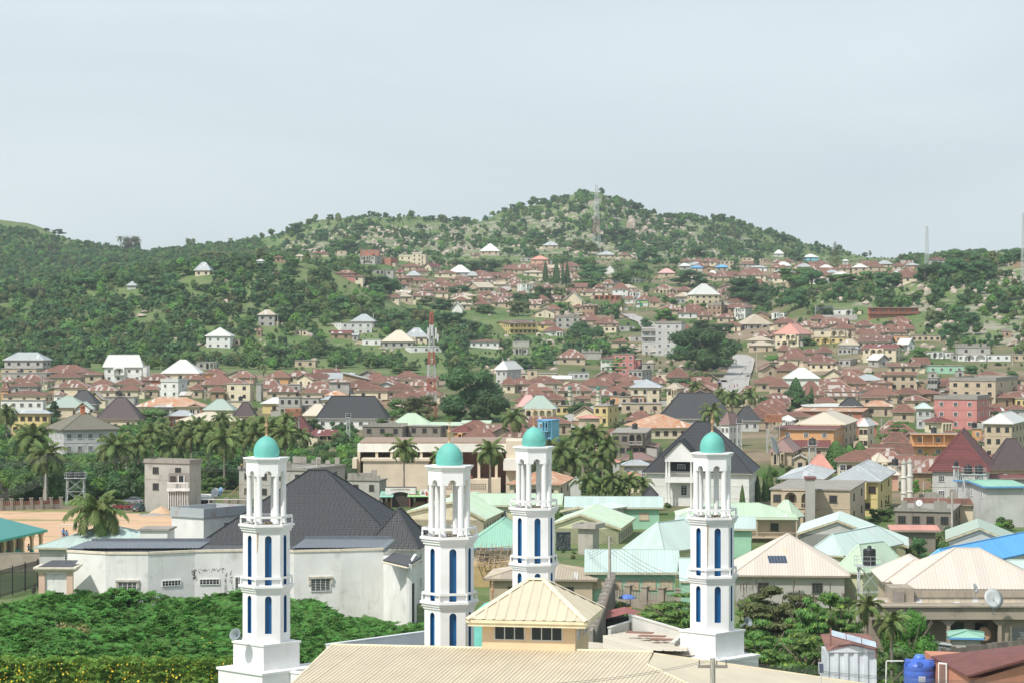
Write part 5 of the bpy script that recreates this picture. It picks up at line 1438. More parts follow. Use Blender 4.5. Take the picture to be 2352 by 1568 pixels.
def gn_scatter(name, pts, meshes, label, cat, seed=1, tilt=.15):
 me = bpy.data.meshes.new(name); me.from_pydata([(p[0], p[1], p[2]) for p in pts], [], [])
 for nm, ty, vals in (('size', 'FLOAT', [p[3] for p in pts]),): at = me.attributes.new(nm, ty, 'POINT'); at.data.foreach_set('value', vals)
 o = place(name, me); ng = bpy.data.node_groups.new(name, 'GeometryNodeTree'); ng.interface.new_socket('Geometry', in_out='INPUT', socket_type='NodeSocketGeometry'); ng.interface.new_socket('Geometry', in_out='OUTPUT', socket_type='NodeSocketGeometry')
 n, l = ng.nodes, ng.links; gi = n.new('NodeGroupInput'); go = n.new('NodeGroupOutput'); jn = n.new('GeometryNodeGeometryToInstance'); join = n.new('GeometryNodeJoinGeometry')
 for i, m_ in reversed(list(enumerate(meshes))):
  ob = bpy.data.objects.new(name + '_source', m_); oi = n.new('GeometryNodeObjectInfo'); oi.inputs[0].default_value = ob; g2 = n.new('GeometryNodeGeometryToInstance'); l.new(oi.outputs['Geometry'], g2.inputs[0]); l.new(g2.outputs[0], join.inputs[0])
 ip = n.new('GeometryNodeInstanceOnPoints'); l.new(gi.outputs[0], ip.inputs['Points']); l.new(join.outputs[0], ip.inputs['Instance']); ip.inputs['Pick Instance'].default_value = True
 ri = n.new('FunctionNodeRandomValue'); ri.data_type = 'INT'; ri.inputs[4].default_value = 0; ri.inputs[5].default_value = len(meshes) - 1; ri.inputs['Seed'].default_value = seed; l.new(ri.outputs[2], ip.inputs['Instance Index'])
 rr = n.new('FunctionNodeRandomValue'); rr.data_type = 'FLOAT_VECTOR'; rr.inputs[0].default_value = (-tilt, -tilt, 0); rr.inputs[1].default_value = (tilt, tilt, 6.283); rr.inputs['Seed'].default_value = seed + 1; l.new(rr.outputs[0], ip.inputs['Rotation'])
 na = n.new('GeometryNodeInputNamedAttribute'); na.data_type = 'FLOAT'; na.inputs[0].default_value = 'size'; l.new(na.outputs[0], ip.inputs['Scale']); l.new(ip.outputs[0], go.inputs[0])
 md = o.modifiers.new('spread', 'NODES'); md.node_group = ng; tag(o, label, cat, kind='stuff'); return o
bm = [crown_mesh('bush', i, 260, .075, lf) for i, lf in enumerate(('dark', 'mid', 'dark', 'mid', 'olive', 'bright'))] + [crown_mesh('wide', 1, 260, .06, 'dark'), crown_mesh('bush', 7, 260, .075, 'dark')]
sp = scatter(15000, (3.4, 8.6), 4)
gn_scatter('hillside_scrub', sp, bm, 'dense green scrub and small trees covering the hills', 'scrub')
sp2 = scatter(9000, (1.2, 2.6), 9, .8, PATCH + [([(300, 500), (2352, 440), (2400, 860), (900, 850), (300, 700)], .35)])
gn_scatter('low_bushes', sp2, bm[:6], 'low bushes and weeds between the trees, rocks and houses', 'bushes', 5)
gp = scatter(2600, (1.4, 3.0), 21, .35, [([(900, 600), (1750, 610), (1750, 860), (1000, 860)], .6), ([(1740, 700), (2360, 760), (2360, 900), (1740, 900)], .5), ([(-40, 850), (2360, 850), (2360, 1000), (-40, 1000)], .5)])
gn_scatter('town_weeds', gp, bm[:6], 'weeds and garden bushes between the houses of the town', 'weeds', 8)
def rock_mesh(v):
 rng = random.Random(v); bmv = []; n = 10; mb = MB(); pl = [(nunit(rng), rng.uniform(.62, .95)) for _ in range(13)]
 for j in range(9):
  a = -math.pi / 2 + math.pi * j / 8
  for i in range(n):
   u = Vector((math.cos(a) * math.cos(6.283 * i / n), math.cos(a) * math.sin(6.283 * i / n), math.sin(a))); r = 1.
   for q, k in pl:
    dt = u.dot(q)
    if dt > 0: r = min(r, k / dt)
   bmv.append((u.x * r, u.y * r, u.z * r * .85))
 mb.add(bmv, [(j * n + i, j * n + (i + 1) % n, (j + 1) * n + (i + 1) % n, (j + 1) * n + i) for j in range(8) for i in range(n)]); return mb.mesh('boulder', MC.get('granite') or wallm('granite', (.42, .35, .29), .55, (.13, .115, .1)))
RK = [rock_mesh(i) for i in range(6)]
def boulder(x, y, w_, h_=None, label=None):
 d = hit(x, y); s = F / d; r = w_ / s / 2; hh = (h_ or w_ * .8) / s
 o = place('boulder', RK[RND.randrange(6)], None, (XD(x, d), d, gz(XD(x, d), d) + hh * .3), rot=(RND.uniform(-.2, .2), RND.uniform(-.2, .2), RND.random() * 6), scale=(r, r, hh * .62))
 tag(o, label, 'boulder', 'granite boulders on the hillsides');
 if not label: auto(o, 'pale granite boulder' if w_ > 9 else 'small granite boulder', x, y)
for t_, x, y, w_, h_ in (('A0', 2075, 868, 150, 80), ('B0', 680, 138, 80, 60), ('A1', 1020, 730, 60, 65), ('H2', 1105, 510, 110, 130), ('H2', 1095, 430, 60, 60), ('H2', 1268, 450, 90, 60), ('H2', 1272, 545, 60, 55), ('H2', 1225, 520, 60, 60), ('H2', 1420, 490, 80, 60), ('H2', 1480, 510, 60, 50), ('H2', 1550, 565, 40, 40), ('H2', 985, 425, 30, 40),
      ('H2', 1128, 640, 60, 35), ('H2', 980, 800, 65, 50), ('H2', 1100, 775, 60, 45), ('H2', 1160, 785, 50, 40), ('H2', 1130, 745, 60, 35), ('H2', 1410, 575, 70, 30), ('H2', 1870, 490, 25, 45), ('H2', 1640, 570, 50, 45), ('H2', 1910, 1330, 100, 55), ('H2', 600, 1295, 110, 35), ('H2', 570, 700, 110, 40), ('H2', 600, 740, 80, 50), ('H2', 60, 410, 35, 40),
      ('A3', 1050, 800, 110, 40), ('A3', 1000, 825, 70, 30), ('A3', 1410, 690, 60, 35), ('A3', 1390, 625, 50, 45), ('A3', 1700, 720, 45, 45), ('A3', 1580, 750, 50, 25), ('A3', 1985, 610, 45, 60), ('A3', 2040, 605, 50, 55), ('A3', 2000, 680, 80, 45), ('A3', 2065, 680, 50, 45), ('A3', 2110, 595, 50, 45), ('A3', 2165, 690, 45, 40), ('A3', 2230, 620, 40, 35), ('A3', 2270, 640, 40, 40),
      ('A3', 2240, 670, 40, 35), ('A3', 2150, 630, 40, 25), ('A3', 1910, 770, 70, 60), ('A3', 1335, 645, 50, 22), ('A3', 1295, 775, 80, 25), ('A3', 900, 850, 80, 40), ('A3', 1000, 980, 60, 30), ('A3', 960, 985, 40, 30), ('A3', 770, 1035, 35, 30), ('A3', 800, 1040, 35, 30), ('A3', 830, 1040, 40, 35), ('A3', 565, 1058, 40, 35), ('A3', 405, 1070, 45, 35), ('A3', 355, 1075, 45, 30), ('A3', 150, 740, 90, 50), ('A3', 2040, 400, 150, 60),
      ('A3', 2100, 960, 35, 50), ('A3', 1980, 1085, 40, 30), ('A0', 1455, 1035, 50, 22), ('A0', 1300, 965, 90, 40), ('A0', 1310, 875, 30, 28), ('A0', 1085, 878, 40, 22), ('A0', 1330, 925, 80, 30), ('A0', 1735, 810, 60, 22), ('A0', 1685, 850, 30, 22), ('A0', 1075, 500, 50, 40), ('A0', 1110, 545, 50, 40), ('A0', 670, 690, 40, 50), ('A0', 1835, 965, 60, 30), ('B0', 1415, 105, 45, 50), ('B0', 1830, 195, 60, 30), ('B0', 1910, 200, 80, 35),
      ('B1', 1145, 225, 40, 28), ('B1', 1200, 230, 40, 28), ('B1', 1250, 245, 45, 30), ('B1', 1180, 250, 30, 20), ('B1', 1310, 280, 60, 24), ('B1', 1240, 275, 40, 22), ('B2', 1560, 395, 80, 32), ('B2', 1490, 330, 60, 30), ('B2', 1440, 360, 60, 30), ('B2', 1700, 410, 60, 35), ('B2', 860, 215, 110, 45), ('B2', 1160, 250, 130, 60), ('B2', 330, 285, 110, 30), ('B3', 2230, 200, 100, 35), ('B3', 150, 215, 70, 24), ('B3', 90, 232, 70, 24), ('B3', 2330, 160, 40, 40)):
 T = tile(t_); boulder(T[0] + x / 4, T[1] + y / 4, w_ / 4, h_ / 4)
rs = scatter(3000, (.8, 2.4), 31, 1, [([(640, 560), (760, 520), (1100, 520), (1110, 590), (700, 590)], .9), ([(1170, 520), (1340, 455), (1440, 470), (1700, 560), (1600, 600), (1180, 585)], .6), ([(2080, 640), (2352, 600), (2400, 800), (2120, 760), (1960, 720)], .9), ([(-40, 640), (150, 600), (260, 620), (60, 690)], .6), ([(0, 660), (900, 620), (900, 840), (0, 840)], .10), ([(1100, 640), (2200, 640), (2200, 860), (1100, 860)], .16)])
gn_scatter('scattered_rocks', rs, RK, 'pale granite rubble strewn over the hillsides', 'rocks', 12, .5)
# the mosque and its four minarets
WHT = wallm('minaret_white', (.80, .80, .79), .22, (.42, .38, .33)); BLU = plain('niche_blue', (.01, .12, .30), .5, .12); TEAL = plain('dome_teal', (.13, .44, .38), .65, .16, 0, .8)
COP = plain('finial_copper', (.55, .34, .2), .35, .08, .6); LIT = plain('roof_litter', (.22, .18, .13), .95, .3)
def hexpts(R_, a0, n=6): return [(R_ * math.cos(a0 + i * math.pi / 3), R_ * math.sin(a0 + i * math.pi / 3)) for i in range(n)]
def niche_shaft(H, R_, a0, z0, z1, n0, n1, w_, name='shaft'):
 mb = MB(); nb = []
 pts = hexpts(R_, a0)
 for i in range(6):
  A = Vector((*pts[i], 0)); B_ = Vector((*pts[(i + 1) % 6], 0)); u = (B_ - A).normalized(); L = (B_ - A).length; nrm = Vector((u.y, -u.x, 0)); c = L / 2; a, b = c - w_ / 2, c + w_ / 2; zc = n1 - w_ / 2
  def q(x, z, o=0): return A + u * x - nrm * o + Vector((0, 0, z))
  mb.add([q(0, z0), q(a, z0), q(a, z1), q(0, z1)], [(0, 1, 2, 3)]); mb.add([q(b, z0), q(L, z0), q(L, z1), q(b, z1)], [(0, 1, 2, 3)])
  if n0 > z0: mb.add([q(a, z0), q(b, z0), q(b, n0), q(a, n0)], [(0, 1, 2, 3)])
  N = 8; arc = [(c - w_ / 2 * math.cos(math.pi * k / N), zc + w_ / 2 * math.sin(math.pi * k / N)) for k in range(N + 1)]
  for k in range(N): mb.add([q(*arc[k]), q(*arc[k + 1]), q(arc[k + 1][0], z1), q(arc[k][0], z1)], [(0, 1, 2, 3)])
  n_ = MB(); out = [(a, n0)] + arc + [(b, n0)]; D_ = .24
  n_.add([q(x, z, D_) for x, z in out], [tuple(range(len(out)))])
  for k in range(len(out)): p, r = out[k], out[(k + 1) % len(out)]; n_.add([q(*p), q(*r), q(*r, D_), q(*p, D_)], [(0, 1, 2, 3)])
  nb.append(n_)
 s = mb.obj(name, WHT, H)
 for n_ in nb: n_.obj('niche', BLU, H)
 return s
def hexplate(mb, R_, a0, z0, z1): mb.prism(hexpts(R_, a0), z0, z1)
def finial(H, z, k=1.):
 mb = MB(); mb.lathe([(r * k, q * k) for r, q in [(.12, -.03), (.08, .1), (.035, .2), (.10, .32), (.035, .42), (.09, .5), (.035, .56), (.15, .66), (.13, .72), (.04, 1.06), (.07, 1.1), (.02, 1.15), (.015, 1.28)]], 12, (0, 0, z))
 pr = None; vs = []; fs = []
 for i in range(17):
  a = R(-222 + 285 * i / 16); w_ = .022 * math.sin(math.pi * i / 16) + .003; rr = .13; c = (0, z + 1.41 * k)
  vs += [((c[0] + (rr - w_) * k * math.cos(a)), -.02, c[1] + (rr - w_) * k * math.sin(a)), ((c[0] + (rr + w_) * k * math.cos(a)), -.02, c[1] + (rr + w_) * k * math.sin(a)), ((c[0] + (rr + w_) * k * math.cos(a)), .02, c[1] + (rr + w_) * k * math.sin(a)), ((c[0] + (rr - w_) * k * math.cos(a)), .02, c[1] + (rr - w_) * k * math.sin(a))]
  if i: fs += [(4 * i - 4 + j, 4 * i - 4 + (j + 1) % 4, 4 * i + (j + 1) % 4, 4 * i + j) for j in range(4)]
 mb.add(vs, fs); f = mb.obj('finial', COP, H)
 st = MB(); st.add([(.035 * (1 if i % 2 else .42) * k * math.cos(i * math.pi / 5 + .3), (-.015), z + 1.45 * k + .035 * (1 if i % 2 else .42) * k * math.sin(i * math.pi / 5 + .3)) for i in range(10)], [tuple(range(10))]); st.obj('star', COP, f)
def minaret(xu, s, label, stains=(), seed=1, horn=None, side=1):
 d = F / s; rng = random.Random(seed); T = thing('minaret', label, 'minaret', ((xu - CX) / s, d, 0), 0, 'minarets of the mosque'); a0 = R(-90 - 30 + 11)
 yaw = R(-44)
 b1 = MB(); b1.box(-2.35, -2.35, 0, 2.35, 2.35, 10.5); b1.box(-2.46, -2.46, 10.5, 2.46, 2.46, 10.66); b1.obj('plinth', WHT, T, None, yaw)
 b2 = MB(); b2.box(-1.62, -1.62, 10.66, 1.62, 1.62, 12.33); b2.box(-1.7, -1.7, 12.33, 1.7, 1.7, 12.46); b2.obj('pedestal', WHT, T, None, yaw)
 niche_shaft(T, 1.64, a0, 12.46, 15.9, 13.1, 15.68, .46); niche_shaft(T, 1.62, a0, 16.4, 20.08, 16.42, 19.82, .46)
 for z in (15.9, 20.08):
  c = MB(); hexplate(c, 1.74, a0, z, z + .17); hexplate(c, 1.84, a0, z + .17, z + .34); hexplate(c, 1.95, a0, z + .34, z + .5); c.obj('cornice', WHT, T)
  r = MB(); z2 = z + .5; hp = hexpts(1.82, a0); hi = hexpts(1.72, a0)
  for i in range(6):
   A, B_, C_, E = hp[i], hp[(i + 1) % 6], hi[(i + 1) % 6], hi[i]
   r.add([(*A, z2 + .42), (*B_, z2 + .42), (*B_, z2 + .58), (*A, z2 + .58), (*E, z2 + .42), (*C_, z2 + .42), (*C_, z2 + .58), (*E, z2 + .58)], [(0, 1, 2, 3), (5, 4, 7, 6), (3, 2, 6, 7), (4, 5, 1, 0)])
  r.obj('handrail', WHT, T)
  for i in range(6):
   b = MB(); m_ = hexpts(1.77, a0)[i]; b.lathe([(.09, 0), (.05, .08), (.08, .2), (.045, .33), (.08, .43)], 8, (m_[0], m_[1], z2)); b.obj('baluster', WHT, T)
 l = MB()
 for i in range(40):
  a, q = rng.random() * 6.28, rng.uniform(.3, 1.75); x, y = q * math.cos(a) * .95, q * math.sin(a) * .95; l.add([(x - .07, y, 20.6), (x + .02, y - .06, 20.66), (x + .1, y + .03, 20.62), (x, y + .08, 20.64)], [(0, 1, 2, 3)])
 hexplate(l, 1.6, a0, 20.57, 20.595); o = l.obj('litter', LIT, T); o['kind'] = 'stuff'
 for i in range(6):
  m_ = hexpts(1.17, a0)[i]; c = MB(); c.lathe([(.27, 0), (.23, .1), (.2, .3), (.19, 3.2), (.22, 3.42)], 12, (m_[0], m_[1], 20.58)); c.obj('column', WHT, T)
 h = MB(); pts = hexpts(1.40, a0); hi_ = hexpts(1.12, a0)
 for i in range(6):
  A = Vector((*pts[i], 0)); B_ = Vector((*pts[(i + 1) % 6], 0)); u = (B_ - A).normalized(); L = (B_ - A).length; nr = Vector((u.y, -u.x, 0)); Ai = Vector((*hi_[i], 0)); Li = (Vector((*hi_[(i + 1) % 6], 0)) - Ai).length; N = 8; r_ = .27
  arc = [(0, 23.88), (L / 2 - r_, 23.88)] + [(L / 2 - r_ * math.cos(math.pi * k / N), 23.98 + r_ * math.sin(math.pi * k / N)) for k in range(N + 1)] + [(L / 2 + r_, 23.88), (L, 23.88)]
  for k in range(len(arc) - 1):
   p, q = arc[k], arc[k + 1]; P0, P1 = A + u * p[0], A + u * q[0]; I0, I1 = Ai + u * (p[0] / L * Li), Ai + u * (q[0] / L * Li)
   h.add([P0 + Vector((0, 0, p[1])), P1 + Vector((0, 0, q[1])), P1 + Vector((0, 0, 24.86)), P0 + Vector((0, 0, 24.86))], [(0, 1, 2, 3)])
   h.add([P0 + Vector((0, 0, p[1])), P1 + Vector((0, 0, q[1])), I1 + Vector((0, 0, q[1])), I0 + Vector((0, 0, p[1]))], [(3, 2, 1, 0)])
   h.add([I0 + Vector((0, 0, p[1])), I1 + Vector((0, 0, q[1])), I1 + Vector((0, 0, 24.86)), I0 + Vector((0, 0, 24.86))], [(3, 2, 1, 0)])
 h.obj('arched_drum', WHT, T)
 c = MB(); hexplate(c, 1.47, a0, 24.86, 24.96); hexplate(c, 1.54, a0, 24.96, 25.06); hexplate(c, 1.62, a0, 25.06, 25.16); c.obj('cap_cornice', WHT, T)
 q = MB(); q.lathe([(.84, 0), (.885, .16), (.9, .34), (.875, .58), (.79, .85), (.63, 1.1), (.42, 1.3), (.2, 1.43), (.03, 1.5)], 28, (0, 0, 25.16)); q.obj('dome', TEAL, T)
 finial(T, 26.62)
 for i, (f, z0, z1, w_) in enumerate(stains):
  A = Vector((*hexpts(1.64, a0)[f], 0)); B_ = Vector((*hexpts(1.64, a0)[(f + 1) % 6], 0)); u = (B_ - A).normalized(); nr = Vector((u.y, -u.x, 0)) * .004
  m_ = MB(); m_.add([A + u * .04 + nr + Vector((0, 0, z0)), A + u * (.04 + w_ * .4) + nr + Vector((0, 0, z0 + .2)), A + u * (.04 + w_) + nr + Vector((0, 0, z1)), A + u * .04 + nr + Vector((0, 0, z1))], [(0, 1, 2, 3)]); m_.obj('rust_stain', plain('rust_stain', (.5, .33, .18), .9, .4, 0, 6), T)
 if horn:
  hx, hz, sg, rr = horn; K = MB(); prof = [(.03, 0), (.06, .25), (.13, .45), (.24, .6), (rr, .7), (rr * .93, .69), (.22, .6), (.03, .3)]
  K.lathe(prof, 20, cap=False); K.lathe([(.09, -.2), (.09, 0)], 12); o = K.obj('loudspeaker_horn', plain('horn_grey', (.2, .24, .25), .5), None, None)
  H_ = o; H_.location = (hx, d - 1.6, hz); H_.rotation_euler = (R(62), 0, R(-25 if sg < 0 else 40)); tag(H_, 'grey loudspeaker horn mounted at the foot of the ' + ('leftmost' if sg < 0 else 'rightmost') + ' minaret', 'loudspeaker')
MINS = [(612, 33.2), (1032, 35.3), (1226, 30.4), (1636, 32.0)]
minaret(612, 33.2, 'leftmost white minaret with teal dome, rising from the green thicket', [(0, 18.6, 20.0, .1)], 1, (XD(548, 165), 12.85, -1, .44))
minaret(1032, 35.3, 'second white minaret with teal dome, cut off by the long beige roof', [(1, 19.2, 20.0, .06)], 2)
minaret(1226, 30.4, 'third white minaret, standing behind the little beige pavilion roof', [], 3)
minaret(1636, 32.0, 'rightmost white minaret with rust streaks and a full white pedestal', [(0, 17.0, 20.05, .09), (1, 18.9, 20.0, .05)], 4, (XD(1702, 173), 12.95, 1, .36))
MQ = thing('mosque', 'low white mosque hall with a blue band between the four minarets', 'mosque')
_c = [Vector(((x - CX) / s, F / s, 0)) for x, s in MINS]; _q = [_c[0], _c[1], _c[3], _c[2]]
_m = MB(); _m.prism([(p.x, p.y) for p in _q], 0, 8.9); _m.obj('wall', WHT, MQ)
_m = MB(); _cn = sum(_q, Vector()) / 4; _m.prism([tuple((p + (p - _cn).normalized() * .02).xy) for p in _q], 8.9, 9.62); _m.obj('blue_band', plain('band_blue', (.03, .28, .42), .5), MQ)
for i in range(4):
 A, B_ = _q[i], _q[(i + 1) % 4]; u = (B_ - A).normalized(); L = (B_ - A).length; m_ = MB(); m_.box(0, -.18, 9.62, L, .18, 10.45); m_.box(-.05, -.24, 10.45, L + .05, .24, 10.57); m_.obj('parapet', WHT, MQ, (A.x, A.y, 0), math.atan2(u.y, u.x))
_r = MB(); _r.add([tuple((p * .985 + _cn * .015).xy) + (9.9 + (.9 if i in (2, 3) else .2),) for i, p in enumerate(_q)], [(0, 1, 2, 3)]); _r.obj('roof', ROOF['b'](), MQ)
PD = thing('prayer_dome', 'broad teal dome with copper crescent, mostly hidden by the pavilion roof', 'dome', (XD(1131, 171), 171, 0))
_m = MB(); _m.lathe([(1.55, 9), (1.55, 11.7)], 24, cap=True); _m.obj('drum', TEAL, PD); _m = MB(); _m.lathe([(1.5, 0), (1.55, .5), (1.5, 1.2), (1.35, 1.9), (1.05, 2.5), (.6, 2.9), (.2, 3.05), (.02, 3.08)], 28, (0, 0, 11.7)); _m.obj('dome', TEAL, PD); finial(PD, 14.75, 1.15)
def seg_wall(name, label, A, B_, z0, z1, th, mat, cat='wall', parent=None, cap=None):
 A = Vector(A); B_ = Vector(B_); L = (B_ - A).length; a = math.atan2(B_.y - A.y, B_.x - A.x); m_ = MB(); m_.box(0, -th / 2, z0, L, th / 2, z1)
 if cap: m_.box(-.05, -th / 2 - .05, z1, L + .05, th / 2 + .05, z1 + cap)
 o = m_.obj(name, mat, parent, (A.x, A.y, 0), a)
 if parent is None: tag(o, label, cat)
 return o
seg_wall('garden_wall', 'smooth pale wall rising to the right behind the long beige roof', (XD(752, 175), 175), (XD(990, 183), 183), 0, 11.15, .3, wallm('pale_bluish_wall', (.6, .62, .64), .15), cap=.08)
for a, b, z, lb in (((1400, 186), (1448, 190), 11.0, 'short white parapet end left of the cracked parapet'), ((1448, 190), (1572, 180), 11.5, 'cracked white parapet behind the pavilion, beside the fourth minaret'), ((1572, 180), (1545, 174), 11.4, 'short return of the cracked parapet nearest the fourth minaret')):
 seg_wall('parapet_wall', lb, (XD(*a), a[1]), (XD(*b), b[1]), 8, z, .25, wallm('cracked_white', (.6, .59, .55), .4, (.25, .22, .18)), cap=.1)
_t = thing('roof_terrace', 'low beige sheet roof with a few loose brown boards behind the pavilion', 'roof');
sheets([P(1385, 1492, 172), P(1580, 1500, 170), P(1570, 1462, 182), P(1450, 1452, 188), P(1385, 1462, 184)], .5, .03, 1.2, ROOF['b'](), _t)
for i in range(3):
 m_ = MB(); m_.box(-1, -.4, 0, 1, .4, .06); m_.obj('loose_board', plain('board_red_brown', (.24, .12, .09), .8), _t, tuple(P(1470 + i * 28, 1460 + i * 8, 181 - i * 2) + Vector((0, 0, .25))), -.3)
# the beige hall with its pavilion
def onplane(x, y, p0, n): dr = P(x, y, 1) - Vector((0, 0, CH)); t = (p0 - Vector((0, 0, CH))).dot(n) / dr.dot(n); return Vector((0, 0, CH)) + dr * t
HB = thing('beige_hall', 'long beige ribbed metal roof with a small raised pavilion, lower centre', 'building')
P1, P2, P0 = P(762, 1481, 150), P(1500, 1498, 147), P(592, 1645, 134); n_ = (P2 - P1).cross(P0 - P1).normalized()
pp = [onplane(x, y, P1, n_) for x, y in ((762, 1481), (1500, 1498), (1487, 1526), (1700, 1625), (1720, 1645), (592, 1645))]
rd = onplane(963, 1568, P1, n_) - onplane(1070, 1480, P1, n_)
RB = plain('beige_hall_roof', (.57, .495, .365), .5, .08, 0, .4)
_m = MB(); _m.add([p - (n_ if n_.z > 0 else -n_) * .12 for p in pp], [tuple(range(6))]); rf = _m.obj('roof', RB, HB)
sheets(pp, .25, .045, 1.0, RB, rf, -rd)
_m = MB(); _m.tube(P1 + Vector((0, 0, .03)), P2 + Vector((0, 0, .05)), .13, None, 4); _m.tube(P1, P0, .1, None, 4); _m.tube(pp[2], pp[3], .12, None, 4); _m.obj('ridge_cap', plain('beige_trim', (.68, .6, .43), .6), HB)
_m = MB(); q0, q1, q2, q3, q4, q5 = P(1502, 1500, 147), P(1764, 1537, 148.5), P(2060, 1580, 150), P(2080, 1650, 138), P(1720, 1645, 133.5), pp[2]; _m.add([q5, q0, q1, q2, q3, q4], [(0, 1, 4, 5), (1, 2, 3, 4)] if False else [(0, 1, 2, 5), (2, 3, 4, 5)]); rf2 = _m.obj('hip_slope', RB, HB)
_m = MB(); _m.tube(q0, q1, .09, None, 4); _m.tube(q1, q2, .09, None, 4); _m.obj('ridge_cap', plain('beige_trim', (.68, .6, .43), .6), HB)
_m = MB(); a, b, c = P(1486, 1528, 146), P(1496, 1496, 147), P(1518, 1509, 147.5); _m.add([a, b, c, a + Vector((0, .5, 0)), b + Vector((0, .5, 0)), c + Vector((0, .5, 0))], [(0, 2, 1), (3, 4, 5), (0, 1, 4, 3), (1, 2, 5, 4)]); _m.obj('gable_vent', RB, HB)
_m = MB();
for t in (.3, .45, .6, .75, .9):
 A = a.lerp(c, t) + Vector((0, -.04, 0)); _m.tube(A, A + (b - a.lerp(c, .5)) * (1 - abs(t - .5) * 1.7) * .7, .03, None, 4)
_m.obj('vent_slat', plain('beige_trim', (.68, .6, .43), .6), HB)
_w = MB(); _w.prism([(p.x * .99, p.y - .0) for p in (P(770, 1481, 149.5), P(1490, 1498, 146.5), P(1700, 1625, 136), P(620, 1645, 136))][::-1], 0, 11.3); _w.obj('wall', wallm('peach_wall', (.74, .56, .36), .1), HB)
pvm = wallm('peach_wall', (.74, .56, .36), .1)
def pavilion():
 d = 146.5; th = R(10); XN = XD(1348, d); s = F / d; W = 279 / s / math.cos(th); Dp = 7.4; Rm = Matrix.Rotation(-th, 3, 'Z'); off = Rm @ Vector((W / 2, -Dp / 2, 0)); ze = ZY(1437, d); zr = ZY(1332, d + Dp / 2)
 T = thing('roof_pavilion', 'small square beige-roofed pavilion with peach walls and dark windows', 'pavilion', (XN - off.x, d - off.y, 0), -th)
 W2, D2 = W / 2, Dp / 2; o_ = .85; m_ = MB(); hx, hy = W2 - o_, D2 - o_; m_.box(-hx, -hy, 12.2, hx, hy, ze - .02); m_.obj('wall', pvm, T)
 rg = .5; A, B_, C_, E = (-W2, -D2, ze + .25), (W2, -D2, ze + .25), (W2, D2, ze + .25), (-W2, D2, ze + .25); p, q = (-rg, 0, zr), (rg, 0, zr)
 m_ = MB(); m_.add([A, B_, C_, E, p, q], [(0, 1, 5, 4), (1, 2, 5), (2, 3, 4, 5), (3, 0, 4)]); rf = m_.obj('roof', RB, T)
 sheets([A, B_, q, p], .62, .045, 1.24, RB, rf); sheets([B_, C_, q], .62, .045, 1.24, RB, rf); sheets([E, A, p], .62, .045, 1.24, RB, rf)
 tm = plain('beige_trim', (.68, .6, .43), .6); m_ = MB()
 for a, b in ((A, p), (B_, q), (C_, q), (E, p), (p, q)):
  a = Vector(a); b = Vector(b); u = (b - a).normalized(); sd_ = u.cross(Vector((0, 0, 1))).normalized() * .24; up = sd_.cross(u).normalized() * .03; up = up if up.z > 0 else -up
  m_.add([a - sd_ + up * .2, a + up * 4, a + sd_ + up * .2, b + sd_ + up * .2, b + up * 4, b - sd_ + up * .2], [(0, 1, 4, 5), (1, 2, 3, 4)])
 m_.obj('ridge_cap', tm, rf)
 for z0, z1, e, nm in ((ze + .06, ze + .24, .0, 'gutter'), (ze - .16, ze + .06, .1, 'fascia')):
  m_ = MB(); x, y = W2 - e, D2 - e; m_.box(-x, -y, z0, x, -y + .12, z1); m_.box(-x, y - .12, z0, x, y, z1); m_.box(-x, -y + .12, z0, -x + .12, y - .12, z1); m_.box(x - .12, -y + .12, z0, x, y - .12, z1); m_.obj(nm, plain('gutter_cream', (.76, .66, .44), .5), T)
 m_ = MB(); m_.box(-W2 + .2, -D2 + .2, ze - .15, W2 - .2, D2 - .2, ze - .1); m_.obj('soffit', tm, T)
 def win(x, y, w_, rz, n):
  f = MB(); z0, h = ze - 1.0, .78
  for i in range(n + 1): xx = -w_ / 2 + w_ * i / n; f.box(xx - .03, -.03, 0, xx + .03, .03, h)
  f.box(-w_ / 2 - .03, -.035, -.05, w_ / 2 + .03, .035, 0); f.box(-w_ / 2 - .03, -.035, h, w_ / 2 + .03, .035, h + .05); o = f.obj('window', plain('aluminium', (.6, .6, .58), .4), T, (x, y, z0), rz)
  for i in range(n): g = MB(); g.box(-w_ / 2 + w_ * i / n + .031, -.012, .001, -w_ / 2 + w_ * (i + 1) / n - .031, .012, h - .001); g.obj('pane', glassm(), o)
 win(-hx + 1.72, -hy - .02, 1.85, 0, 3); win(hx - 1.75, -hy - .02, 1.9, 0, 3); win(hx + .02, -hy + 1.3, 1.4, R(90), 3); win(hx + .02, hy - 1.6, 1.4, R(90), 2)
pavilion()
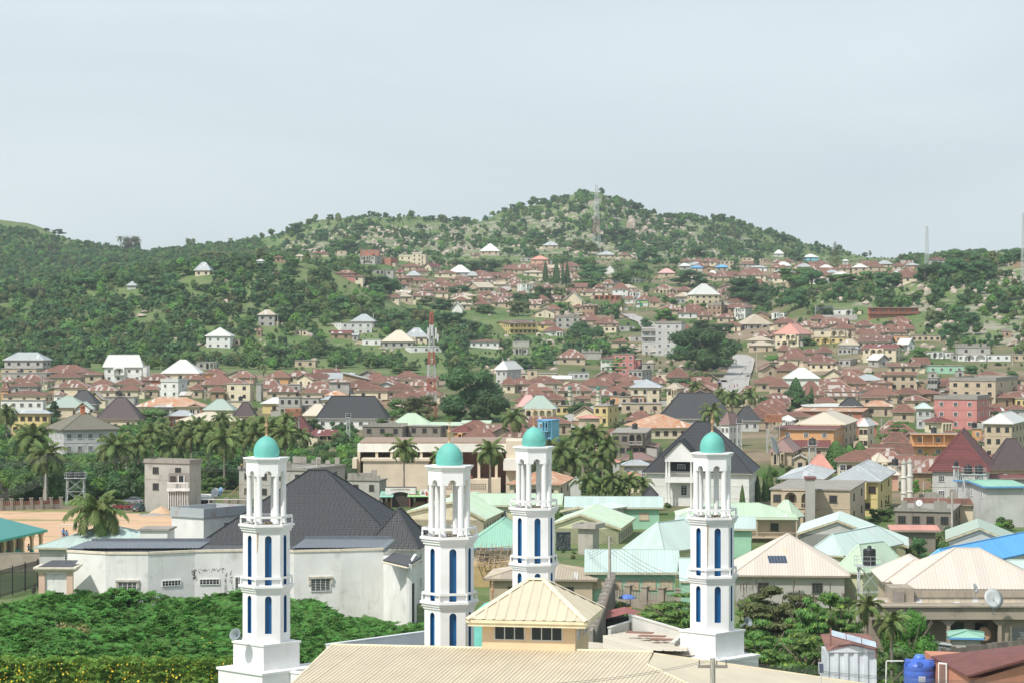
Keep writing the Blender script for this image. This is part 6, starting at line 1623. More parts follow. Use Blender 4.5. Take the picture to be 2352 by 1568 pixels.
# white curved building
def curved():
 T = thing('curved_building', 'large stained white building with faceted curved facade and dark grey metal roofs', 'building')
 wl = wallm('stained_white_wall', (.74, .74, .71), .75, (.4, .36, .32)); Z = 9.0
 xs = [(155, 1262), (243, 1267), (340, 1267), (447, 1262), (560, 1260), (675, 1262.5), (784, 1260), (881, 1257)]
 pt = [Vector((XD(x, (CH - Z) * F / (y - HY)), (CH - Z) * F / (y - HY), 0)) for x, y in xs]
 cr = plain('cornice_cream', (.68, .61, .48), .8)
 for i in range(len(pt) - 1):
  A, B_ = pt[i], pt[i + 1]; u = (B_ - A).normalized(); L = (B_ - A).length; a = math.atan2(u.y, u.x); m_ = MB(); m_.box(0, 0, 0, L, .3, Z - .25); m_.obj('facade_panel', wl, T, tuple(A), a)
  m_ = MB(); m_.box(-.05, -.1, Z - .25, L + .05, .35, Z); m_.obj('coping', cr, T, tuple(A), a)
 E = P(940, 1297, 268); E = Vector((E.x, E.y, 0)); G = Vector((XD(957, 282), 282, 0));
 for A, B_, z in ((pt[-1], E, 7.9), (E, G, 7.8)):
  u = (B_ - A).normalized(); L = (B_ - A).length; m_ = MB(); m_.box(0, 0, 0, L, .3, z); m_.obj('facade_panel', wl, T, tuple(A), math.atan2(u.y, u.x))
 m_ = MB(); m_.add([(p.x, p.y + .3, Z - .4) for p in pt] + [(pt[-1].x, 284, Z - .4), (pt[0].x, 284, Z - .4)], [tuple(range(len(pt) + 2))]); m_.obj('roof_deck', plain('bitumen_roof', (.07, .07, .075), .7, .3), T)
 # body behind so the sides are closed
 m_ = MB(); m_.box(pt[0].x + .1, 279, 0, pt[-1].x - .2, 298, 6.2); m_.obj('wall', wl, T)
 rg = roofm('slate_sheet_roof', (.13, .145, .17), (.17, .185, .21), rough=.45, rib=.35)
 for xa, xb, xc, xd, y0, y1 in ((190, 458, 482, 210, 1259, 1243), (672, 885, 900, 700, 1258, 1238)):
  q = [P(xa, y0, 277), P(xb, y0, 278), P(xc, y1, 290), P(xd, y1, 290)]; m_ = MB(); m_.add([p - Vector((0, 0, .1)) for p in q], [(0, 1, 2, 3)]); o = m_.obj('roof', rg, T); sheets(q, .45, .06, .9, rg, o, (q[2] - q[1]) + Vector((-3.0, 0, 0)))
  m_ = MB(); A, B_ = q[3], q[2]; m_.add([A, B_, B_ + Vector((0, 0, .4)), A + Vector((0, 0, .4)), A + Vector((0, .2, 0)), B_ + Vector((0, .2, 0)), B_ + Vector((0, .2, .4)), A + Vector((0, .2, .4))], [(0, 1, 2, 3), (3, 2, 6, 7), (5, 4, 7, 6)]); m_.obj('upstand', plain('slate_flashing', (.14, .155, .18), .4), T)
 for A, B_, C_, D_ in (((155, 1258, 274.5), (205, 1240, 289), (212, 1243, 289), (190, 1259, 276)), ((884, 1258, 276), (908, 1238, 288), (898, 1236, 289), (872, 1256, 278))):
  m_ = MB(); q = [P(*A), P(*B_), P(*C_), P(*D_)]; m_.add(q + [p - Vector((0, 0, .5)) for p in q], [(0, 1, 2, 3), (0, 1, 5, 4), (1, 2, 6, 5), (2, 3, 7, 6), (3, 0, 4, 7)]); m_.obj('verge', plain('slate_flashing', (.14, .155, .18), .4), T)
 q = [P(880, 1284, 269), P(936, 1297, 267), P(968, 1278, 281), P(905, 1268, 283)]; m_ = MB(); m_.add(q + [p - Vector((0, 0, .25)) for p in q], [(0, 1, 2, 3), (0, 1, 5, 4), (1, 2, 6, 5)]); m_.obj('lower_roof', plain('bitumen_roof', (.07, .07, .075), .7, .3), T)
 m_ = MB(); a_, b_ = q[0] - Vector((0, .1, .3)), q[1] - Vector((0, .1, .3)); m_.tube(a_, b_, .14, None, 4); m_.tube(b_, q[2] - Vector((0, 0, .3)), .14, None, 4); m_.obj('coping', cr, T)
 def win(x, y0, y1, w_, k, hood=True, bars=5, vert=3):
  for i in range(len(xs) - 1):
   if xs[i][0] <= x <= xs[i + 1][0]: break
  A, B_ = pt[i], pt[i + 1]; t = (x - xs[i][0]) / (xs[i + 1][0] - xs[i][0]); c = A.lerp(B_, t); s = F / c.y; u = (B_ - A).normalized(); a = math.atan2(u.y, u.x); zt, zb = ZY(y0, c.y), ZY(y1, c.y); h = zt - zb; w_ = w_ / s
  f = MB(); f.box(-w_ / 2, -.12, 0, -w_ / 2 + .08, 0, h); f.box(w_ / 2 - .08, -.12, 0, w_ / 2, 0, h); f.box(-w_ / 2 + .08, -.12, h - .08, w_ / 2 - .08, 0, h); f.box(-w_ / 2 + .08, -.12, 0, w_ / 2 - .08, 0, .08); o = f.obj('window', plain('window_frame_white', (.72, .72, .7), .5), T, (c.x, c.y, zb), a)
  g = MB(); g.box(-w_ / 2 + .08, -.05, .08, w_ / 2 - .08, -.02, h - .08); g.obj('pane', glassm(), o)
  b = MB()
  for j in range(1, bars): b.box(-w_ / 2 + .08, -.11, h * j / bars - .012, w_ / 2 - .08, -.07, h * j / bars + .012)
  for j in range(1, vert + 1): b.box(-w_ / 2 + w_ * j / (vert + 1) - .03, -.13, .08, -w_ / 2 + w_ * j / (vert + 1) + .03, -.112, h - .08)
  b.obj('burglar_bars', plain('window_frame_white', (.72, .72, .7), .5), o)
  if hood: q = MB(); q.box(-w_ / 2 - .25, -.28, h, w_ / 2 + .25, .02, h + .22); q.box(-w_ / 2 - .25, -.2, h - .7, -w_ / 2 - .02, .02, h); q.box(w_ / 2 + .02, -.2, h - .7, w_ / 2 + .25, .02, h); q.obj('window_surround', plain('surround_stained', (.5, .46, .38), .9, .3), T, (c.x, c.y, zb), a)
 win(293, 1335, 1364, 44, 1, True, 8, 3); win(393, 1331, 1345, 46, 1, False, 2, 5); win(481, 1328, 1342, 46, 1, False, 2, 5); win(736, 1327, 1357, 46, 1, True, 8, 3); win(753, 1421, 1431, 22, 1, True, 4, 1); win(548, 1323, 1357, 18, 1, False, 10, 1)
 m_ = MB(); rng = random.Random(3)      # cracked, mouldy plaster edges round the blocked opening
 for x0, y0, x1, y1 in ((444, 1307, 520, 1306), (518, 1306, 520, 1385), (530, 1310, 536, 1380), (444, 1307, 447, 1330)):
  for j in range(70):
   t = rng.random(); x, y = x0 + (x1 - x0) * t + rng.gauss(0, 2.2), y0 + (y1 - y0) * t + abs(rng.gauss(0, 4)) - 2; i = 3 if x >= 447 else 2; A, B_ = pt[i], pt[i + 1]; c = A.lerp(B_, (x - xs[i][0]) / (xs[i + 1][0] - xs[i][0])); z = ZY(y, c.y); r = rng.uniform(.015, .06)
   m_.add([(c.x - r, c.y - .02, z), (c.x, c.y - .03, z - r * 1.8), (c.x + r, c.y - .02, z), (c.x, c.y - .03, z + r)], [(0, 1, 2, 3)])
 o = m_.obj('mould_patch', plain('black_mould', (.08, .07, .06), .95, .4), T); o['kind'] = 'stuff'
 m_ = MB(); m_.box(-.9, -.05, 0, .9, .03, 5.2); m_.obj('door', plain('dark_shutter', (.03, .035, .04), .6), T, tuple(Vector(((E.x + G.x) / 2 + .1, (E.y + G.y) / 2 - 1, 0))), math.atan2(G.y - E.y, G.x - E.x))
 T2 = thing('portal', 'free-standing white portal with peach pillars and heavy cornice at the left end', 'portal', (XD(128, 268), 268, 0)); s = F / 268; pm = wallm('peach_pillar', (.66, .47, .36), .15)
 for x in (-38, 26): m_ = MB(); m_.box(x / s, -.3, 0, (x + 14) / s, .3, ZY(1314, 268)); m_.obj('pillar', pm, T2)
 m_ = MB(); m_.box(-24 / s, -.05, 0, 26 / s, .25, ZY(1316, 268)); m_.obj('wall', wl, T2); z = ZY(1314, 268); m_ = MB()
 for k, (e, a, b) in enumerate(((0, 0, .2), (.2, .2, .45), (.42, .45, .65))): m_.box(-40 / s - e, -.4 - e, z + a, 41 / s + e, 3 + e, z + b)
 m_.obj('cornice', cr, T2); m_ = MB(); m_.add([(-40 / s, -.5, z + .66), (41 / s, -.5, z + .66), (41 / s, 3, z + 1.1), (-20 / s, 3, z + 1.1)], [(0, 1, 2, 3)]); m_.obj('roof_slab', plain('bitumen_roof', (.07, .07, .075), .7, .3), T2)
curved()
# nearer buildings
def H(spec, label, **k): return house(spec, label, **k)
H('U 450 928 990 1262 1086 2 9 hip k w N4 D20 d300 w6', 'white villa with a great charcoal tiled hipped roof behind the curved building')
H('U 838 962 1000 1262 1172 2 9 hip k w N4 D9 d296 w1', 'lower charcoal tiled wing at the right end of the great tiled roof')
H('U 388 468 562 1189 1187 2 35 flat g w w0 P D9 d312', 'pale bluish block with a parapet, left of the great charcoal roof')
H('U 70 - 392 1262 1214 1 5 hip a l d312 w2 N', 'long whitish-green metal roof behind the lone coconut palm')
H('U 318 - 394 1218 1217 1 4 flat c w d308 w0 h7', 'small square block with dark roof slab and white cornice')
ROOF['M'] = lambda: roofm('mossy_tile_roof', (.17, .165, .125), (.23, .21, .17), tiles=.4, rough=.8); TILED = 'kvmM'
H('C0 335 565 1108 276 116 3 -24 hip M l w5 s3 C D17 yw N5', 'grey stucco mansion with a mossy tiled roof and a brick chimney')
H('U 328 436 466 1064 1063 2 25 flat c g P.5 w2 s0 d447 h9.0', 'bare concrete two-storey house with white lattice balcony behind the sandy field')
H('U 545 705 796 1080 1078 2 24 flat c g X P.2 w4 s2 d480 h7', 'unfinished block building with raw block courses, left of the cream hall')
H('U 795 - 888 1103 1101 1 14 flat c g X w2 d470 h4', 'small roofless block ruin at the foot of the cream hall')
H('C1 150 - 512 285 98 1 4 hip m t N w3 E6', 'steep maroon tiled roof rising behind the left minaret top')
H('C1 425 - 762 322 275 1 5 gf e t V5 w3 E4', 'long low red roof on posts left of the burnt house')
H('C1 1220 - 1625 233 122 1 4 hip p c N w3 E5', 'pale green hipped roof left of the great round tree')
H('C1 1590 - 2000 232 205 1 3 gf p c w4 E5', 'long low pale green roof in front of the great round tree')
H('C1 1880 - 2172 212 190 1 4 gf p c w3', 'second low pale green roof behind the cream hall')
H('C1 968 1350 1420 243 238 2 12 flat c d w3 X E7', 'fire-blackened house shell with empty windows behind the cream hall')
H('C1 1390 1700 1760 240 236 2 16 flat c d w3 E7', 'soot-stained concrete house with black windows above the cream hall')
H('C1 1792 1960 2012 298 240 2 25 hip e o A1 w1 E6', 'ochre two-storey house with rust-red roof and dark arched gallery')
H('C1 1770 - 2420 972 867 1 3 gf p f w3 E3.6 N', 'long pale green school roof behind the second minaret')
H('C2 -30 - 484 968 867 1 3 gf p f w0 E3.6 N D9', 'pale green roof seen between the columns of the third minaret')
H('C2 478 - 1415 992 897 1 2 gf a m w3 E3.6 N D10 yt W16', 'long pale aqua school roof over a green wall with tan shutters')
H('U 1552 - 1843 1190 1158 1 3 hip p t w3 N E3.8 D12 V4', 'pale green hipped school roof with posts, right of the fourth minaret')
H('C1 1900 - 2600 1368 1105 1 4 hip n t w2 N E3.4 D16', 'bright mint green hipped roof right of the second minaret')
H('C2 1010 1400 1900 1405 1130 1 38 hip a f w0 N E3.6', 'large pale aqua hipped roof behind the fourth minaret')
H('D2 665 1550 1562 445 243 1 2 gf a m w5 E4 N D12 yt W16', 'long pale aqua roof over a green wall with cream shutters, by the spiked fence')
H('D2 1548 - 1680 520 318 1 2 gf a m w1 d290 h3 D8', 'short bluish roof piece tucked beside the fourth minaret')
H('C2 1490 - 2300 1190 1085 1 6 gf a m w1 E4.2 N D12', 'pale aqua roof running behind the fourth minaret')
H('C3 335 700 830 1440 1212 1 30 hip a f w0 E3.6 D22 N', 'pale aqua hipped roof between the cream roof and the lime gable')
H('D3 600 880 1290 452 180 1 42 hip p f w0 N E3.6', 'pale green hipped roof behind the black tank on its white stand')
H('U 1680 - 1968 1325 1231 1 4 hip B g w2 N E3.8 D15', 'wide pinkish cream ribbed roof with a small solar panel')
H('U 2066 - 2440 1357 1266 2 3 hip B t w3 N E8.6 D15', 'largest pinkish cream ribbed roof, above the stained concrete house at lower right')
H('U 2028 - 2200 1341 1284 2 3 hip B t w1 N E8.4 D12', 'cream ribbed roof joined to the left of the largest cream roof')
H('U 2100 2180 2420 1312 1266 1 -58 hip u w w2 s1 N E3.8', 'bright blue metal hipped roof at the right edge')
H('U 2260 - 2440 1320 1290 1 4 hip a l w0 E4.6', 'pale green roof corner peeping from behind the largest cream roof')
H('U 1110 - 1390 1334 1298 1 5 hip t t w2 N E3.2 D12 W18', 'tan bungalow with dusty hipped roof behind the third minaret')
def profile(t_, pts, yb, d, th, Dp, rc, wc, label, back=0.):
 T = tile(t_); q = [(T[0] + x * T[2], T[1] + y * T[2]) for x, y in pts]; X = [XD(x, d) for x, y in q]; Z = [ZY(y, d) for x, y in q]; c, s = math.cos(R(th)), math.sin(R(th)); rz = -R(th)
 Hh = thing('house', label, 'house', (X[1], d, 0), rz); xs = [(a - X[1]) / c for a in X]; xl, xr = xs[0], xs[2]; ov = .5
 m_ = MB(); m_.box(xl + ov, .4, 0, xr - ov, Dp - .4, min(Z[0], Z[2]) - .1);
 for y in (.4, Dp - .4): m_.add([(xl + ov, y, 0), (xr - ov, y, 0), (xr - ov, y, Z[2] + .0), (0, y, Z[1] - .12), (xl + ov, y, Z[0] + .0)], [(0, 1, 2, 3, 4)])
 m_.box(xl + ov, .41, Z[2] - 2, xl + ov + .01, Dp - .41, Z[0]); m_.obj('wall', wm(wc), Hh)
 rm = ROOF[rc](); f = [[(0, 0, Z[1]), (xr, 0, Z[2]), (xr, Dp, Z[2]), (0, Dp, Z[1])], [(xl, 0, Z[0]), (0, 0, Z[1]), (0, Dp, Z[1]), (xl, Dp, Z[0])]]
 m_ = MB();
 for p in f: m_.add(p, [(0, 1, 2, 3)])
 ro = m_.obj('roof', rm, Hh)
 for p in f: sheets(p, .35, .04, 1.05, rm, ro)
 m_ = MB()
 for a, b in (((xl, Z[0]), (0, Z[1])), ((0, Z[1]), (xr, Z[2]))): m_.add([(a[0], -.03, a[1] - .3), (b[0], -.03, b[1] - .3), (b[0], -.03, b[1]), (a[0], -.03, a[1]), (a[0], .02, a[1] - .3), (b[0], .02, b[1] - .3)], [(0, 1, 2, 3), (0, 4, 5, 1)])
 m_.box(xr - .03, 0, Z[2] - .25, xr + .02, Dp, Z[2]); m_.obj('fascia', plain('fascia_cream', (.5, .44, .3), .9, .3), Hh)
 nw = max(2, int(Dp / 2.6))
 for i in range(nw): window(Hh, xr - ov, .4 + (Dp - .8) * (i + .5) / nw, Z[2] - 2.1, .9, 1.2, 1, 'g', False)
 x0, x1 = q[0][0], q[2][0]; BUILT.append((x0, x1, q[1][1], q[2][1] + 60, d)); FOOT.append((X[1], d + Dp / 2, Dp / 2)); return Hh
profile('C2', [(330, 1150), (625, 1042), (1000, 1172)], 0, 383, 9, 22, 'p', 'f', 'pale green gabled classroom with a lime wall beside the concrete water column')
profile('C2', [(440, 1020), (610, 975), (760, 1010)], 0, 402, 30, 12, 'a', 'l', 'small bluish gable behind the pale green gabled classroom')
profile('C1', [(1380, 1025), (1790, 930), (2112, 1092)], 0, 398, 9, 25, 'p', 'c', 'pale green gabled roof directly right of the second minaret columns')
profile('C3', [(270, 1225), (640, 1098), (960, 1222)], 0, 368, 9, 18, 'a', 'l', 'pale aqua gabled house with a plain off-white end wall')
profile('C3', [(690, 1290), (962, 1216), (1286, 1338)], 0, 349, 9, 15, 'a', 'f', 'pale aqua gabled house with a lime-green end wall')
profile('C3', [(1640, 1285), (1945, 1168), (2325, 1325)], 0, 332, 10, 16, 'G', 'l', 'old house with a sagging grey asbestos roof beyond the blue roof')
def cream_hall():
 T = thing('assembly_hall', 'cream modern hall with deep shaded balcony, blank front wall and perforated side walls', 'building', (XD(1000, 500), 500, 0)); s = F / 500; cw = wallm('hall_cream', (.64, .55, .43), .12); cx = 1000
 def bx(nm, x0, x1, y0, y1, a, b, m_=cw): q = MB(); q.box((x0 - cx) / s, a, ZY(y1, 500), (x1 - cx) / s, b, ZY(y0, 500)); return q.obj(nm, m_, T)
 bx('roof_fascia', 822, 1180, 1018, 1036, -1.5, 22, wallm('hall_white', (.74, .72, .66), .1)); bx('roof', 826, 1178, 1013, 1018, 0, 21, plain('hall_roof_brown', (.3, .22, .17), .9)); bx('wall', 822, 828, 1036, 1175, -1.5, 20); bx('wall', 1174, 1180, 1036, 1175, -1.5, 20)
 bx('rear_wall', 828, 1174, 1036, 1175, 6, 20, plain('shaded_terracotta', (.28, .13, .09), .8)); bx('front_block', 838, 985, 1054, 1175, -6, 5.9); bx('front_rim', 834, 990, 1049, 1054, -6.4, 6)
 for x in (866, 900, 934, 968, 1014, 1060, 1100, 1140): bx('column', x - 3, x + 3, 1036, 1175, -1.2, -.4)
 bx('balcony_wall', 986, 1122, 1098, 1175, -4, 3); bx('balcony_wall', 1124, 1150, 1096, 1140, -3.5, 3); bx('side_ledge', 812, 822, 1050, 1072, -4, 2)
 h = MB();
 for j in range(3):
  for i in range(28):
   x = (990 + i * 4.6 - cx) / s; z = ZY(1110 + j * 5, 500)
   if x < (1120 - cx) / s: h.box(x, -4.03, z, x + .22, -3.98, z + .25)
 h.obj('vent_holes', plain('dark_void', (.06, .045, .04), .9), T)['kind'] = 'stuff'
 for i in range(8): bx('step', 1000 + i * 4, 1085 - i * 3, 1092 - i * 5, 1096 - i * 5, -1 + i * .6, 3, plain('step_red', (.35, .1, .08), .7))
 BUILT.append((812, 1180, 1013, 1150, 490))
 T2 = thing('annex', 'pale boxy annex with a projecting balcony at the right end of the cream hall', 'building', (XD(1176, 492), 492, 0)); m_ = MB(); s = F / 492
 m_.box(-14 / s, 0, 0, 30 / s, 14, ZY(1012, 492)); m_.obj('wall', cw, T2); m_ = MB(); m_.box(-20 / s, -2, ZY(1078, 492), 32 / s, 0, ZY(1052, 492)); m_.obj('balcony', wallm('hall_white', (.74, .72, .66), .1), T2)
cream_hall()
# shops along the field edge behind the charcoal roof
def shack(x0, x1, yt, yb, label, col, roof=(.3, .3, .29), open_=True, sign=None, d=None):
 d = d or hit((x0 + x1) / 2, yb); s = F / d; W = (x1 - x0) / s; h = (yb - yt) / s; z = gz(XD((x0 + x1) / 2, d), d); T = thing('shop', label, 'shop', (XD((x0 + x1) / 2, d), d, z)); w_ = plain('shop_%d_%d' % (col[0] * 99, col[1] * 99), col, .8, .2)
 m_ = MB(); m_.box(-W / 2, 0, 0, -W / 2 + .2, 4, h); m_.box(W / 2 - .2, 0, 0, W / 2, 4, h); m_.box(-W / 2 + .2, 3.8, 0, W / 2 - .2, 4, h); m_.box(-W / 2 + .2, 0, h * .78, W / 2 - .2, .2, h); m_.obj('wall', w_, T)
 r = MB(); r.add([(-W / 2 - .3, -1.6, h * .86), (W / 2 + .3, -1.6, h * .86), (W / 2 + .3, 4.2, h + .35), (-W / 2 - .3, 4.2, h + .35)], [(0, 1, 2, 3)]); r.add([(-W / 2 - .3, -1.6, h * .83), (W / 2 + .3, -1.6, h * .83), (W / 2 + .3, -1.6, h * .86), (-W / 2 - .3, -1.6, h * .86)], [(0, 1, 2, 3)]); r.obj('roof', plain('shop_roof_%d_%d' % (roof[0] * 99, roof[1] * 99), roof, .7, .25), T)
 c = MB(); c.box(-W * .3, .6, 0, W * .3, 1.2, 1.0); c.obj('counter', plain('counter_wood', (.25, .15, .08), .8), T)
 for sx in (-1, 1): p = MB(); p.tube((sx * W * .46, -1.4, 0), (sx * W * .46, -1.4, h * .85), .06); p.obj('post', plain('counter_wood', (.25, .15, .08), .8), T)
 return T
shack(436, 488, 1142, 1172, 'open kiosk with pale canopy and colourful crates behind the silver van', (.45, .43, .38), (.62, .6, .55))
shack(876, 900, 1146, 1175, 'small shop with green awning near the ruin', (.3, .3, .27), (.25, .5, .4), d=462)
shack(940, 985, 1148, 1178, 'dark red kiosk with a bright green roof strip', (.3, .05, .07), (.3, .55, .25), d=462)
for i_, (x_, y_, c_, r_) in enumerate(((1372, 962, (.3, .2, .15), (.22, .1, .07)), (1392, 955, (.2, .25, .3), (.35, .36, .36)), (1408, 948, (.4, .3, .2), (.2, .09, .06)), (1424, 942, (.15, .2, .3), (.4, .38, .34)), (1440, 937, (.4, .1, .1), (.3, .3, .3)), (1356, 970, (.35, .3, .2), (.45, .44, .4)), (1452, 930, (.2, .2, .2), (.24, .11, .08)), (1648, 886, (.2, .15, .3), (.3, .2, .4)), (1662, 880, (.4, .3, .2), (.35, .33, .3)))): o_ = shack(x_ - 6, x_ + 7, y_ - 9, y_, None, c_, r_); auto(o_, ('brown-roofed', 'grey-roofed', 'rust-roofed', 'pale-roofed', 'red', 'cream-topped', 'dark', 'purple-roofed', 'tan')[i_] + ' market stall', x_, y_)
_s = thing('signboard', 'square white signboard with red and dark lettering on the kiosk roof', 'sign', P(974, 1130, 461)); _m = MB(); _m.box(-.7, -.05, -.6, .7, .05, .6); _m.obj('panel', plain('sign_white', (.75, .73, .72), .5), _s)
_m = MB(); _m.box(.3, -.06, -.55, .66, -.051, .2); _m.box(-.6, -.06, .25, .1, -.051, .35); _m.obj('print', plain('sign_red', (.5, .05, .06), .5), _s); _m = MB(); _m.box(-.55, -.06, -.35, .15, -.051, -.1); _m.box(-.4, -.06, -.05, .0, -.051, .1); _m.obj('print', plain('sign_dark', (.06, .06, .06), .5), _s)
ARC = thing('arched_entrance', 'small white arched shop front between the green and red kiosks', 'building', (XD(920, 463), 463, 0)); arcade(ARC, -2.9, 2.9, -.2, 0, 3.6, 1, .3, wallm('arch_white', (.66, .64, .6), .2), r=.8); _m = MB(); _m.box(-2.9, .3, 0, 2.9, 4, 3.6); _m.obj('wall', plain('dark_void', (.06, .045, .04), .9), ARC)
def text(s_, parent, loc, size, col, name='lettering'):
 cu = bpy.data.curves.new(name, 'FONT'); cu.body = s_; cu.size = size; cu.align_x = 'CENTER'; cu.extrude = .01; cu.materials.append(plain('ink_%d_%d' % (col[0] * 99, col[1] * 99), col, .6)); o = bpy.data.objects.new(name, cu); me = bpy.data.meshes.new_from_object(o); return place(name, me, parent, loc, rot=(R(90), 0, 0))
text('E. CCT MOCHE TRDA', ARC, (0, -.23, 3.2), .38, (.2, .1, .1))
# white mansion extras
MN = H('U 1475 1728 1800 1088 971 3 10 hip k w N4 h9.2 D20 d462 w1 s4', 'white mansion with steep charcoal roof, gabled balcony bay and double columns')
def mansion_bay():
 T = MN; Wm, Dm, ze, hr = INFO[T.name]; s = F / 462; mw = wallm('mansion_white', (.76, .75, .73), .12)
 def lx(x): return (XD(x, 462) - T.location.x) * 1.0
 y0 = -Dm / 2 + .7; xa, xb = lx(1551), lx(1622); q = MB(); zt = ZY(1048, 460) - T.location.z; zp = ZY(1013, 460) - T.location.z; xm = (xa + xb) / 2
 q.add([(xa, y0 - 2.2, zt), (xb, y0 - 2.2, zt), (xm, y0 - 2.2, zp), (xa, y0 + 4, zt), (xb, y0 + 4, zt), (xm, y0 + 4, zp)], [(0, 1, 2)]); q.box(xa, y0 - 2.2, zt - 1.1, xb, y0 - 2.0, zt)
 q.box(xa, y0 - 2.2, zt - 4.3, xb, y0, zt - 4.05); q.box(xa, y0 - 2.2, zt - 5.1, xb, y0 - 2, zt - 4.3); q.obj('balcony_bay', mw, T)
 for x in (xa + .3, xa + .85, xb - .85, xb - .3):
  for z0, z1 in ((zt - 4.05, zt - 1.1), (-.2, zt - 5.1)): c = MB(); c.lathe([(.28, 0), (.2, .12), (.2, z1 - z0 - .15), (.28, z1 - z0)], 10, (x, y0 - 2.0, z0)); c.obj('column', mw, T)
 r = MB(); o = .5
 r.add([(xa - o, y0 - 2.6, zt - .25), (xm, y0 - 2.6, zp + .25), (xm, y0 + 7, zp + .25), (xa - o, y0 + 7, zt - .25), (xb + o, y0 - 2.6, zt - .25), (xb + o, y0 + 7, zt - .25)], [(0, 1, 2, 3), (1, 4, 5, 2)]); r.add([(xa - o, y0 - 2.6, zt - .45), (xm, y0 - 2.6, zp + .05), (xm, y0 - 2.6, zp + .25), (xa - o, y0 - 2.6, zt - .25), (xb + o, y0 - 2.6, zt - .45), (xb + o, y0 - 2.6, zt - .25)], [(0, 1, 2, 3), (1, 4, 5, 2)]); r.obj('bay_roof', ROOF['k'](), T)
 balusters(T, xa + 1.1, xb - 1.1, y0 - 2.1, zt - 4.0, .9, plain('steel_rail', (.4, .38, .35), .4), .25, 'railing'); window(T, xm, y0, zt - 3.2, 1.5, 1.5, 0, 'w', True); window(T, xm + .5, y0, zt - 7.6, 1.2, 2.0, 0, 'w', True)
mansion_bay()
# weathered concrete block with tan roof at lower right
def veranda_block():
 d = 232; s = F / d; cx = 2170; T = thing('concrete_block', 'stained concrete two-storey block with deep veranda and louvred windows at the lower right', 'building', (XD(cx, d), d, 0)); g = wallm('stained_concrete', (.36, .31, .25), .75, (.05, .045, .04)); g2 = wallm('veranda_wall', (.33, .28, .22), .4)
 def bx(nm, x0, x1, y0, y1, a, b, m_=g): q = MB(); q.box((x0 - cx) / s, a, ZY(y1, d), (x1 - cx) / s, b, ZY(y0, d)); return q.obj(nm, m_, T)
 bx('beam', 1992, 2420, 1388, 1416, -2, 0); bx('slab_edge', 1988, 2424, 1384, 1387.5, -2.3, 0, g); bx('rear_wall', 2000, 2420, 1400, 1530, .6, 9, g2); bx('parapet_wall', 2105, 2420, 1360, 1374, 1.5, 1.8)
 for i in range(30):
  xa = 1990 + i * 14.3; q = [P(xa, 1384, d - .2), P(xa + 14, 1384, d - .2), P(xa + 14, 1371, d + 2.5), P(xa, 1371, d + 2.5)]; m_ = MB(); m_.add([p - Vector((XD(cx, d), d, 0)) for p in q], [(0, 1, 2, 3)]); m_.obj('roof_sheet', ROOF['t'](), T)
 bx('stair_head', 2048, 2100, 1350, 1384, .2, 4); bx('stair_door', 2053, 2077, 1358, 1384, .0, .19, plain('rusty_door', (.25, .22, .2), .8))
 for x in (2168, 2285, 2405):
  bx('column', x, x + 8, 1416, 1530, -1.6, -1.2, g2)
 m_ = MB()
 for x in (2168, 2285):
  for sg in (-1, 1):
   xx = x + 4 + sg * 4; a, b, c = ((xx - cx) / s, -1.6, ZY(1417, d)), ((xx + sg * 16 - cx) / s, -1.6, ZY(1417, d)), ((xx - cx) / s, -1.6, ZY(1432, d)); m_.add([a, b, c, (a[0], -1.2, a[2]), (b[0], -1.2, b[2]), (c[0], -1.2, c[2])], [(0, 1, 2), (3, 4, 5), (1, 4, 5, 2)])
 m_.obj('bracket', g2, T)
 for x0, x1, y0, y1 in ((2178, 2216, 1429, 1462), (2242, 2272, 1430, 1460)): bx('window', x0, x1, y0, y1, .5, .59, glassm())
 bx('side_wall', 2288, 2420, 1416, 1530, -1.15, .5, g2)
 for i in range(9): bx('louvre', 2318, 2420, 1437 + i * 3.4, 1438.6 + i * 3.4, -1.22, -1.16, plain('louvre_glass', (.2, .24, .26), .3))
 bx('window_surround', 2314, 2318, 1434, 1470, -1.25, -1.16, plain('window_surround_cream', (.55, .47, .36), .7))
 D_ = thing('satellite_dish', 'round metal dish leaning on the veranda wall of the stained block', 'dish', P(2262, 1455, d - 1)); q = MB(); q.lathe([(.02, -.1), (.5, -.05), (.75, .06), (.5, -.02), (.02, -.07)], 18); o = q.obj('reflector', plain('dish_rust', (.42, .26, .16), .7), D_); o.rotation_euler = (R(75), 0, R(20))
 BUILT.append((1985, 2352, 1350, 1520, 225))
veranda_block()
def dish(x, y, d, r, label, rot=20, col=(.5, .52, .52)):
 T = thing('satellite_dish', label, 'dish', P(x, y, d)); q = MB(); q.lathe([(.02, -.12 * r), (r * .6, -.06 * r), (r, .12 * r), (r * .6, -.02 * r), (.02, -.09 * r)], 18); o = q.obj('reflector', plain('dish_grey%d' % (col[0] * 10), col, .5), T); o.rotation_euler = (R(70), 0, R(rot)); m_ = MB(); m_.tube((0, 0, -r * 1.6), (0, 0, 0), .05); m_.tube((0, 0, 0), (0, -r * .8, r * .2), .03); m_.obj('mount', plain('galvanised_tube', (.45, .46, .46), .4, .1, .5), T)
dish(2281, 1374, 228, 1.0, 'large grey satellite dish on the tan roof strip of the stained block'); dish(2240, 1350, 230, .5, 'small white tilted dish on a pole above the tan roof strip', 60, (.7, .7, .7)); dish(495, 1131, 455, 1.0, 'grey satellite dish on the low roof beside the bare concrete house', 30); dish(506, 1128, 455, .9, 'blue-tinted satellite dish on the low roof beside the bare concrete house', -50, (.2, .35, .5)); dish(1778, 1024, 560, 2.4, 'large mesh dish by the mauve-brown roof', 70, (.4, .4, .4)); dish(2112, 1155, 395, .6, 'pale dish on the side of the arched concrete house', 0, (.7, .7, .7))
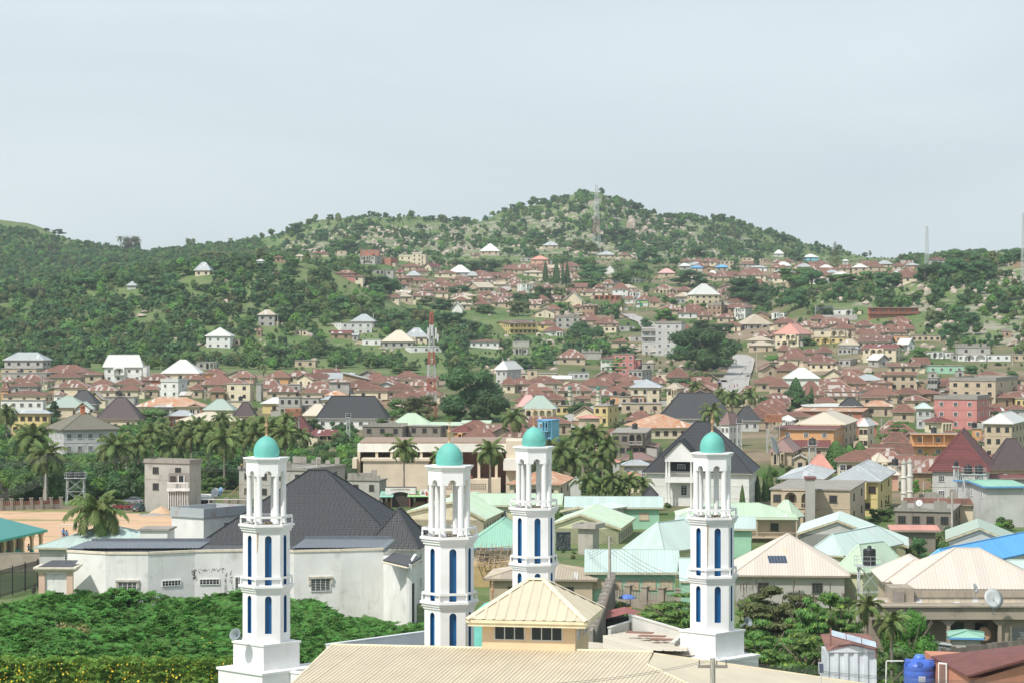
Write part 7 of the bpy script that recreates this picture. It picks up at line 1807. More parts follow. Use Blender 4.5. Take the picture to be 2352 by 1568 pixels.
# corrugated fence, container shed, blue tank, brown roof
def corr_wall(name, label, A, B_, z0, z1, n, mat, cat='fence'):
 T = thing(name, label, cat, (A[0], A[1], 0)); v = Vector((B_[0] - A[0], B_[1] - A[1], 0)); L = v.length; u = v / L; nr = Vector((u.y, -u.x, 0)); w_ = L / n
 for i in range(n):
  m_ = MB(); k = int(w_ / .16); prev = None; ja = random.Random(i).uniform(-.06, .06)
  for j in range(k + 1):
   p = u * (w_ * (i + j / k)) + nr * (.035 if j % 2 else -.035); a, b = p + Vector((0, 0, z0)), p + Vector((0, 0, z1 + ja))
   if prev: m_.add([prev[0], a, b, prev[1]], [(0, 1, 2, 3)])
   prev = (a, b)
  m_.obj('metal_sheet', mat, T)
 return T
ZNC = plain('zinc_sheet', (.4, .41, .43), .45, .3, .35, .7); corr_wall('sheet_fence', 'grey corrugated sheet fence below the stained concrete block', (XD(1990, 236), 236), (XD(2285, 224), 224), 1.2, 4.4, 11, ZNC)
_e = seg_wall('fence_rail', None, (XD(1990, 235.8), 235.8), (XD(2285, 223.8), 223.8), 4.2, 4.36, .1, plain('rail_pale', (.55, .6, .6), .5), parent=bpy.data.objects['sheet_fence'])
_e.location -= bpy.data.objects['sheet_fence'].location
H('U 2176 2262 2282 1468 1453 1 10 hip n g w0 d221 h2 D4', 'tiny mint green roof behind the corrugated fence')
def shed_box():
 d = 152; s = F / d; T = thing('metal_shed', 'tall white ribbed metal shed with a brown gable roof and a rack of solar panels', 'shed', (XD(1957, d), d, 0)); W = 113 / s; zt = ZY(1497, d); z0 = 2; pw = W / 5
 wmz = plain('white_sheet_paint', (.62, .66, .7), .4, .12)
 for i in range(5):
  x = -W / 2 + i * pw; m_ = MB(); pr = [(x, 0), (x + pw * .12, 0), (x + pw * .2, .12), (x + pw * .62, .12), (x + pw * .7, 0), (x + pw, 0)]
  for a, b in zip(pr, pr[1:]): m_.add([(a[0], a[1], z0), (b[0], b[1], z0), (b[0], b[1], zt), (a[0], a[1], zt)], [(0, 1, 2, 3)])
  m_.obj('wall_panel', wmz, T)
 m_ = MB(); m_.box(-W / 2, .13, z0, W / 2, 3, zt - .02); m_.add([(-W / 2, -.05, zt), (W / 2, -.05, zt), (W / 2, -.05, zt + .1), (0, -.05, zt + .42), (-W / 2, -.05, zt + .1)], [(0, 1, 2, 3, 4)]); m_.obj('frame', wmz, T)
 m_ = MB(); m_.add([(-W / 2 - .05, -.1, zt + .1), (0, -.1, zt + .45), (0, 3.2, zt + .85), (-W / 2 - .05, 3.2, zt + .75), (W / 2 + .05, -.1, zt + .1), (W / 2 + .05, 3.2, zt + .75)], [(0, 1, 2, 3), (1, 4, 5, 2)]); m_.obj('roof', plain('brown_iron', (.2, .1, .08), .8, .3), T)
 S = thing('solar_rack', 'long tilted row of bluish white solar panels on brown posts above the metal shed', 'solar panels', P(1957, 1470, d)); br = plain('brown_iron', (.2, .1, .08), .8, .3); A, B_ = P(1908, 1445, d) - S.location, P(2013, 1473, d - .3) - S.location; u = (B_ - A)
 for i in range(3):
  a, b = A + u * (i / 3 + .01), A + u * ((i + 1) / 3 - .01); m_ = MB(); dn = Vector((0, -.25, -.33)); m_.add([a, b, b + dn, a + dn, a + Vector((0, .03, -.03)), b + Vector((0, .03, -.03))], [(0, 1, 2, 3)]); m_.obj('solar_panel', plain('panel_pale', (.4, .48, .55), .15, .2), S)
 for q in (A, B_): m_ = MB(); m_.box(q.x - .05, q.y - .05, q.z - 1.05, q.x + .05, q.y + .05, q.z + .1); m_.obj('post', br, S)
 m_ = MB(); m_.tube(A + Vector((0, -.27, -.36)), B_ + Vector((0, -.27, -.36)), .04, None, 4); m_.obj('rail', br, S)
 L = thing('solar_lamp', 'small solar street lamp left of the white metal shed', 'lamp', P(1887, 1560, 145)); m_ = MB(); m_.tube((0, 0, -4), (-.05, 0, .4), .04); m_.obj('pole', plain('lamp_pole', (.55, .56, .56), .5), L); m_ = MB(); m_.box(-.16, -.04, .35, .16, .02, 1.05); m_.obj('lamp_head', plain('lamp_shell', (.35, .37, .4), .4), L, rz=0).rotation_euler = (R(-15), 0, 0)
 for j in range(4):
  for i in range(3): q = MB(); q.box(-.12 + i * .085, -.06, .42 + j * .14, -.045 + i * .085, -.045, .54 + j * .14); q.obj('cell', plain('cell_dark', (.05, .07, .11), .2), L).rotation_euler = (R(-15), 0, 0)
shed_box()
def blue_tank():
 d = 150; s = F / d; r = 36 / s; T = thing('water_tank', 'big blue plastic water tank at the bottom right, with an angled white pipe', 'water tank', (XD(2112, d), d, ZY(1600, d))); B = plain('blue_plastic', (.055, .13, .5), .4, .15, 0, 2); h = ZY(1527, d) - ZY(1600, d)
 m_ = MB(); pr = [(r, 0)]
 for i in range(5): z = h * (i + .2) / 5; pr += [(r, z), (r * .985, z + .03), (r, z + .06)]
 m_.lathe(pr + [(r, h), (r * .97, h + .1), (r * .8, h + .25), (r * .42, h + .42), (r * .32, h + .45)], 32); m_.obj('tank_body', B, T)
 m_ = MB(); m_.lathe([(r * .36, h + .44), (r * .36, h + .56), (r * .3, h + .6), (r * .26, h + .68), (.02, h + .7)], 24); m_.obj('lid', plain('blue_lid', (.08, .2, .6), .35), T)
 for a in range(6): m_ = MB(); an = R(60 * a + 20); m_.cbox((r * .88 * math.cos(an), r * .88 * math.sin(an), h + .05), .3, .3, .28); m_.obj('lifting_lug', B, T)
 m_ = MB(); m_.box(-.22, -r - .01, h - .9, .2, -r + .03, h - .55); m_.obj('sticker', plain('faded_label', (.45, .5, .6), .6), T)
 m_ = MB(); m_.path([P(2075, 1517, d), P(2036, 1517, d), P(2034, 1600, d)], .045, 8); o = m_.obj('pipe', plain('pipe_white', (.6, .62, .6), .5), None); tag(o, 'thin white pipe bending down left of the blue tank', 'pipe')
 G = thing('terracotta_house', 'salmon-walled house with a dark red-brown roof and two white skylight strips, bottom right corner', 'house'); d = 150
 q = [P(2139, 1505, 150), P(2222, 1550, 141), P(2420, 1494, 143), P(2420, 1472, 150)]; m_ = MB(); m_.add(q + [p - Vector((0, 0, .14)) for p in q], [(0, 1, 2, 3), (0, 1, 5, 4), (1, 2, 6, 5)]); rf = m_.obj('roof', plain('oxide_roof', (.16, .055, .045), .7, .2), G)
 pn = (q[1] - q[0]).cross(q[3] - q[0]).normalized(); pn = pn if pn.z > 0 else -pn
 for (xa, ya), (xb, yb) in (((2265, 1506), (2322, 1499)), ((2304, 1489), (2420, 1475))):
  a = onplane(xa, ya, q[0], pn); b = onplane(xb, yb, q[0], pn); c = onplane(xb + 6, yb + 5, q[0], pn); e = onplane(xa + 6, ya + 5, q[0], pn); m_ = MB(); m_.add([p + pn * .03 for p in (a, b, c, e)], [(0, 1, 2, 3)]); m_.obj('skylight', plain('skylight_sheet', (.65, .68, .68), .4), rf)
 sw = wallm('terracotta_wall', (.52, .24, .16), .12); m_ = MB(); a, b, c = P(2162, 1522, 147.5), P(2226, 1552, 141.5), P(2420, 1498, 143.5)
 m_.prism([(a.x, a.y), (b.x, b.y), (c.x, c.y), (c.x, c.y + 8), (a.x, a.y + 6)], 0, ZY(1552, 141.5) - .1); m_.add([(b.x + .3, b.y - .1, 0), (c.x, c.y - .1, 0), (c.x, c.y - .1, c.z - .2), (b.x + .3, b.y - .1, b.z - .2)], [(0, 1, 2, 3)]); m_.obj('wall', sw, G)
 m_ = MB();
 for t in (0, .5, 1): pass
 f = MB(); p = P(2166, 1540, 146); f.box(-.3, -.06, -.9, .3, .04, .5); f.obj('window', plain('window_frame_white', (.72, .72, .7), .5), G, tuple(p), -.75); f = MB(); f.box(-.22, -.09, -.82, .22, -.061, .42); f.obj('pane', plain('curtain_glass', (.2, .12, .1), .3), G, tuple(p), -.75)
 W_ = thing('block_wall', 'low dark mossy block wall edging the red-brown roof at the right edge', 'wall'); A, B_ = P(2160, 1500, 156), P(2420, 1468, 156); n = 22
 for i in range(n): a = A.lerp(B_, i / n); b = A.lerp(B_, (i + 1) / n); m_ = MB(); m_.box(0, -.12, -1.2, (b - a).length - .01, .12, .3 + random.Random(i).uniform(-.1, .1)); m_.obj('block', plain('mossy_block', (.13, .12, .1), .95, .4), W_, tuple(a), 0)
blue_tank()
# walls and fences round the field
def pier_wall(label, pts, z1, n, wcol, infill, pier=.5, ph=.4, name='pier_wall'):
 T = thing(name, label, 'wall'); A, B_ = [Vector((XD(x, d), d, 0)) for x, d in pts]; v = B_ - A; L = v.length; a = math.atan2(v.y, v.x); T.location = A; T.rotation_euler = (0, 0, a)
 for i in range(n + 1): m_ = MB(); m_.box(L * i / n - pier / 2, -.3, 0, L * i / n + pier / 2, .3, z1 + ph); m_.box(L * i / n - pier / 2 - .1, -.4, z1 + ph, L * i / n + pier / 2 + .1, .4, z1 + ph + .15); m_.obj('pier', wcol, T)
 for i in range(n):
  x0, x1 = L * i / n + pier / 2, L * (i + 1) / n - pier / 2; m_ = MB(); m_.box(x0, -.1, 0, x1, .1, z1 * .55); m_.obj('base_panel', wcol, T)
  m_ = MB(); k = int((x1 - x0) / .35)
  for j in range(k): m_.box(x0 + (x1 - x0) * (j + .15) / k, -.05, z1 * .56, x0 + (x1 - x0) * (j + .85) / k, .05, z1)
  m_.obj('grille', infill, T)
 return T
gw = wallm('old_pier_concrete', (.3, .26, .22), .6); rb = plain('rusty_grille', (.22, .05, .045), .8, .3)
pier_wall('low concrete pier wall with faded murals along the left end of the field', ((-20, 452), (140, 458)), 1.7, 7, gw, rb); pier_wall('taller pier wall with rusty red grilles behind the low pier wall', ((-20, 478), (100, 486)), 3.2, 6, gw, rb, .6, .5)
seg_wall('boundary_wall', 'long stained grey wall between the teal school and the black fence', (XD(-40, 338), 338), (XD(190, 341), 341), 0, 2.6, .3, wallm('old_pier_concrete', (.3, .26, .22), .6) if False else wallm('pinkish_wall', (.42, .35, .29), .4), cap=.06)
pier_wall('low street wall with square piers behind the sand heap', ((345, 462), (430, 462)), 1.1, 2, gw, gw, .9, .5); pier_wall('low street wall right of the silver van', ((520, 464), (560, 464)), 1.1, 2, gw, gw, .9, .4)
for A_, B_, l_ in (((435, 1012), (820, 990), 'stepped grey boundary wall below the small white arched house, right slope'), ((435, 1012), (600, 905), 'grey wall climbing the slope left of the small white arched house')):
 (x0, y0), (x1, y1) = [(1764 + q[0] / 4, 488 + q[1] / 4) for q in (A_, B_)]; d0, d1 = hit(x0, y0), hit(x1, y1); seg_wall('boundary_wall', l_, (XD(x0, d0), d0), (XD(x1, d1), d1), min(gz(XD(x0, d0), d0), gz(XD(x1, d1), d1)) - 2, max(gz(XD(x0, d0), d0), gz(XD(x1, d1), d1)) + 2.4, .3, wm('g'))
BF = thing('bar_fence', 'tall black vertical-bar fence at the left edge behind the thicket', 'fence', (XD(-6, 304), 304, 0)); _v = Vector((XD(110, 322), 322, 0)) - Vector(BF.location); _L = _v.length; BF.rotation_euler = (0, 0, math.atan2(_v.y, _v.x)); blk = plain('black_iron', (.02, .02, .022), .5)
for i in range(4): _m = MB(); _m.box(_L * (i + .15) / 4 - .07, -.07, 0, _L * (i + .15) / 4 + .07, .07, 3.8); _m.obj('post', blk, BF)
_m = MB(); [_m.box(_L * i / 90 - .018, -.02, .1, _L * i / 90 + .018, .02, 3.6) for i in range(90)]; _o = _m.obj('bars', blk, BF)
for z in (.4, 3.1, 3.4): _m = MB(); _m.box(0, .02, z, _L, .05, z + .06); _m.obj('rail', blk, BF)
def spiked():
 T = pier_wall('grey wall with square piers and a row of thin rusty spikes before the green-walled classroom', ((1405, 297), (1600, 290)), 2.0, 5, wallm('spike_wall', (.34, .29, .24), .6), wallm('spike_wall', (.34, .29, .24), .6), .8, .6, name='spiked_wall')
 m_ = MB(); L = 10.2; rng = random.Random(2)
 for i in range(60): m_.tube((i * .17 + .2, 0, 1.9), (i * .17 + .2, 0, 2.9 + .4 * abs(math.sin(i * .3))), .015, .008, 3, cap=False)
 m_.tube((.2, 0, 2.5), (L, 0, 2.5), .02, None, 3); m_.obj('spikes', plain('rust_rod', (.15, .1, .07), .8), T)
spiked()
BW = thing('buttressed_wall', 'dark ribbed block wall running towards the beige pavilion roof', 'wall', (XD(1405, 290), 290, 0)); _v = Vector((XD(1358, 236), 236, 0)) - Vector(BW.location); BW.rotation_euler = (0, 0, math.atan2(_v.y, _v.x)); _L = _v.length
_m = MB(); _m.box(0, -.15, 0, _L, .15, 4.6); _m.obj('wall', wallm('mould_wall', (.3, .27, .24), .8), BW)
for i in range(20): _m = MB(); _m.box(_L * i / 20, -.45, 0, _L * i / 20 + .5, .45, 4.9 - (i % 3) * .1); _m.obj('buttress', wallm('mould_wall', (.3, .27, .24), .8), BW)
# teal-roofed school at the left edge
def school():
 A = Vector((XD(92, 365), 365, 0)); B_ = Vector((A.x - 8, 322, 0)); v = B_ - A; L = v.length; T = thing('school_building', 'cream school block with teal roof, arched veranda and teal dado at the left edge', 'building', tuple(A), math.atan2(v.y, v.x)); ze = ZY(1216, 365)
 cw = wallm('school_cream', (.6, .48, .28), .2); td = plain('teal_paint', (.03, .36, .27), .6); W = 14
 m_ = MB(); m_.add([(-.8, .8, ze), (L, .8, ze), (L, -W / 2, ze + 3), (6, -W / 2, ze + 3), (-.8, -W - .8, ze), (L, -W - .8, ze)], [(0, 1, 2, 3), (0, 3, 4), (4, 3, 2, 5)]); m_.obj('roof', ROOF['q'](), T)
 m_ = MB(); m_.box(-.9, .78, ze - .35, L, .86, ze); m_.box(-.9, -W - .8, ze - .35, -.8, .78, ze); m_.obj('fascia', td, T); m_ = MB(); m_.box(.3, -W, 0, L, -2.6, ze); m_.obj('wall', cw, T); m_ = MB(); m_.box(.25, -W - .05, 0, L, -2.55, 1.2); m_.obj('dado', td, T)
 for i in range(9):
  x = .2 + i * 3.6
  if x > L: break
  m_ = MB(); m_.box(x - .25, 0, 1.1, x + .25, .4, ze); m_.add([(x + .25, .0, ze - 1.1), (x + 1.1, .0, ze - .1), (x + .25, .0, ze - .1), (x + .25, .4, ze - 1.1), (x + 1.1, .4, ze - .1), (x + .25, .4, ze - .1)], [(0, 1, 2), (5, 4, 3), (0, 3, 4, 1)]); m_.add([(x - .25, .0, ze - 1.1), (x - 1.1, .0, ze - .1), (x - .25, .0, ze - .1), (x - .25, .4, ze - 1.1), (x - 1.1, .4, ze - .1), (x - .25, .4, ze - .1)], [(2, 1, 0), (3, 4, 5), (1, 4, 3, 0)]); m_.obj('veranda_post', cw, T)
  m_ = MB(); m_.box(x - .28, -.03, 0, x + .28, .43, 1.1); m_.obj('post_base', td, T)
  for z in (0,): m_ = MB(); m_.box(x + .9, -2.54, .9, x + 2.6, -2.45, 3.1); m_.obj('window', plain('iron_grille_dark', (.03, .03, .035), .5), T)
school()
# water towers, tanks on stands
def stand(x, yt, yp, yb, n, label, d=None, w_=None, rail=True, tr=None, legs=True, cat='water tank'):
 d = d or hit(x, yb); s = F / d; X = XD(x, d); zb = gz(X, d); zp = ZY(yp, d) - zb; h = (yp - yt) / s; r = tr or h * .42; W = w_ / s if w_ else r * 2.3 * n; T = thing('tank_stand', label, cat, (X, d, zb)); wt = plain('stand_white', (.5, .52, .52), .5, .15)
 hx, hy = W / 2 - .1, r
 for sx in (-1, 1):
  for sy in (-1, 1): m_ = MB(); m_.tube((sx * hx, sy * hy, 0), (sx * hx * .9, sy * hy * .95, zp), .08, None, 5); m_.obj('leg', wt, T)
 k = max(1, int(zp / 2.4)); m_ = MB()
 for i in range(k):
  z0, z1 = zp * i / k, zp * (i + 1) / k
  for a, b in (((-hx, -hy), (hx, -hy)), ((hx, -hy), (hx, hy)), ((-hx, -hy), (-hx, hy)), ((-hx, hy), (hx, hy))): m_.tube((a[0] * .95, a[1], z0), (b[0] * .95, b[1], z1), .04, None, 4, cap=False); m_.tube((b[0] * .95, b[1], z0), (a[0] * .95, a[1], z1), .04, None, 4, cap=False); m_.tube((a[0] * .95, a[1], z1 - .1), (b[0] * .95, b[1], z1 - .1), .045, None, 4, cap=False)
 m_.obj('brace', wt, T); m_ = MB(); m_.box(-W / 2 - .15, -r - .25, zp - .12, W / 2 + .15, r + .25, zp); m_.obj('platform', wt, T)
 if rail:
  m_ = MB(); a, b = W / 2 + .12, r + .2
  for z in (.55, 1.0):
   for p, q in (((-a, -b), (a, -b)), ((a, -b), (a, b)), ((-a, -b), (-a, b)), ((-a, b), (a, b))): m_.tube((*p, zp + z), (*q, zp + z), .03, None, 4, cap=False)
  for p in ((-a, -b), (a, -b), (a, b), (-a, b), (0, -b), (0, b)): m_.tube((*p, zp), (*p, zp + 1), .03, None, 4, cap=False)
  m_.obj('railing', wt, T)
 for i in range(n):
  t = place('water_tank', tank_mesh(round(r, 1), round(h * .93, 1)), T, (-W / 2 + W * (i + .5) / n, 0, zp))
 return T
stand(1997, 1251, 1297, 1345, 1, 'single ribbed black tank on a white stand between the cream roofs', d=262, w_=58, tr=.73); stand(2236, 1064, 1087, 1150, 2, 'two black tanks on a tall white stand before the enormous red roof', d=425, w_=50); stand(1866, 1003, 1021, 1055, 1, 'black tank on a slim white stand left of the dense conifers', d=560); stand(174, 1081, 1096, 1145, 2, 'two black tanks on a white stand above the street behind the field', d=470, w_=44, tr=.85)
stand(800, 947, 957, 985, 1, 'black tank on a stand against the white house with charcoal roof', d=640); stand(1698, 958, 970, 995, 1, 'black tank on a platform by the small charcoal roof', d=640)
stand(2056, 1050, 1068, 1080, 1, 'black tank on a low frame right of the dense conifers', d=520, rail=False); stand(1936, 1065, 1078, 1084, 1, 'squat black tank on the fenced roof below the dense conifers', d=480); stand(2196, 1057, 1070, 1074, 1, 'black tank resting against the enormous red roof', d=440, rail=False)
def cistern(x0, x1, yt, yb, yf, label, d):
 s = F / d; W = (x1 - x0) / s; zb = gz(XD(x0, d), d); T = thing('cistern', label, 'water tank', (XD((x0 + x1) / 2, d), d, zb)); z0, z1 = ZY(yb, d) - zb, ZY(yt, d) - zb; ru = plain('rusty_steel', (.32, .14, .08), .8, .5, 0, .8)
 n = 6
 for i in range(n): m_ = MB(); m_.box(-W / 2 + W * i / n + .01, -W / 2, z0, -W / 2 + W * (i + 1) / n - .01, W / 2, z1); m_.obj('steel_panel', ru, T)
 for sx in (-1, 1):
  for sy in (-1, 1): m_ = MB(); m_.tube((sx * W * .4, sy * W * .4, 0), (sx * W * .35, sy * W * .35, z0), .1, None, 4); m_.obj('leg', plain('stand_white', (.5, .52, .52), .5), T)
 m_ = MB(); k = 3
 for i in range(k):
  for y in (-W * .38, W * .38): m_.tube((-W * .38, y, z0 * i / k), (W * .38, y, z0 * (i + 1) / k), .05, None, 4); m_.tube((W * .38, y, z0 * i / k), (-W * .38, y, z0 * (i + 1) / k), .05, None, 4)
 m_.obj('brace', plain('stand_white', (.5, .52, .52), .5), T)
cistern(656, 692, 937, 953, 985, 'rusty square cistern raised on legs behind the left minaret', 640); cistern(1758, 1794, 951, 968, 1002, 'rusty square cistern on a white lattice left of the broad cream roof', 640)
WC = thing('water_column', 'square stained concrete column with an open box top beside the gabled classroom', 'tower', (XD(1352, 366), 366, 0)); _c = wallm('column_concrete', (.42, .39, .35), .55); _m = MB(); _m.box(-1.2, -1.2, 0, 1.2, 1.2, ZY(1211, 366)); _m.obj('shaft', _c, WC, None, R(-25))
for q in ((-1.9, -1.9, 1.9, -1.6), (-1.9, 1.6, 1.9, 1.9), (-1.9, -1.6, -1.6, 1.6), (1.6, -1.6, 1.9, 1.6)): _m = MB(); _m.box(q[0], q[1], ZY(1211, 366), q[2], q[3], ZY(1200, 366)); _m.obj('box_wall', _c, WC, None, R(-25))
BK = thing('kiosk', 'black kiosk dotted with white specks beside the gabled classroom', 'kiosk', (XD(1294, 372), 372, 0)); _m = MB(); _m.box(-1.1, -.8, 0, 1.1, .8, 2.7); _m.box(-1.15, -.85, 2.7, 1.15, .85, 2.8); _m.obj('body', plain('kiosk_black', (.02, .03, .035), .5), BK); _m = MB(); _r = random.Random(4)
for i in range(90): _x, _z = _r.uniform(-1, 1), _r.uniform(.2, 2.5); _m.box(_x, -.82, _z, _x + .05, -.801, _z + .05)
_m.obj('speck_pattern', plain('speck_white', (.6, .6, .6), .6), BK)['kind'] = 'stuff'
TT = [thing('turret', lb, 'tower', (XD(x, d), d, 0), 0, 'twin white turrets') for x, d, lb in ((2076, 432, 'left one of the twin white turrets with conical caps'), (2090, 436, 'right one of the twin white turrets with conical caps'))]
for T in TT:
 for z0, z1, r in ((0, 4.6, .52), (4.8, 7.4, .5), (7.6, 10.0, .45)): _m = MB(); _m.lathe([(r, z0), (r, z1)], 8); _m.obj('shaft', wallm('turret_white', (.66, .63, .56), .2), T)
 for z in (4.6, 7.4): _m = MB(); _m.lathe([(.5, z), (.72, z + .12), (.5, z + .22)], 8); _m.obj('collar', wallm('turret_white', (.66, .63, .56), .2), T)
 _m = MB(); _m.lathe([(.62, 10), (.62, 10.1), (.25, 10.5), (.06, 10.9)], 8); _m.obj('cap', wallm('turret_cap', (.4, .38, .33), .4), T)
for x, yt, yb, lb in ((1309, 885, 926, 'left one of two slim cream turrets with green caps'), (1374, 886, 928, 'right one of two slim cream turrets with green caps')):
 d = hit(x, yb + 10); s = F / d; z = gz(XD(x, d), d); Hh = ZY(yt, d) - z; T = thing('turret', lb, 'tower', (XD(x, d), d, z), 0, 'green-capped turrets'); r = 5 / s; cw = wallm('turret_cream', (.62, .55, .42), .15); gn_ = plain('turret_green', (.03, .2, .15), .6)
 for a, b, rr in ((0, .3, r * 1.15), (.33, .52, r), (.55, .7, r * .9), (.72, .86, r * .8)): _m = MB(); _m.lathe([(rr, Hh * a), (rr, Hh * b)], 8); _m.obj('shaft', cw, T)
 for a in (.3, .52, .7, .86): _m = MB(); _m.lathe([(r * 1.25, Hh * a), (r * 1.25, Hh * (a + .025))], 8); _m.obj('gallery', gn_, T)
 _m = MB(); _m.lathe([(r * .8, Hh * .885), (r * .8, Hh * .93), (r * .5, Hh * .98), (.05, Hh)], 8); _m.obj('cap', gn_, T)
# masts
def mast(x, yt, yb, w0, w1, label, cols, d=None, n=14, r=.12, dishes=()):
 d = d or hit(x, yb); s = F / d; z = gz(XD(x, d), d); Hh = ZY(yt, d) - z; T = thing('lattice_mast', label, 'mast', (XD(x, d), d, z), R(15)); a, b = w0 / s / 2, w1 / s / 2
 for i in range(n):
  t0, t1 = i / n, (i + 1) / n; r0, r1 = a + (b - a) * t0, a + (b - a) * t1; z0, z1 = Hh * t0, Hh * t1; m_ = MB(); c = [(-1, -1), (1, -1), (1, 1), (-1, 1)]
  for j in range(4):
   p, q = c[j], c[(j + 1) % 4]; m_.tube((p[0] * r0, p[1] * r0, z0), (p[0] * r1, p[1] * r1, z1), r, None, 4, cap=False); m_.tube((p[0] * r0, p[1] * r0, z0), (q[0] * r1, q[1] * r1, z1), r * .6, None, 4, cap=False); m_.tube((q[0] * r0, q[1] * r0, z0), (p[0] * r1, p[1] * r1, z1), r * .6, None, 4, cap=False); m_.tube((p[0] * r0, p[1] * r0, z0), (q[0] * r0, q[1] * r0, z0), r * .6, None, 4, cap=False)
  m_.obj('mast_section', cols[i * len(cols) // n % len(cols)], T)
 for y, k, dx in dishes: m_ = MB(); m_.box(dx - .25, -.9, 0, dx + .25, -.6, k); m_.obj('antenna', plain('antenna_white', (.68, .68, .68), .5), T, (0, 0, ZY(y, d) - z))
RW = [plain('mast_red', (.4, .1, .07), .6), plain('mast_white', (.5, .5, .48), .6)]; GY = [plain('mast_pale', (.5, .52, .53), .6)]
mast(991, 715, 962, 22, 5, 'tall red and white lattice mast with antenna panels left of the great round tree', [RW[0], RW[1], RW[0], RW[1], RW[0], RW[1], RW[1], RW[0]], d=790, n=16, r=.14, dishes=((778, 3.6, -1.3), (778, 3.6, 1.3), (772, 3.6, .0), (785, 2.6, 1.9), (832, 1.2, 0)))
mast(1370, 424, 578, 17, 4, 'very tall pale lattice mast standing before the main summit', GY + [plain('mast_pinkish', (.45, .3, .28), .6)] + GY * 2, n=16, r=.13); mast(2129, 519, 600, 9, 4, 'thin pale lattice mast on the skyline at the right', GY, n=10, r=.11, d=1700); mast(2351, 488, 602, 10, 4, 'lattice mast cut by the right edge of the picture', GY, n=12, r=.1, d=1300)
# poles and wires
PM = plain('pole_concrete', (.45, .42, .37), .85, .2); POLES = []
def pole(x, yt, yb, label=None, arm=1.9, d=None, r=.17, lamp=False):
 d = d or hit(x, yb); s = F / d; z = gz(XD(x, d), d) - .3; h = ZY(yt, d) - z; T = thing('utility_pole', label, 'pole', (XD(x, d), d, z), R(RND.uniform(-30, 30)), 'utility poles of the town'); m_ = MB(); m_.tube((0, 0, 0), (0, 0, h), r * 1.3, r * .8, 6); m_.obj('post', PM, T)
 if arm: m_ = MB(); m_.box(-arm / 2, -.06, h - .5, arm / 2, .06, h - .36); [m_.tube((q, 0, h - .36), (q, 0, h - .1), .05, None, 4) for q in (-arm * .45, 0.2, arm * .45)]; m_.obj('crossarm', plain('arm_steel', (.25, .22, .2), .8), T)
 if lamp: m_ = MB(); m_.tube((0, 0, h * .72), (-1.2, -.3, h * .8), .04, None, 4); m_.lathe([(.02, 0), (.16, .05), (.2, .3), (.1, .5)], 8, (-1.3, -.3, h * .8 - .2)); m_.obj('street_lamp', plain('lamp_white', (.6, .6, .58), .5), T)
 if not label: auto(T, 'utility pole', x, (yt + yb) / 2)
 POLES.append((XD(x, d), d, z + h - .3)); return T
def U_(t, x, y0, y1): T = tile(t); return T[0] + x / 4, T[1] + y0 / 4, T[1] + y1 / 4
for q in (('B0', 380, 450, 615), ('B0', 405, 452, 615), ('B0', 270, 570, 680), ('B0', 170, 570, 680), ('B0', 1300, 460, 590), ('B0', 1478, 320, 410), ('B0', 2305, 455, 600), ('B0', 1885, 590, 690), ('B0', 865, 580, 640), ('B1', 883, 500, 640), ('B1', 1435, 460, 556), ('B1', 737, 360, 432), ('B1', 242, 576, 650), ('B2', 390, 552, 720), ('B2', 418, 562, 720), ('B2', 625, 530, 690), ('B2', 595, 575, 690),
          ('B2', 738, 582, 690), ('B2', 558, 692, 810), ('B2', 817, 640, 880), ('B2', 1237, 580, 745), ('B2', 1312, 552, 720), ('B2', 1330, 552, 700), ('B2', 1127, 762, 880), ('B2', 1860, 318, 420), ('B2', 2185, 328, 512), ('B2', 2247, 260, 440), ('B2', 2145, 382, 556), ('B2', 2015, 492, 600), ('B2', 1345, 420, 520), ('B3', 740, 500, 590), ('B3', 838, 440, 560), ('B3', 1008, 690, 760), ('B3', 1643, 180, 250), ('B3', 2245, 250, 375),
          ('C3', 1237, 40, 182), ('C3', 1282, 48, 192), ('C3', 1165, 78, 190), ('C3', 1042, 165, 372), ('C3', 98, 420, 602), ('C3', 462, 372, 540), ('C3', 1465, 498, 582), ('C3', 2250, 420, 640), ('C3', 930, 272, 430), ('C3', 1430, 750, 870), ('H2', 445, 1230, 1290), ('H2', 520, 1240, 1400), ('H2', 918, 1190, 1330), ('H2', 1117, 1080, 1240), ('H2', 298, 1220, 1330), ('H2', 735, 1070, 1160), ('A1', 200, 930, 1050), ('A1', 1080, 925, 1040), ('A1', 2222, 555, 640), ('A1', 1635, 640, 700), ('A1', 820, 500, 565), ('A1', 2220, 640, 760), ('A1', 2240, 660, 770)):
 pole(*U_(*q))
pole(105, 1041, 1152, 'concrete street pole with a lamp at the left end of the field', lamp=True, r=.2); pole(290, 1042, 1132, 'street pole with a crossbar and lamp behind the lone coconut palm', lamp=True, r=.2); pole(728, 1051, 1120, 'pole with crossarm left of the cream hall', d=490); pole(2187, 1130, 1205, 'leaning thin pole in front of the blackened shell', arm=0, d=380)
WR = plain('wire', (.12, .12, .12), .6)
def wire(a, b, sag, label, n=14, r=.02, k=1, gap=.35):
 cu = MB()
 for j in range(k):
  o_ = Vector((0, .25 * j, -gap * j)); pts = [Vector(a).lerp(Vector(b), i / n) - Vector((0, 0, sag * 4 * (i / n) * (1 - i / n))) + o_ for i in range(n + 1)]; cu.path(pts, r, 3)
 o = cu.obj('overhead_cable', WR); tag(o, label, 'cable', 'overhead cables')
pole(1400, 1231, 1330, 'old concrete pole with a fan of wires before the pale aqua roof', arm=.5, d=283, r=.2)
EP = pole(1637, 1510, 1650, 'concrete electricity pole with three insulators at the bottom, before the beige roof', arm=1.5, d=122, r=.17)
EPt = P(1637, 1512, 122)
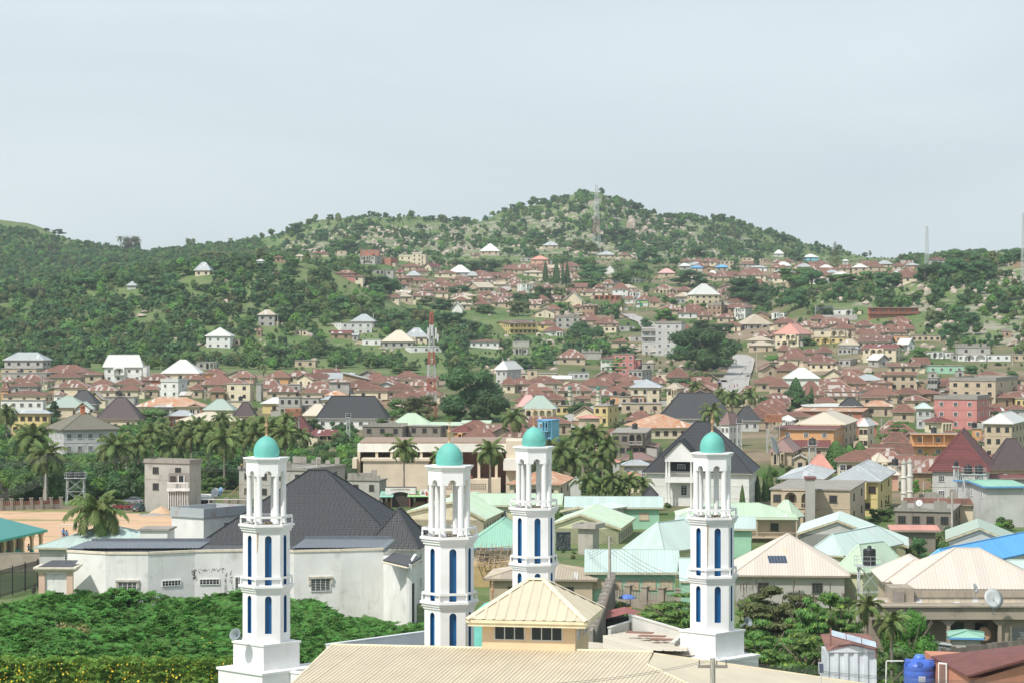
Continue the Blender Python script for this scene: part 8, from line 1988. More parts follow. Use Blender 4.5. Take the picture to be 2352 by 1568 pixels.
wire(P(1637, 1512, 122), P(1190, 1572, 105), .25, 'pair of slack wires running down-left across the beige roof', r=.012, k=2, gap=.12); wire(P(1650, 1511, 122), P(2420, 1566, 110), .3, 'bundle of wires running right from the bottom electricity pole', r=.012, k=3, gap=.1)
wire(P(1400, 1236, 283), P(1285, 1270, 330), .8, 'wires from the old pole to the black kiosk', r=.022, k=4); wire(P(1400, 1236, 283), P(1600, 1335, 270), .8, 'wires sloping right from the old pole over the aqua roof', r=.022, k=4, gap=.5); wire(P(105, 1044, 458), P(-30, 1062, 440), .8, 'street wires leaving the picture at the left', r=.04, k=3); wire(P(105, 1044, 458), P(290, 1046, 462), 1.3, 'street wires between the two poles behind the field', r=.04, k=3); wire(P(290, 1046, 462), P(728, 1055, 480), 2., 'street wires from the crossbar pole towards the cream hall', r=.04, k=3); wire(P(728, 1055, 490), P(820, 1075, 470), .6, 'wires fanning towards the cream hall', r=.035, k=5)
wire(P(105, 1090, 458), P(-20, 1128, 440), .5, 'lower bundle of street wires at the left edge', r=.04, k=5)
for i in range(0, 30):
 a, b = POLES[i], POLES[i + 1]
 if abs(a[0] - b[0]) < 75 and abs(a[1] - b[1]) < 90:
  cu = MB(); n = 8; [cu.path([Vector(a).lerp(Vector(b), t / n) - Vector((0, 0, 4 * (t / n) * (1 - t / n) + .4 * j)) for t in range(n + 1)], .035, 3) for j in range(2)]; o = cu.obj('overhead_cable', WR); tag(o, None, 'cable', 'overhead cables'); auto(o, 'thin overhead wires', (a[0] + b[0]) / (a[1] + b[1]) * F + CX, HY + (CH - (a[2] + b[2]) / 2) * 2 * F / (a[1] + b[1]))
# thicket in front, hedge with yellow flowers, big trees at lower right
def sprig(v, n=7, L=.34):
 rng = random.Random(v); mb = MB()
 for k in range(5):
  c = nunit(rng) * .32; c.z = abs(c.z) * .7; t0 = rng.random() * 6
  for i in range(n):
   a = t0 + i * 6.28 / n; d_ = Vector((math.cos(a), math.sin(a), -.35 + rng.uniform(-.2, .2))); sd_ = Vector((-math.sin(a), math.cos(a), 0)) * L * .2; l_ = L * rng.uniform(.8, 1.15)
   mb.add([c, c + d_ * l_ * .5 + sd_ + Vector((0, 0, .03)), c + d_ * l_, c + d_ * l_ * .5 - sd_ + Vector((0, 0, .03))], [(0, 1, 2, 3)])
 return mb
LB = leafm('leaf_thicket', (.085, .23, .04), (.14, .32, .06), (.05, .13, .03), .45); LH = leafm('leaf_hedge', (.2, .38, .06), (.36, .52, .1), (.07, .16, .03), .6)
SPR = [sprig(i).mesh('leaf_spray', LB) for i in range(4)]; SPH = [sprig(i + 9, 5, .26).mesh('leaf_spray', LH) for i in range(3)]
def ttop(X, Y): return 4.45 + .75 * math.sin(X * .37 + math.sin(Y * .3)) + .6 * math.sin(Y * .41 + 2 * math.sin(X * .22)) + .3 * math.sin(X * 1.1 + Y * .8)
rng = random.Random(77); rf_ = random.Random(5); pts = []
while len(pts) < 24000:
 Y = rng.uniform(213, 268); xu = rng.uniform(-30, 690); X = XD(xu, Y)
 if xu < 100 and Y > 262: continue
 if Y > 258 and rng.random() < .5: continue
 t = ttop(X, Y) * (1 if Y < 258 else .93); z = t - abs(rng.gauss(0, .45)) if rng.random() < .85 else t * rng.uniform(.4, .9); pts.append((X, Y, z, rng.uniform(.7, 1.5)))
for k in range(9000):   # right-hand part, between the first two minarets
 Y = rng.uniform(196, 266); xu = rng.uniform(660, 985); X = XD(xu, Y); t = (4.3 - (xu - 660) / 325 * 2.7) * (1 + .12 * math.sin(X * .5) + .1 * math.sin(Y * .4 + X)) - max(0, (Y - 262)) * .3
 if xu > 850 and rng.random() < .4: continue
 pts.append((X, Y, max(.3, t - abs(rng.gauss(0, .4))), rng.uniform(.7, 1.5)))
gn_scatter('leafy_thicket', pts, SPR, 'lush green leafy thicket filling the lower left in front of the curved building', 'thicket', 3, .5)
und = [(X + rng.uniform(-1, 1), Y, ttop(X, Y) - 4.2, 3.6) for X, Y, z, s_ in pts[:24000:16]] + [(X, Y, max(-.6, z - 3.3), 2.9) for X, Y, z, s_ in pts[24000::14]]
gn_scatter('thicket_interior', und, [crown_mesh('bush', i, 500, .05, 'mid') for i in range(3)], 'darker inner branches and foliage beneath the leafy thicket', 'thicket', 4, .1)
gn_scatter('tree_undergrowth', [(XD(x, Y), Y, -.5, rf_.uniform(5.5, 8)) for x, Y in [(rf_.uniform(1690, 2120), rf_.uniform(186, 222)) for _ in range(90)]] + [(XD(x, Y), Y, -.5, rf_.uniform(4, 6)) for x, Y in [(rf_.uniform(1470, 1600), rf_.uniform(200, 235)) for _ in range(24)]], [crown_mesh('bush', i, 1100, .036, l) for i, l in enumerate(('dark', 'mid'))], 'dense dark undergrowth below the feathery trees', 'undergrowth', 14, .1)
hp = []
for k in range(15000):
 xu = rng.uniform(-30, 560); Y = 212 + rng.gauss(0, .28) + .4 * math.sin(xu * .05); z = rng.uniform(1.5, 5.0) + .15 * math.sin(xu * .11); hp.append((XD(xu, Y), Y, z, rng.uniform(.6, 1.1)))
gn_scatter('flowering_creeper', hp, SPH, 'wall of climbing leaves dotted with yellow flowers along the bottom left', 'hedge', 6, .7)
seg_wall('creeper_wall', 'block wall completely hidden under the flowering creeper', (XD(-40, 212.6), 212.6), (XD(560, 212.6), 212.6), 0, 4.7, .3, wallm('old_pier_concrete', (.3, .26, .22), .6))
for x_, yt_, w_, d_, lf_, lb_ in ((150, 1392, 110, 236, 'yellow', 'yellowish-green bush standing out of the thicket near the portal'), (60, 1378, 120, 258, 'bright', 'bright green bush at the left end of the thicket'), (380, 1380, 60, 246, 'bright', 'leafy sapling poking above the thicket before the facade window')): o_ = tree('bush', x_, yt_, 1500, w_, lf_, lb_, d=d_, n=2600)
fl = MB(); [fl.add([(.09 * math.cos(i * 1.0472 + (i % 2) * .2), .09 * math.sin(i * 1.0472), .02 * (i % 2)) for i in range(6)], [tuple(range(6))])]; fl.add([(-.08, 0, -.08), (.08, 0, -.08), (.08, 0, .08), (-.08, 0, .08)], [(0, 1, 2, 3)])
fm = fl.mesh('flower', plain('petal_yellow', (.85, .65, .05), .5))
gn_scatter('yellow_flowers', [(XD(x, 211.3), 211.2 + rf_.uniform(-.4, .3), rf_.uniform(1.6, 4.9), rf_.uniform(.45, 1.1)) for x in [rf_.uniform(-20, 545) for _ in range(480)]] + [(XD(x, Y), Y, ttop(XD(x, Y), Y) + .1, 1.) for x, Y in [(rf_.uniform(0, 540), rf_.uniform(213, 226)) for _ in range(50)]], [fm], 'small yellow flowers scattered over the creeper', 'flowers', 7, 1.3)
# understorey behind the field and round the palms
def zone(n, rect, size, seed, hmax=0):
 r = random.Random(seed); out = []
 for _ in range(n * 8):
  x, y = r.uniform(rect[0], rect[2]), r.uniform(rect[1], rect[3]); d = hit(x, y); X = XD(x, d); k = r.uniform(*size)
  if any((X - a)**2 + (d - b)**2 < (q * 1.02)**2 for a, b, q in FOOT): continue
  if any(b[0] - 3 < x < b[1] + 3 and b[4] > d - 2 and y - k * 1.2 * F / d < b[3] - (b[3] - b[2]) * .45 for b in BUILT): continue
  out.append((X, d, gz(X, d) - .2, k));
  if len(out) >= n: break
 return out
zz = zone(420, (-20, 1035, 320, 1150), (4, 8.5), 1) + zone(500, (300, 1010, 830, 1125), (3.5, 8), 2) + zone(160, (-20, 985, 820, 1015), (3, 5.5), 3)
gn_scatter('palm_grove_undergrowth', zz, [crown_mesh('bush', i, 1100, .036, l) for i, l in enumerate(('dark', 'mid', 'dark', 'bright'))], 'dark bushes and young trees crowding beneath the palms behind the field', 'undergrowth', 31)
z2 = zone(150, (1180, 1000, 1480, 1140), (2, 4.5), 4) + zone(60, (1480, 1100, 1800, 1150), (1, 2.2), 5) + zone(120, (1780, 1000, 2352, 1210), (1.2, 3.4), 6) + zone(60, (2080, 1210, 2352, 1330), (2, 4), 7) + zone(110, (560, 940, 1500, 1000), (1.5, 3.5), 8) + zone(50, (1405, 1390, 1580, 1440), (1, 2.2), 9) + zone(60, (1100, 1130, 1320, 1290), (.5, 1.4), 10)
gn_scatter('yard_greenery', z2, [crown_mesh('bush', i, 500, .05, l) for i, l in enumerate(('dark', 'mid', 'bright', 'olive'))], 'weeds, shrubs and banana clumps in the yards between the nearer houses', 'greenery', 41)
for k, (x, yt, w_, d, lf, lb) in enumerate(((1570, 1346, 250, 240, 'dark', 'flat-topped feathery tree left of the fourth minaret pedestal'), (1500, 1385, 130, 246, 'mid', 'low feathery tree beside the small brown tin roof'), (1790, 1316, 250, 226, 'olive', 'broad tree with hanging brown seed pods right of the fourth minaret'), (1920, 1336, 170, 222, 'olive', 'sparser tree with brown seed pods near the white tank stand'),
      (1750, 1400, 200, 205, 'dark', 'dark feathery tree directly behind the fourth minaret pedestal'), (1870, 1408, 230, 200, 'mid', 'wide green feathery tree beneath the pod-laden tree'), (1800, 1462, 260, 186, 'bright', 'bright-tipped feathery tree behind the beige roof slope'), (2010, 1478, 190, 188, 'bright', 'bright-tipped feathery tree behind the white metal shed'), (1935, 1430, 150, 195, 'mid', 'green feathery tree above the white metal shed'),
      (1735, 1334, 130, 228, 'mid', 'green feathery tree squeezed between the fourth minaret and the pod-laden tree'), (1862, 1348, 140, 219, 'mid', 'green feathery tree between the two pod-laden trees'), (1600, 1390, 140, 215, 'mid', 'small feathery tree hugging the fourth minaret from the left'),
      (2100, 1382, 120, 224, 'bright', 'leafy tree before the veranda of the stained block'), (2060, 1384, 90, 226, 'mid', 'smaller leafy tree left of the stained block veranda'))):
 zb = ZY(yt + 10, d); t = thing('flame_tree', lb, 'tree', (XD(x, d), d, 0), k * 1.3); s = F / d; W = w_ / s; Hh = ZY(yt, d); mbk = 'wide' if k < 12 else 'round'
 place('crown', crown_mesh('flame' if k < 12 else mbk, k % 4, 15000, .014, 'olive' if k == 2 else 'flame' if k < 12 else 'bright'), t, scale=(W * 1.08, W * 1.08, Hh)); q = MB(); q.path([(0, 0, 0), (.2, .1, Hh * .45), (0, 0, Hh * .7)], [.4, .28, .12], 8)
 for j in range(7): a = j * .9; q.path([(.2, .1, Hh * .42), (W * .2 * math.cos(a), W * .2 * math.sin(a), Hh * .66), (W * .38 * math.cos(a), W * .38 * math.sin(a), Hh * .8)], [.2, .1, .03], 5)
 q.obj('trunk', bark(), t)
 if lf == 'olive':
  r_ = random.Random(k); m_ = MB()
  for j in range(50): a = r_.random() * 6.28; rr = W * .5 * r_.random()**.5; z = Hh * r_.uniform(.55, .97); c = Vector((rr * math.cos(a), rr * math.sin(a), z)); m_.tube(c, c - Vector((0, 0, r_.uniform(.5, 1.1))), .05, .02, 4)
  m_.obj('seed_pod', plain('pod_brown', (.09, .05, .03), .8), t)['kind'] = 'stuff'
# vehicles
def car(x, yb, col, label, rz, kind='sedan', d=None, L=None):
 d = d or hit(x, yb); z = gz(XD(x, d), d); L = L or (4.5 if kind == 'sedan' else 5.0); Wd = 1.75 if kind == 'sedan' else 1.95; T = thing('parked_car', label, 'car' if kind == 'sedan' else 'van', (XD(x, d), d, z), R(rz)); paint = plain('paint_%d_%d_%d' % tuple(int(c * 99) for c in col), col, .25, .04)
 if kind == 'sedan': body = [(-.5, .3), (-.5, .62), (-.46, .88), (-.34, .95), (.18, .92), (.44, .8), (.5, .62), (.5, .3)]; cab = [(-.37, .93), (-.25, 1.36), (.04, 1.4), (.2, .91)]
 else: body = [(-.5, .32), (-.5, .7), (-.49, 1.02), (.24, 1.02), (.45, .86), (.5, .66), (.5, .32)]; cab = [(-.485, 1.0), (-.44, 1.66), (-.36, 1.74), (.08, 1.72), (.27, 1.0)]
 def ext(prof, w0, w1, mat, nm):
  n = len(prof); vs = []; zt = max(p[1] for p in prof); zl = min(p[1] for p in prof)
  for sg in (-1, 1):
   for a, b in prof: k = (b - zl) / (zt - zl + 1e-6); vs.append((a * L, sg * (w0 + (w1 - w0) * k) / 2, b))
  m_ = MB(); m_.add(vs, [tuple(range(n - 1, -1, -1)), tuple(range(n, 2 * n))] + [(i, (i + 1) % n, n + (i + 1) % n, n + i) for i in range(n)]); o = m_.obj(nm, mat, T); b = o.modifiers.new('round', 'BEVEL'); b.width = .05; b.segments = 2; return o
 ext(body, Wd, Wd * .97, paint, 'body'); ext(cab, Wd * .9, Wd * .72, glassm(), 'glasshouse'); top = [(a * .985, b + .015) for a, b in cab if b > 1.3]; m_ = MB(); xa, xb = min(a for a, b in top) * L, max(a for a, b in top) * L; m_.box(xa, -Wd * .36, top[0][1] - .02, xb, Wd * .36, max(b for a, b in top) + .02); m_.obj('roof', paint, T)
 for sx in (-.31, .32):
  for sy in (-1, 1):
   w_ = MB(); w_.tube((sx * L, sy * Wd * .5, .33), (sx * L, sy * Wd * .39, .33), .33, None, 14); o = w_.obj('wheel', plain('tyre', (.02, .02, .02), .8), T); w_ = MB(); w_.tube((sx * L, sy * Wd * .507, .33), (sx * L, sy * Wd * .47, .33), .19, None, 10); w_.obj('rim', plain('rim_grey', (.4, .4, .4), .3, .05, .8), o)
 for sy in (-1, 1):
  m_ = MB(); m_.box(-L * .505, sy * Wd * .38 - .16, .62, -L * .49, sy * Wd * .38 + .16, .82 if kind == 'sedan' else 1.1); m_.obj('tail_light', plain('lamp_red', (.4, .02, .02), .3), T); m_ = MB(); m_.box(L * .485, sy * Wd * .36 - .17, .6, L * .5, sy * Wd * .36 + .17, .74); m_.obj('headlight', plain('lamp_clear', (.6, .62, .62), .15), T)
 m_ = MB(); m_.box(-L * .515, -.26, .5, -L * .5, .26, .62); m_.obj('number_plate', plain('plate_white', (.65, .65, .6), .5), T)
 m_ = MB(); m_.box(-L * .515, -Wd * .48, .32, -L * .495, Wd * .48, .46); m_.box(L * .495, -Wd * .48, .3, L * .515, Wd * .48, .44); m_.obj('bumper', plain('bumper_dark', (.05, .05, .05), .6), T); return T
car(326, 1173, (.01, .07, .075), 'dark teal saloon parked behind the sandy field', 62, d=452); car(284, 1172, (.16, .02, .025), 'maroon saloon left of the dark teal saloon', 140, d=456); car(388, 1160, (.14, .02, .02), 'maroon car partly hidden behind the low wall by the sand heap', 170, d=470); car(486, 1177, (.5, .46, .38), 'silver-beige van parked before the dark open shop', 145, 'van', d=448); car(303, 1156, (.2, .22, .24), 'dull grey car peeping behind the maroon saloon', 160, d=470)
for x, y, c, lb in ((1186, 838 - 185 + .5, (.5, .55, .6), 'pale car at the top of the uphill street'),): car(1176, 648, c, lb, 20)
car(1720, 838 + 30, (.05, .06, .07), 'dark car parked at the right kerb of the curving road', 80); car(1643, 880, (.1, .12, .14), 'dark car among the stalls at the foot of the curving road', 10)
def heap(x, y, w_, h_, col, label, cat, d):
 s = F / d; m_ = MB(); r_ = random.Random(int(x)); n = 24; W, Hh = w_ / s / 2, h_ / s; rows = []
 for k in range(7):
  t = k / 6; rows.append([(W * (1 - t) * math.cos(6.283 * i / n) * (1 + .1 * math.sin(i * 1.7)), 1.2 * W * .6 * (1 - t) * math.sin(6.283 * i / n), Hh * (t**.8) * (1 + r_.uniform(-.06, .06)) - .05) for i in range(n)])
 m_.add([v for q in rows for v in q], [(k * n + i, k * n + (i + 1) % n, (k + 1) * n + (i + 1) % n, (k + 1) * n + i) for k in range(6) for i in range(n)], 0, True); o = m_.obj(cat.replace(' ', '_'), plain(cat, col, .95, .2, 0, 3), None, (XD(x, d), d, 0)); tag(o, label, cat)
heap(371, 1175, 56, 17, (.55, .37, .24), 'tall heap of orange building sand before the bare concrete house', 'sand heap', 446); heap(352, 1180, 74, 6, (.32, .3, .28), 'low spread of grey gravel beside the sand heap', 'gravel heap', 442)
# people
S2 = bpy.data.scenes.new('workbench')
def skin(verts, edges, rad, name, mat, parent):
 me = bpy.data.meshes.new(name); me.from_pydata(verts, edges, []); o = bpy.data.objects.new(name, me); COL.objects.link(o); m_ = o.modifiers.new('s', 'SKIN'); sv = me.skin_vertices[0].data
 for i, r in enumerate(rad): sv[i].radius = (r, r) if not isinstance(r, tuple) else r
 sv[0].use_root = True; o.modifiers.new('d', 'SUBSURF').levels = 1; S2.collection.objects.link(o); COL.objects.unlink(o); S2.view_layers[0].update(); dg = S2.view_layers[0].depsgraph; m2 = bpy.data.meshes.new_from_object(o.evaluated_get(dg)); bpy.data.objects.remove(o); bpy.data.meshes.remove(me); m2.name = name; m2.materials.clear(); m2.materials.append(mat); m2.polygons.foreach_set('use_smooth', [True] * len(m2.polygons)); return place(name, m2, parent)
SK = plain('skin_brown', (.09, .045, .028), .5)
POSE = {'stand': dict(hip=(0, 0, .92), k=[(.1, -.02, .5), (-.1, .02, .5)], f=[(.11, 0, .06), (-.12, .03, .06)], e=[(.27, .02, 1.12), (-.27, .02, 1.12)], h=[(.26, -.1, .88), (-.27, -.08, .88)]),
  'walk': dict(hip=(0, 0, .92), k=[(.1, -.16, .52), (-.1, .05, .5)], f=[(.1, -.28, .07), (-.1, .3, .1)], e=[(.26, .1, 1.13), (-.26, -.06, 1.13)], h=[(.24, -.1, .92), (-.25, -.26, .98)]),
  'sit': dict(hip=(0, 0, .5), k=[(.13, -.42, .52), (-.13, -.42, .52)], f=[(.14, -.46, .08), (-.14, -.46, .08)], e=[(.27, -.08, .74), (-.27, -.08, .74)], h=[(.12, -.32, .6), (-.12, -.32, .6)])}
PM_ = {}
def person(x, y, pose, shirt, trousers, label, rz=0, d=None, hat=None, bag=None, dress=False, z=None, group=None):
 d = d or hit(x, y); X = XD(x, d); zz_ = gz(X, d) if z is None else z; T = thing('person', label, 'person', (X, d, zz_), R(rz), group); p = POSE[pose]; hp_ = Vector(p['hip']); dz = hp_.z - .92; V = lambda a: tuple(a)
 sh = [(.18, 0, 1.4 + dz), (-.18, 0, 1.4 + dz)]; ver = [V(hp_), (0, 0, 1.18 + dz), (0, 0, 1.38 + dz), (0, 0, 1.5 + dz), (0, -.02, 1.6 + dz), (0, -.01, 1.72 + dz)]; ed = [(0, 1), (1, 2), (2, 3), (3, 4), (4, 5)]; rad = [.14, .12, .13, .055, .1, .07]
 for i in (0, 1):
  b = len(ver); s_ = 1 if i == 0 else -1; ver += [sh[i], p['e'][i], p['h'][i], (p['h'][i][0], p['h'][i][1] - .05, p['h'][i][2] - .09), (s_ * .09, 0, hp_.z - .06), p['k'][i], p['f'][i], (p['f'][i][0], p['f'][i][1] - .16, max(.04, p['f'][i][2] - .03))]
  ed += [(2, b), (b, b + 1), (b + 1, b + 2), (b + 2, b + 3), (0, b + 4), (b + 4, b + 5), (b + 5, b + 6), (b + 6, b + 7)]; rad += [.06, .045, .035, .04, .09, .06, .045, .035]
 key = pose
 if key not in PM_: o = skin(ver, ed, rad, 'body', SK, T); PM_[key] = o.data
 else: place('body', PM_[key], T)
 k2 = (pose, 'shirt', shirt)
 if k2 not in PM_:
  v2 = [(hp_.x, hp_.y, hp_.z), (0, 0, 1.18 + dz), (0, 0, 1.4 + dz)] + [sh[0], sh[1], tuple(Vector(sh[0]).lerp(Vector(p['e'][0]), .9)), tuple(Vector(sh[1]).lerp(Vector(p['e'][1]), .9))]; PM_[k2] = skin(v2, [(0, 1), (1, 2), (2, 3), (2, 4), (3, 5), (4, 6)], [.175, .155, .16, .085, .085, .07, .07], 'shirt', plain('cloth_%d_%d_%d' % tuple(int(c * 99) for c in shirt), shirt, .8), T).data
 else: place('shirt', PM_[k2], T)
 k3 = (pose, 'tr', trousers, dress)
 if k3 not in PM_:
  v3 = [V((0, 0, hp_.z + .04))]; e3 = []; r3 = [.165]
  for i in (0, 1): b = len(v3); v3 += [((.1, -.1)[i], 0, hp_.z - .08), p['k'][i], tuple(Vector(p['f'][i]) + Vector((0, 0, .08)))]; e3 += [(0, b), (b, b + 1), (b + 1, b + 2)]; r3 += [.115, .09 if not dress else .16, .065 if not dress else .17]
  PM_[k3] = skin(v3, e3, r3, 'skirt' if dress else 'trousers', plain('cloth_%d_%d_%d' % tuple(int(c * 99) for c in trousers), trousers, .8), T).data
 else: place('skirt' if dress else 'trousers', PM_[k3], T)
 m_ = MB(); m_.lathe([(.11, 1.58 + dz), (.125, 1.66 + dz), (.11, 1.74 + dz), (.05, 1.79 + dz), (.005, 1.8 + dz)], 10, (0, .01, 0)); m_.obj('hair' if not hat else 'cap', plain('hair_black', (.015, .012, .01), .8) if not hat else plain('hat_%d_%d' % (hat[0] * 99, hat[1] * 99), hat, .8), T)
 if bag: m_ = MB(); m_.box(-.16, .13, 1.02 + dz, .16, .32, 1.42 + dz); m_.obj('backpack', plain('bag_dark', (.04, .03, .03), .8), T)
 return T
person(94, 1252, 'walk', (.6, .25, .28), (.03, .03, .05), 'boy in a pink shirt with a dark backpack walking on the sand', 180, d=378, bag=True); person(146, 1243, 'stand', (.05, .2, .5), (.05, .08, .2), 'person in blue leaning by the goalpost', 20, d=392); person(153, 1246, 'stand', (.06, .25, .55), (.05, .1, .3), 'person in brighter blue behind the one at the goalpost', 200, d=388); person(66, 1262, 'sit', (.3, .5, .6), (.25, .4, .5), 'person in pale blue sitting beside the teal school', 150, d=368)
person(1446, 1404, 'sit', (.75, .35, .03), (.75, .35, .03), 'woman in an orange dress sitting under the blue umbrella', 30, d=287, dress=True); person(1424, 1403, 'sit', (.5, .5, .48), (.5, .5, .45), 'person in white with a yellow cap sitting under the blue umbrella', 70, d=288, hat=(.7, .5, .05)); person(1413, 1410, 'sit', (.12, .03, .08), (.1, .03, .08), 'person in dark purple sitting by the buttressed wall', 60, d=284)
person(555, 1082, 'stand', (.55, .42, .15), (.1, .1, .12), 'worker in a tan shirt standing on the unfinished block building', 60, d=478, z=ZY(1081, 478)); person(78, 1366, 'sit', (.03, .03, .04), (.03, .03, .04), 'dark-clothed person sitting behind the black bar fence', 200, d=309)
CL = [(.5, .06, .07), (.1, .12, .35), (.65, .6, .5), (.05, .05, .06), (.6, .3, .1), (.1, .3, .15), (.5, .1, .3), (.3, .3, .32)]; rr = random.Random(8)
for t_, x, y, nm in (('C2', 935, 248, 'in a red wrapper'), ('C2', 955, 250, 'in a pale red wrapper'), ('C2', 1020, 222, ''), ('C2', 1052, 218, ''), ('C2', 1075, 214, ''), ('C2', 1092, 200, ''), ('C2', 1108, 196, ''), ('C2', 805, 280, ''), ('C2', 830, 282, ''), ('C2', 1195, 158, ''), ('C2', 1215, 150, ''), ('C2', 1280, 130, ''), ('C2', 1300, 128, ''), ('C2', 1330, 108, ''), ('B2', 1898, 555, ''), ('B2', 1922, 585, ''), ('B2', 1998, 590, ''), ('B2', 2042, 588, ''), ('B2', 2070, 582, ''), ('B2', 1860, 560, ''), ('B2', 2112, 466, 'riding a motorcycle'), ('H2', 1025, 1288, ''), ('H2', 1045, 1285, ''), ('H2', 1055, 1322, ''), ('H2', 1070, 1325, ''), ('H2', 1118, 1330, ''), ('H2', 1035, 1250, ''), ('H2', 1122, 1268, ''), ('A1', 2085, 772, ''), ('A1', 2098, 755, ''), ('A1', 2208, 752, '')):
 T = tile(t_); a, b = rr.choice(CL), rr.choice(CL); xx, yy = T[0] + x / 4, T[1] + y / 4; o = person(xx, yy, rr.choice(['walk', 'stand']), a, b, None, rr.random() * 360, dress='wrapper' in nm, group='people in the streets'); auto(o, 'pedestrian ' + (nm or 'in ' + {0: 'red', 1: 'navy', 2: 'cream', 3: 'black', 4: 'orange', 5: 'green', 6: 'magenta', 7: 'grey'}[CL.index(a)] + ' clothes'), xx, yy)
UM = thing('umbrella', 'blue sunshade umbrella over two seated people behind the pavilion roof', 'umbrella', (XD(1440, 288), 288, 0)); _m = MB(); _m.tube((0, 0, 0), (0, 0, 2.2), .03); _m.obj('pole', plain('umbrella_pole', (.6, .6, .6), .4), UM)
for i in range(8):
 a, b = R(45 * i), R(45 * i + 45); _m = MB(); _m.add([(0, 0, 2.45), (.6 * math.cos(a), .6 * math.sin(a), 2.33), (.6 * math.cos(b), .6 * math.sin(b), 2.33), (1.05 * math.cos(a), 1.05 * math.sin(a), 2.02), (1.05 * math.cos(b), 1.05 * math.sin(b), 2.02), (1.05 * math.cos(a), 1.05 * math.sin(a), 1.93), (1.05 * math.cos(b), 1.05 * math.sin(b), 1.93)], [(0, 1, 2), (1, 3, 4, 2), (3, 5, 6, 4)], 0, True); _m.obj('canopy_panel', plain('umbrella_blue', (.1, .2, .55), .6), UM)
for dx, lb in ((-1.2, 'low bench under the person with the yellow cap'), (.3, 'low bench under the woman in orange')): _m = MB(); _m.box(-.5, -.2, .36, .5, .2, .44); _m.box(-.45, -.15, 0, -.38, .15, .36); _m.box(.38, -.15, 0, .45, .15, .36); _o = _m.obj('bench', plain('counter_wood', (.25, .15, .08), .8), None, (XD(1440, 288) + dx + .3, 288 - .1, 0)); tag(_o, lb, 'bench')
TS = thing('tin_shed', 'small rust-red tin roof over a dark barred stall by the feathery trees', 'shed', (XD(1434, 262), 262, 0)); s = F / 262; z = ZY(1425, 262)
_m = MB(); _m.add([(-43 / s, -1, ZY(1418, 262)), (5 / s, -1, ZY(1405, 262)), (5 / s, 4, ZY(1402, 262)), (-43 / s, 4, ZY(1412, 262)), (45 / s, -1, ZY(1420, 262)), (45 / s, 4, ZY(1414, 262))], [(0, 1, 2, 3), (1, 4, 5, 2)]); _m.obj('roof', plain('oxide_tin', (.28, .09, .08), .7, .3), TS); _m = MB(); _m.box(-40 / s, 0, 0, 42 / s, 4, ZY(1424, 262)); _m.obj('wall', plain('dark_void', (.06, .045, .04), .9), TS)
for i in range(16): _m = MB(); _m.box(-40 / s + i * .25, -.06, 0, -40 / s + i * .25 + .05, -.01, ZY(1420, 262)); _m.obj('bar', plain('iron_grille_dark', (.03, .03, .035), .5), TS)
GP = thing('goalpost', 'pale football goal frame on the sandy field', 'goalpost', (XD(139, 392), 392, 0)); _w = plain('goal_white', (.6, .6, .58), .6); h = ZY(1204, 392)
for q in ((0, 0, 0, 0, 0, h), (6.5, 0, 0, 6.5, 0, h), (0, 0, h, 6.5, 0, h)): _m = MB(); _m.tube(q[:3], q[3:], .07); _m.obj('post' if q[2] == 0 else 'crossbar', _w, GP)
GP2 = thing('goalpost', 'thin pale goal frame in front of the silver-beige van', 'goalpost', (XD(480, 440), 440, 0)); h = ZY(1146, 440)
for q in ((0, 0, 0, 0, 0, h), (7.5, 0, 0, 7.5, 0, h), (0, 0, h, 7.5, 0, h)): _m = MB(); _m.tube(q[:3], q[3:], .07); _m.obj('post' if q[2] == 0 else 'crossbar', _w, GP2)
BB = thing('billboard', 'green campaign billboard with a portrait beside the upper street', 'billboard', tuple(P(1475, 699, 1400))); s = F / 1400; W, h = 30 / s, 17 / s; _m = MB(); _m.box(-W / 2, -.1, -h / 2, W / 2, .1, h / 2); _m.obj('panel', plain('board_green', (.03, .2, .12), .5), BB)
for nm, x0, x1, z0, z1, c in (('print', -.46, -.18, -.45, -.1, (.6, .6, .55)), ('print', -.38, -.24, -.1, .18, (.2, .1, .06)), ('print', -.4, -.22, .18, .32, (.65, .65, .62)), ('lettering_strip', -.1, .44, .2, .34, (.6, .55, .2)), ('print', .05, .44, -.3, .1, (.55, .6, .55)), ('lettering_strip', -.12, .46, -.45, -.36, (.6, .3, .1))): _m = MB(); _m.box(x0 * W, -.13, z0 * h, x1 * W, -.11, z1 * h); _m.obj(nm, plain('bb_%d_%d' % (c[0] * 99, c[1] * 99), c, .5), BB)
for x in (-W * .35, W * .35): _m = MB(); _m.box(x - .1, .15, -h / 2 - 6, x + .1, .3, h / 2); _m.obj('post', PM, BB)
RP = thing('stripped_roof', 'stripped roof of crooked wooden poles below the mint green roof', 'roof frame', (XD(1135, 318), 318, 0)); s = F / 318; _r = random.Random(6); _m = MB(); _m.box(-48 / s, 1, 0, 48 / s, 8, ZY(1300, 318)); _m.obj('wall', wallm('ochre_wall', (.5, .36, .18), .4), RP)
for i in range(34): _m = MB(); x0, x1 = -48 / s, 48 / s; z = ZY(_r.uniform(1258, 1300), 318); a = _r.uniform(-.4, .4); _m.tube((x0 * _r.uniform(.4, 1), _r.uniform(0, 6), z), (x1 * _r.uniform(.4, 1), _r.uniform(0, 6), z + a), .06, .04, 4); _m.obj('roof_pole', plain('weathered_wood', (.36, .28, .2), .9, .3), RP)
for i in range(7): _m = MB(); x = (-40 + i * 13) / s; _m.tube((x, 0, ZY(1302, 318)), (x + _r.uniform(.2, .9), 6, ZY(1256, 318)), .08, .06, 4); _m.obj('rafter', plain('weathered_wood', (.36, .28, .2), .9, .3), RP)
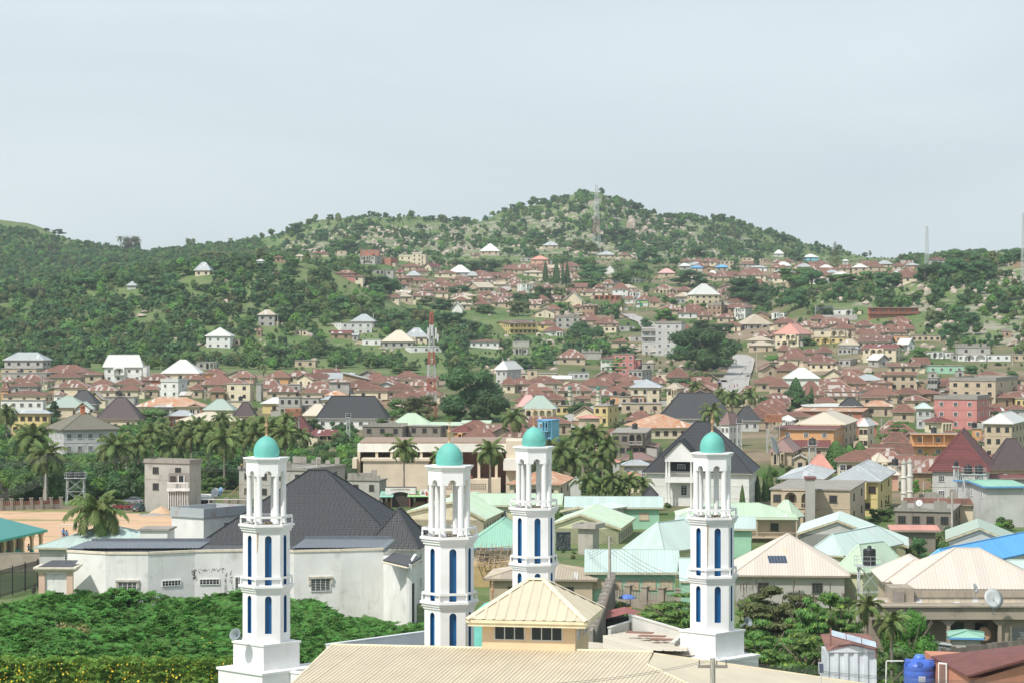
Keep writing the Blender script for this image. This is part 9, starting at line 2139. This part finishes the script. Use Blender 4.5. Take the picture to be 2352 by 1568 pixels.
SC = thing('scaffold_ramp', 'makeshift ramp of bamboo poles leaning on the unfinished block building', 'scaffold', (XD(545, 470), 470, 0)); _m = None
for i in range(14): _m = MB(); s = F / 470; x = (-32 + i * 4) / s; _m.tube((x, 0, 0), (x + _r.uniform(-.2, .2), 0, max(.8, (i + 1) * .33)), .05, .04, 4); _m.obj('bamboo_pole', plain('bamboo', (.42, .32, .2), .8, .2), SC)
for y in (-.4, .4): _m = MB(); _m.tube((-33 / s, y, .6), (26 / s, y, 5.2), .07, None, 4); _m.obj('ramp_rail', plain('bamboo', (.42, .32, .2), .8, .2), SC)
# white lattice balcony of the bare concrete house
CB = thing('balcony_grille', 'white lattice balcony and barred gate on the bare concrete house', 'balcony', tuple(P(411, 1174, 445))); s = F / 445; _w = plain('lattice_white', (.7, .7, .68), .6)
def bxs(nm, x0, x1, y0, y1, a, b, m_): q = MB(); q.box((x0 - 411) / s, a, ZY(y1, 445) - CB.location.z, (x1 - 411) / s, b, ZY(y0, 445) - CB.location.z); return q.obj(nm, m_, CB)
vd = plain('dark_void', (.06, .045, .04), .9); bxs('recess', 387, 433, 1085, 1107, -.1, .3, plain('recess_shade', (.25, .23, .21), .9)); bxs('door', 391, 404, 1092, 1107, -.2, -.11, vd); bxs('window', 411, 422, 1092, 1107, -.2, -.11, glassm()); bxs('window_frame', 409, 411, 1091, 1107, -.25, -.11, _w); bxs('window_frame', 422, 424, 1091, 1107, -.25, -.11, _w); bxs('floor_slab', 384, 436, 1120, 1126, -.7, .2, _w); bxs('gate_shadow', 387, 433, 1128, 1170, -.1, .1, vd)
for i in range(16): bxs('lattice_bar', 386 + i * 3, 387.2 + i * 3, 1107, 1120, -.68, -.62, _w)
bxs('lattice_rail', 385, 434, 1106, 1108.5, -.72, -.6, _w)
for i in range(12): bxs('gate_bar', 387 + i * 4, 388.6 + i * 4, 1128, 1168, -.2, -.14, _w)
SP = thing('rooftop_solar_unit', 'small dark solar panel lying on the wide pinkish cream roof', 'solar panel', tuple(P(1787, 1284, 292))); _m = MB(); _m.add([(-1.15, -.4, -.4), (1.15, -.4, -.4), (1.0, .5, .45), (-1.3, .5, .45)], [(0, 1, 2, 3)]); _m.obj('frame', plain('panel_alu', (.5, .5, .5), .4), SP, (0, 0, -.05))
for i in range(6): a, b = -1.1 + i * .37, -1.1 + i * .37 + .34; _m = MB(); _m.add([(a, -.38, -.35), (b, -.38, -.35), (b - .13, .46, .43), (a - .13, .46, .43)], [(0, 1, 2, 3)]); _m.obj('cell_strip', plain('cell_dark', (.05, .07, .11), .2), SP)
bpy.data.scenes.remove(S2)
# houses past the first three hundred become one mass
hs = [o for o in COL.objects if o.name.split('.')[0] == 'house' and o.parent is None]
def hw_(o): W, D_, z, h = INFO.get(o.name, (99, 0, 9, 0)); return (W * (z + h)) * (F / max(o.location.y, 1))**2
hs.sort(key=lambda o: -hw_(o)); am = {o.name for o, *_ in AUTO}; far = [o for o in hs[300:] if o.name in am or True]
bpy.context.view_layer.update()
V = []; Fc = []; MI = []; mats = []; kill = []
for h_ in far:
 for c in h_.children_recursive:
  if c.type != 'MESH': continue
  mw_ = c.matrix_world; me = c.data; o_ = len(V); V += [tuple(mw_ @ v.co) for v in me.vertices]; ix = []
  for m_ in me.materials:
   if m_ not in mats: mats.append(m_)
   ix.append(mats.index(m_))
  for p in me.polygons: Fc.append(tuple(i + o_ for i in p.vertices)); MI.append(ix[p.material_index])
 kill += list(h_.children_recursive) + [h_]
fk = {o.name for o in far}; AUTO[:] = [a for a in AUTO if a[0].name not in fk]
bpy.data.batch_remove(kill)
me = bpy.data.meshes.new('distant_houses'); me.from_pydata(V, [], Fc); [me.materials.append(m_) for m_ in mats]; me.polygons.foreach_set('material_index', MI); me.update(); tag(place('distant_houses', me), 'small far-off houses filling the gaps in the town on the slopes', 'houses', kind='stuff')
# thin haze over the town
hz = MB(); hz.box(-3200, -60, -1.0, 3200, 6500, 215); hm = bpy.data.materials.new('haze'); hm.use_nodes = True; hn = hm.node_tree.nodes; hn.clear(); ho = hn.new('ShaderNodeOutputMaterial'); pv_ = hn.new('ShaderNodeVolumePrincipled'); pv_.inputs['Density'].default_value = .000062; pv_.inputs['Color'].default_value = (.78, .9, 1, 1); hm.node_tree.links.new(pv_.outputs[0], ho.inputs['Volume']); tag(hz.obj('haze', hm), 'thin bluish haze lying over the town and hills', 'haze', kind='stuff')
# labels that need a neighbour to be told apart
LAND = [(545, 640, 'the wooded ridge'), (290, 845, 'the white house with the palm'), (415, 850, 'the tall steep white roof'), (500, 770, 'the white pyramid roof on the wooded slope'), (990, 830, 'the red and white mast'),
 (1090, 900, 'the great round tree'), (1627, 790, 'the huge dark tree by the road'), (1690, 855, 'the curving grey road'), (1367, 520, 'the white lattice mast'), (1310, 820, 'the lone patched brown pyramid roof'),
 (850, 595, 'the stacked dark buildings on the knoll'), (1125, 570, 'the lone white pyramid roof on the hill'), (945, 590, 'the cream flat-roofed house up the slope'), (1790, 840, 'the salmon-walled slope houses'), (1845, 855, 'the bright white hipped roof by the road'),
 (1510, 775, 'the four-storey concrete block'), (1470, 720, 'the campaign billboard'), (60, 820, 'the bluish grey hipped roof'), (397, 885, 'the white cubic house'), (800, 940, 'the white house with charcoal roof'),
 (2208, 935, 'the pink three-storey building'), (1915, 1000, 'the orange two-storey house'), (1610, 665, 'the cream house with big white roof'), (2130, 560, 'the thin mast on the skyline'), (1920, 590, 'the tall thin conifer on the ridge'),
 (290, 560, 'the bare tree on the skyline'), (1300, 630, 'the row of dark cypresses'), (1485, 870, 'the pale grey hipped roof'), (1310, 900, 'the twin green-capped turrets'), (2050, 715, 'the long red-brick verandaed house'), (2215, 870, 'the three-storey concrete building'),
 (2200, 800, 'the long white flat-roofed house'), (650, 860, 'the cream gabled hall with arches'), (1160, 760, 'the long yellow house'), (1900, 790, 'the cream and yellow arched houses'), (2200, 1050, 'the enormous red tiled roof'),
 (140, 1000, 'the grey tiled mansion'), (395, 1115, 'the bare concrete two-storey house'), (1610, 1080, 'the white mansion'), (1000, 1070, 'the cream hall'), (1400, 640, 'the broad dark tree mid-slope'), (1700, 590, 'the far end of the main hill'),
 (700, 700, 'the middle of the wooded slope'), (150, 700, 'the outcrop at the left edge'), (1470, 510, 'the big boulders below the summit'), (2280, 650, 'the boulder field on the right slope'), (1250, 700, 'the white gable behind the trees'),
 (1540, 560, 'the slope right of the lattice mast'), (1000, 540, 'the stony shoulder of the main hill'), (60, 560, 'the far left hilltop'), (700, 800, 'the scrub above the town'), (1880, 690, 'the dark grove on the right ridge')]
ORD = ['', 'second ', 'third ', 'fourth ', 'fifth ', 'sixth ', 'seventh ', 'eighth ', 'ninth ', 'tenth ', 'eleventh ', 'twelfth ', 'thirteenth ', 'fourteenth ']
def finish_labels():
 g = {}
 for o, ph, x, y in AUTO:
  lx, ly, ln = min(LAND, key=lambda q: (q[0] - x)**2 + (1.7 * (q[1] - y))**2)
  dx, dy = x - lx, 1.7 * (y - ly)
  dr = ('right of' if dx > 0 else 'left of') if abs(dx) > abs(dy) * 1.3 else ('below' if dy > 0 else 'above')
  g.setdefault((ph, dr, ln), []).append((dx * dx + dy * dy, o))
 for (ph, dr, ln), L in g.items():
  L.sort(key=lambda q: q[0])
  for i, (_, o) in enumerate(L):
   lab = ph + ' ' + dr + ' ' + ln
   if len(L) > 1: lab = (['nearest', 'second-nearest', 'third-nearest', 'fourth-nearest', 'fifth-nearest', 'sixth-nearest', 'seventh-nearest', 'eighth-nearest', 'ninth-nearest', 'tenth-nearest'][i] if i < 10 else ORD[min(i, 13)] + 'in distance') + ' ' + lab
   o['label'] = lab if len(lab.split()) < 17 else lab.replace('the ', '')
finish_labels()
print('objects', len(bpy.data.objects))
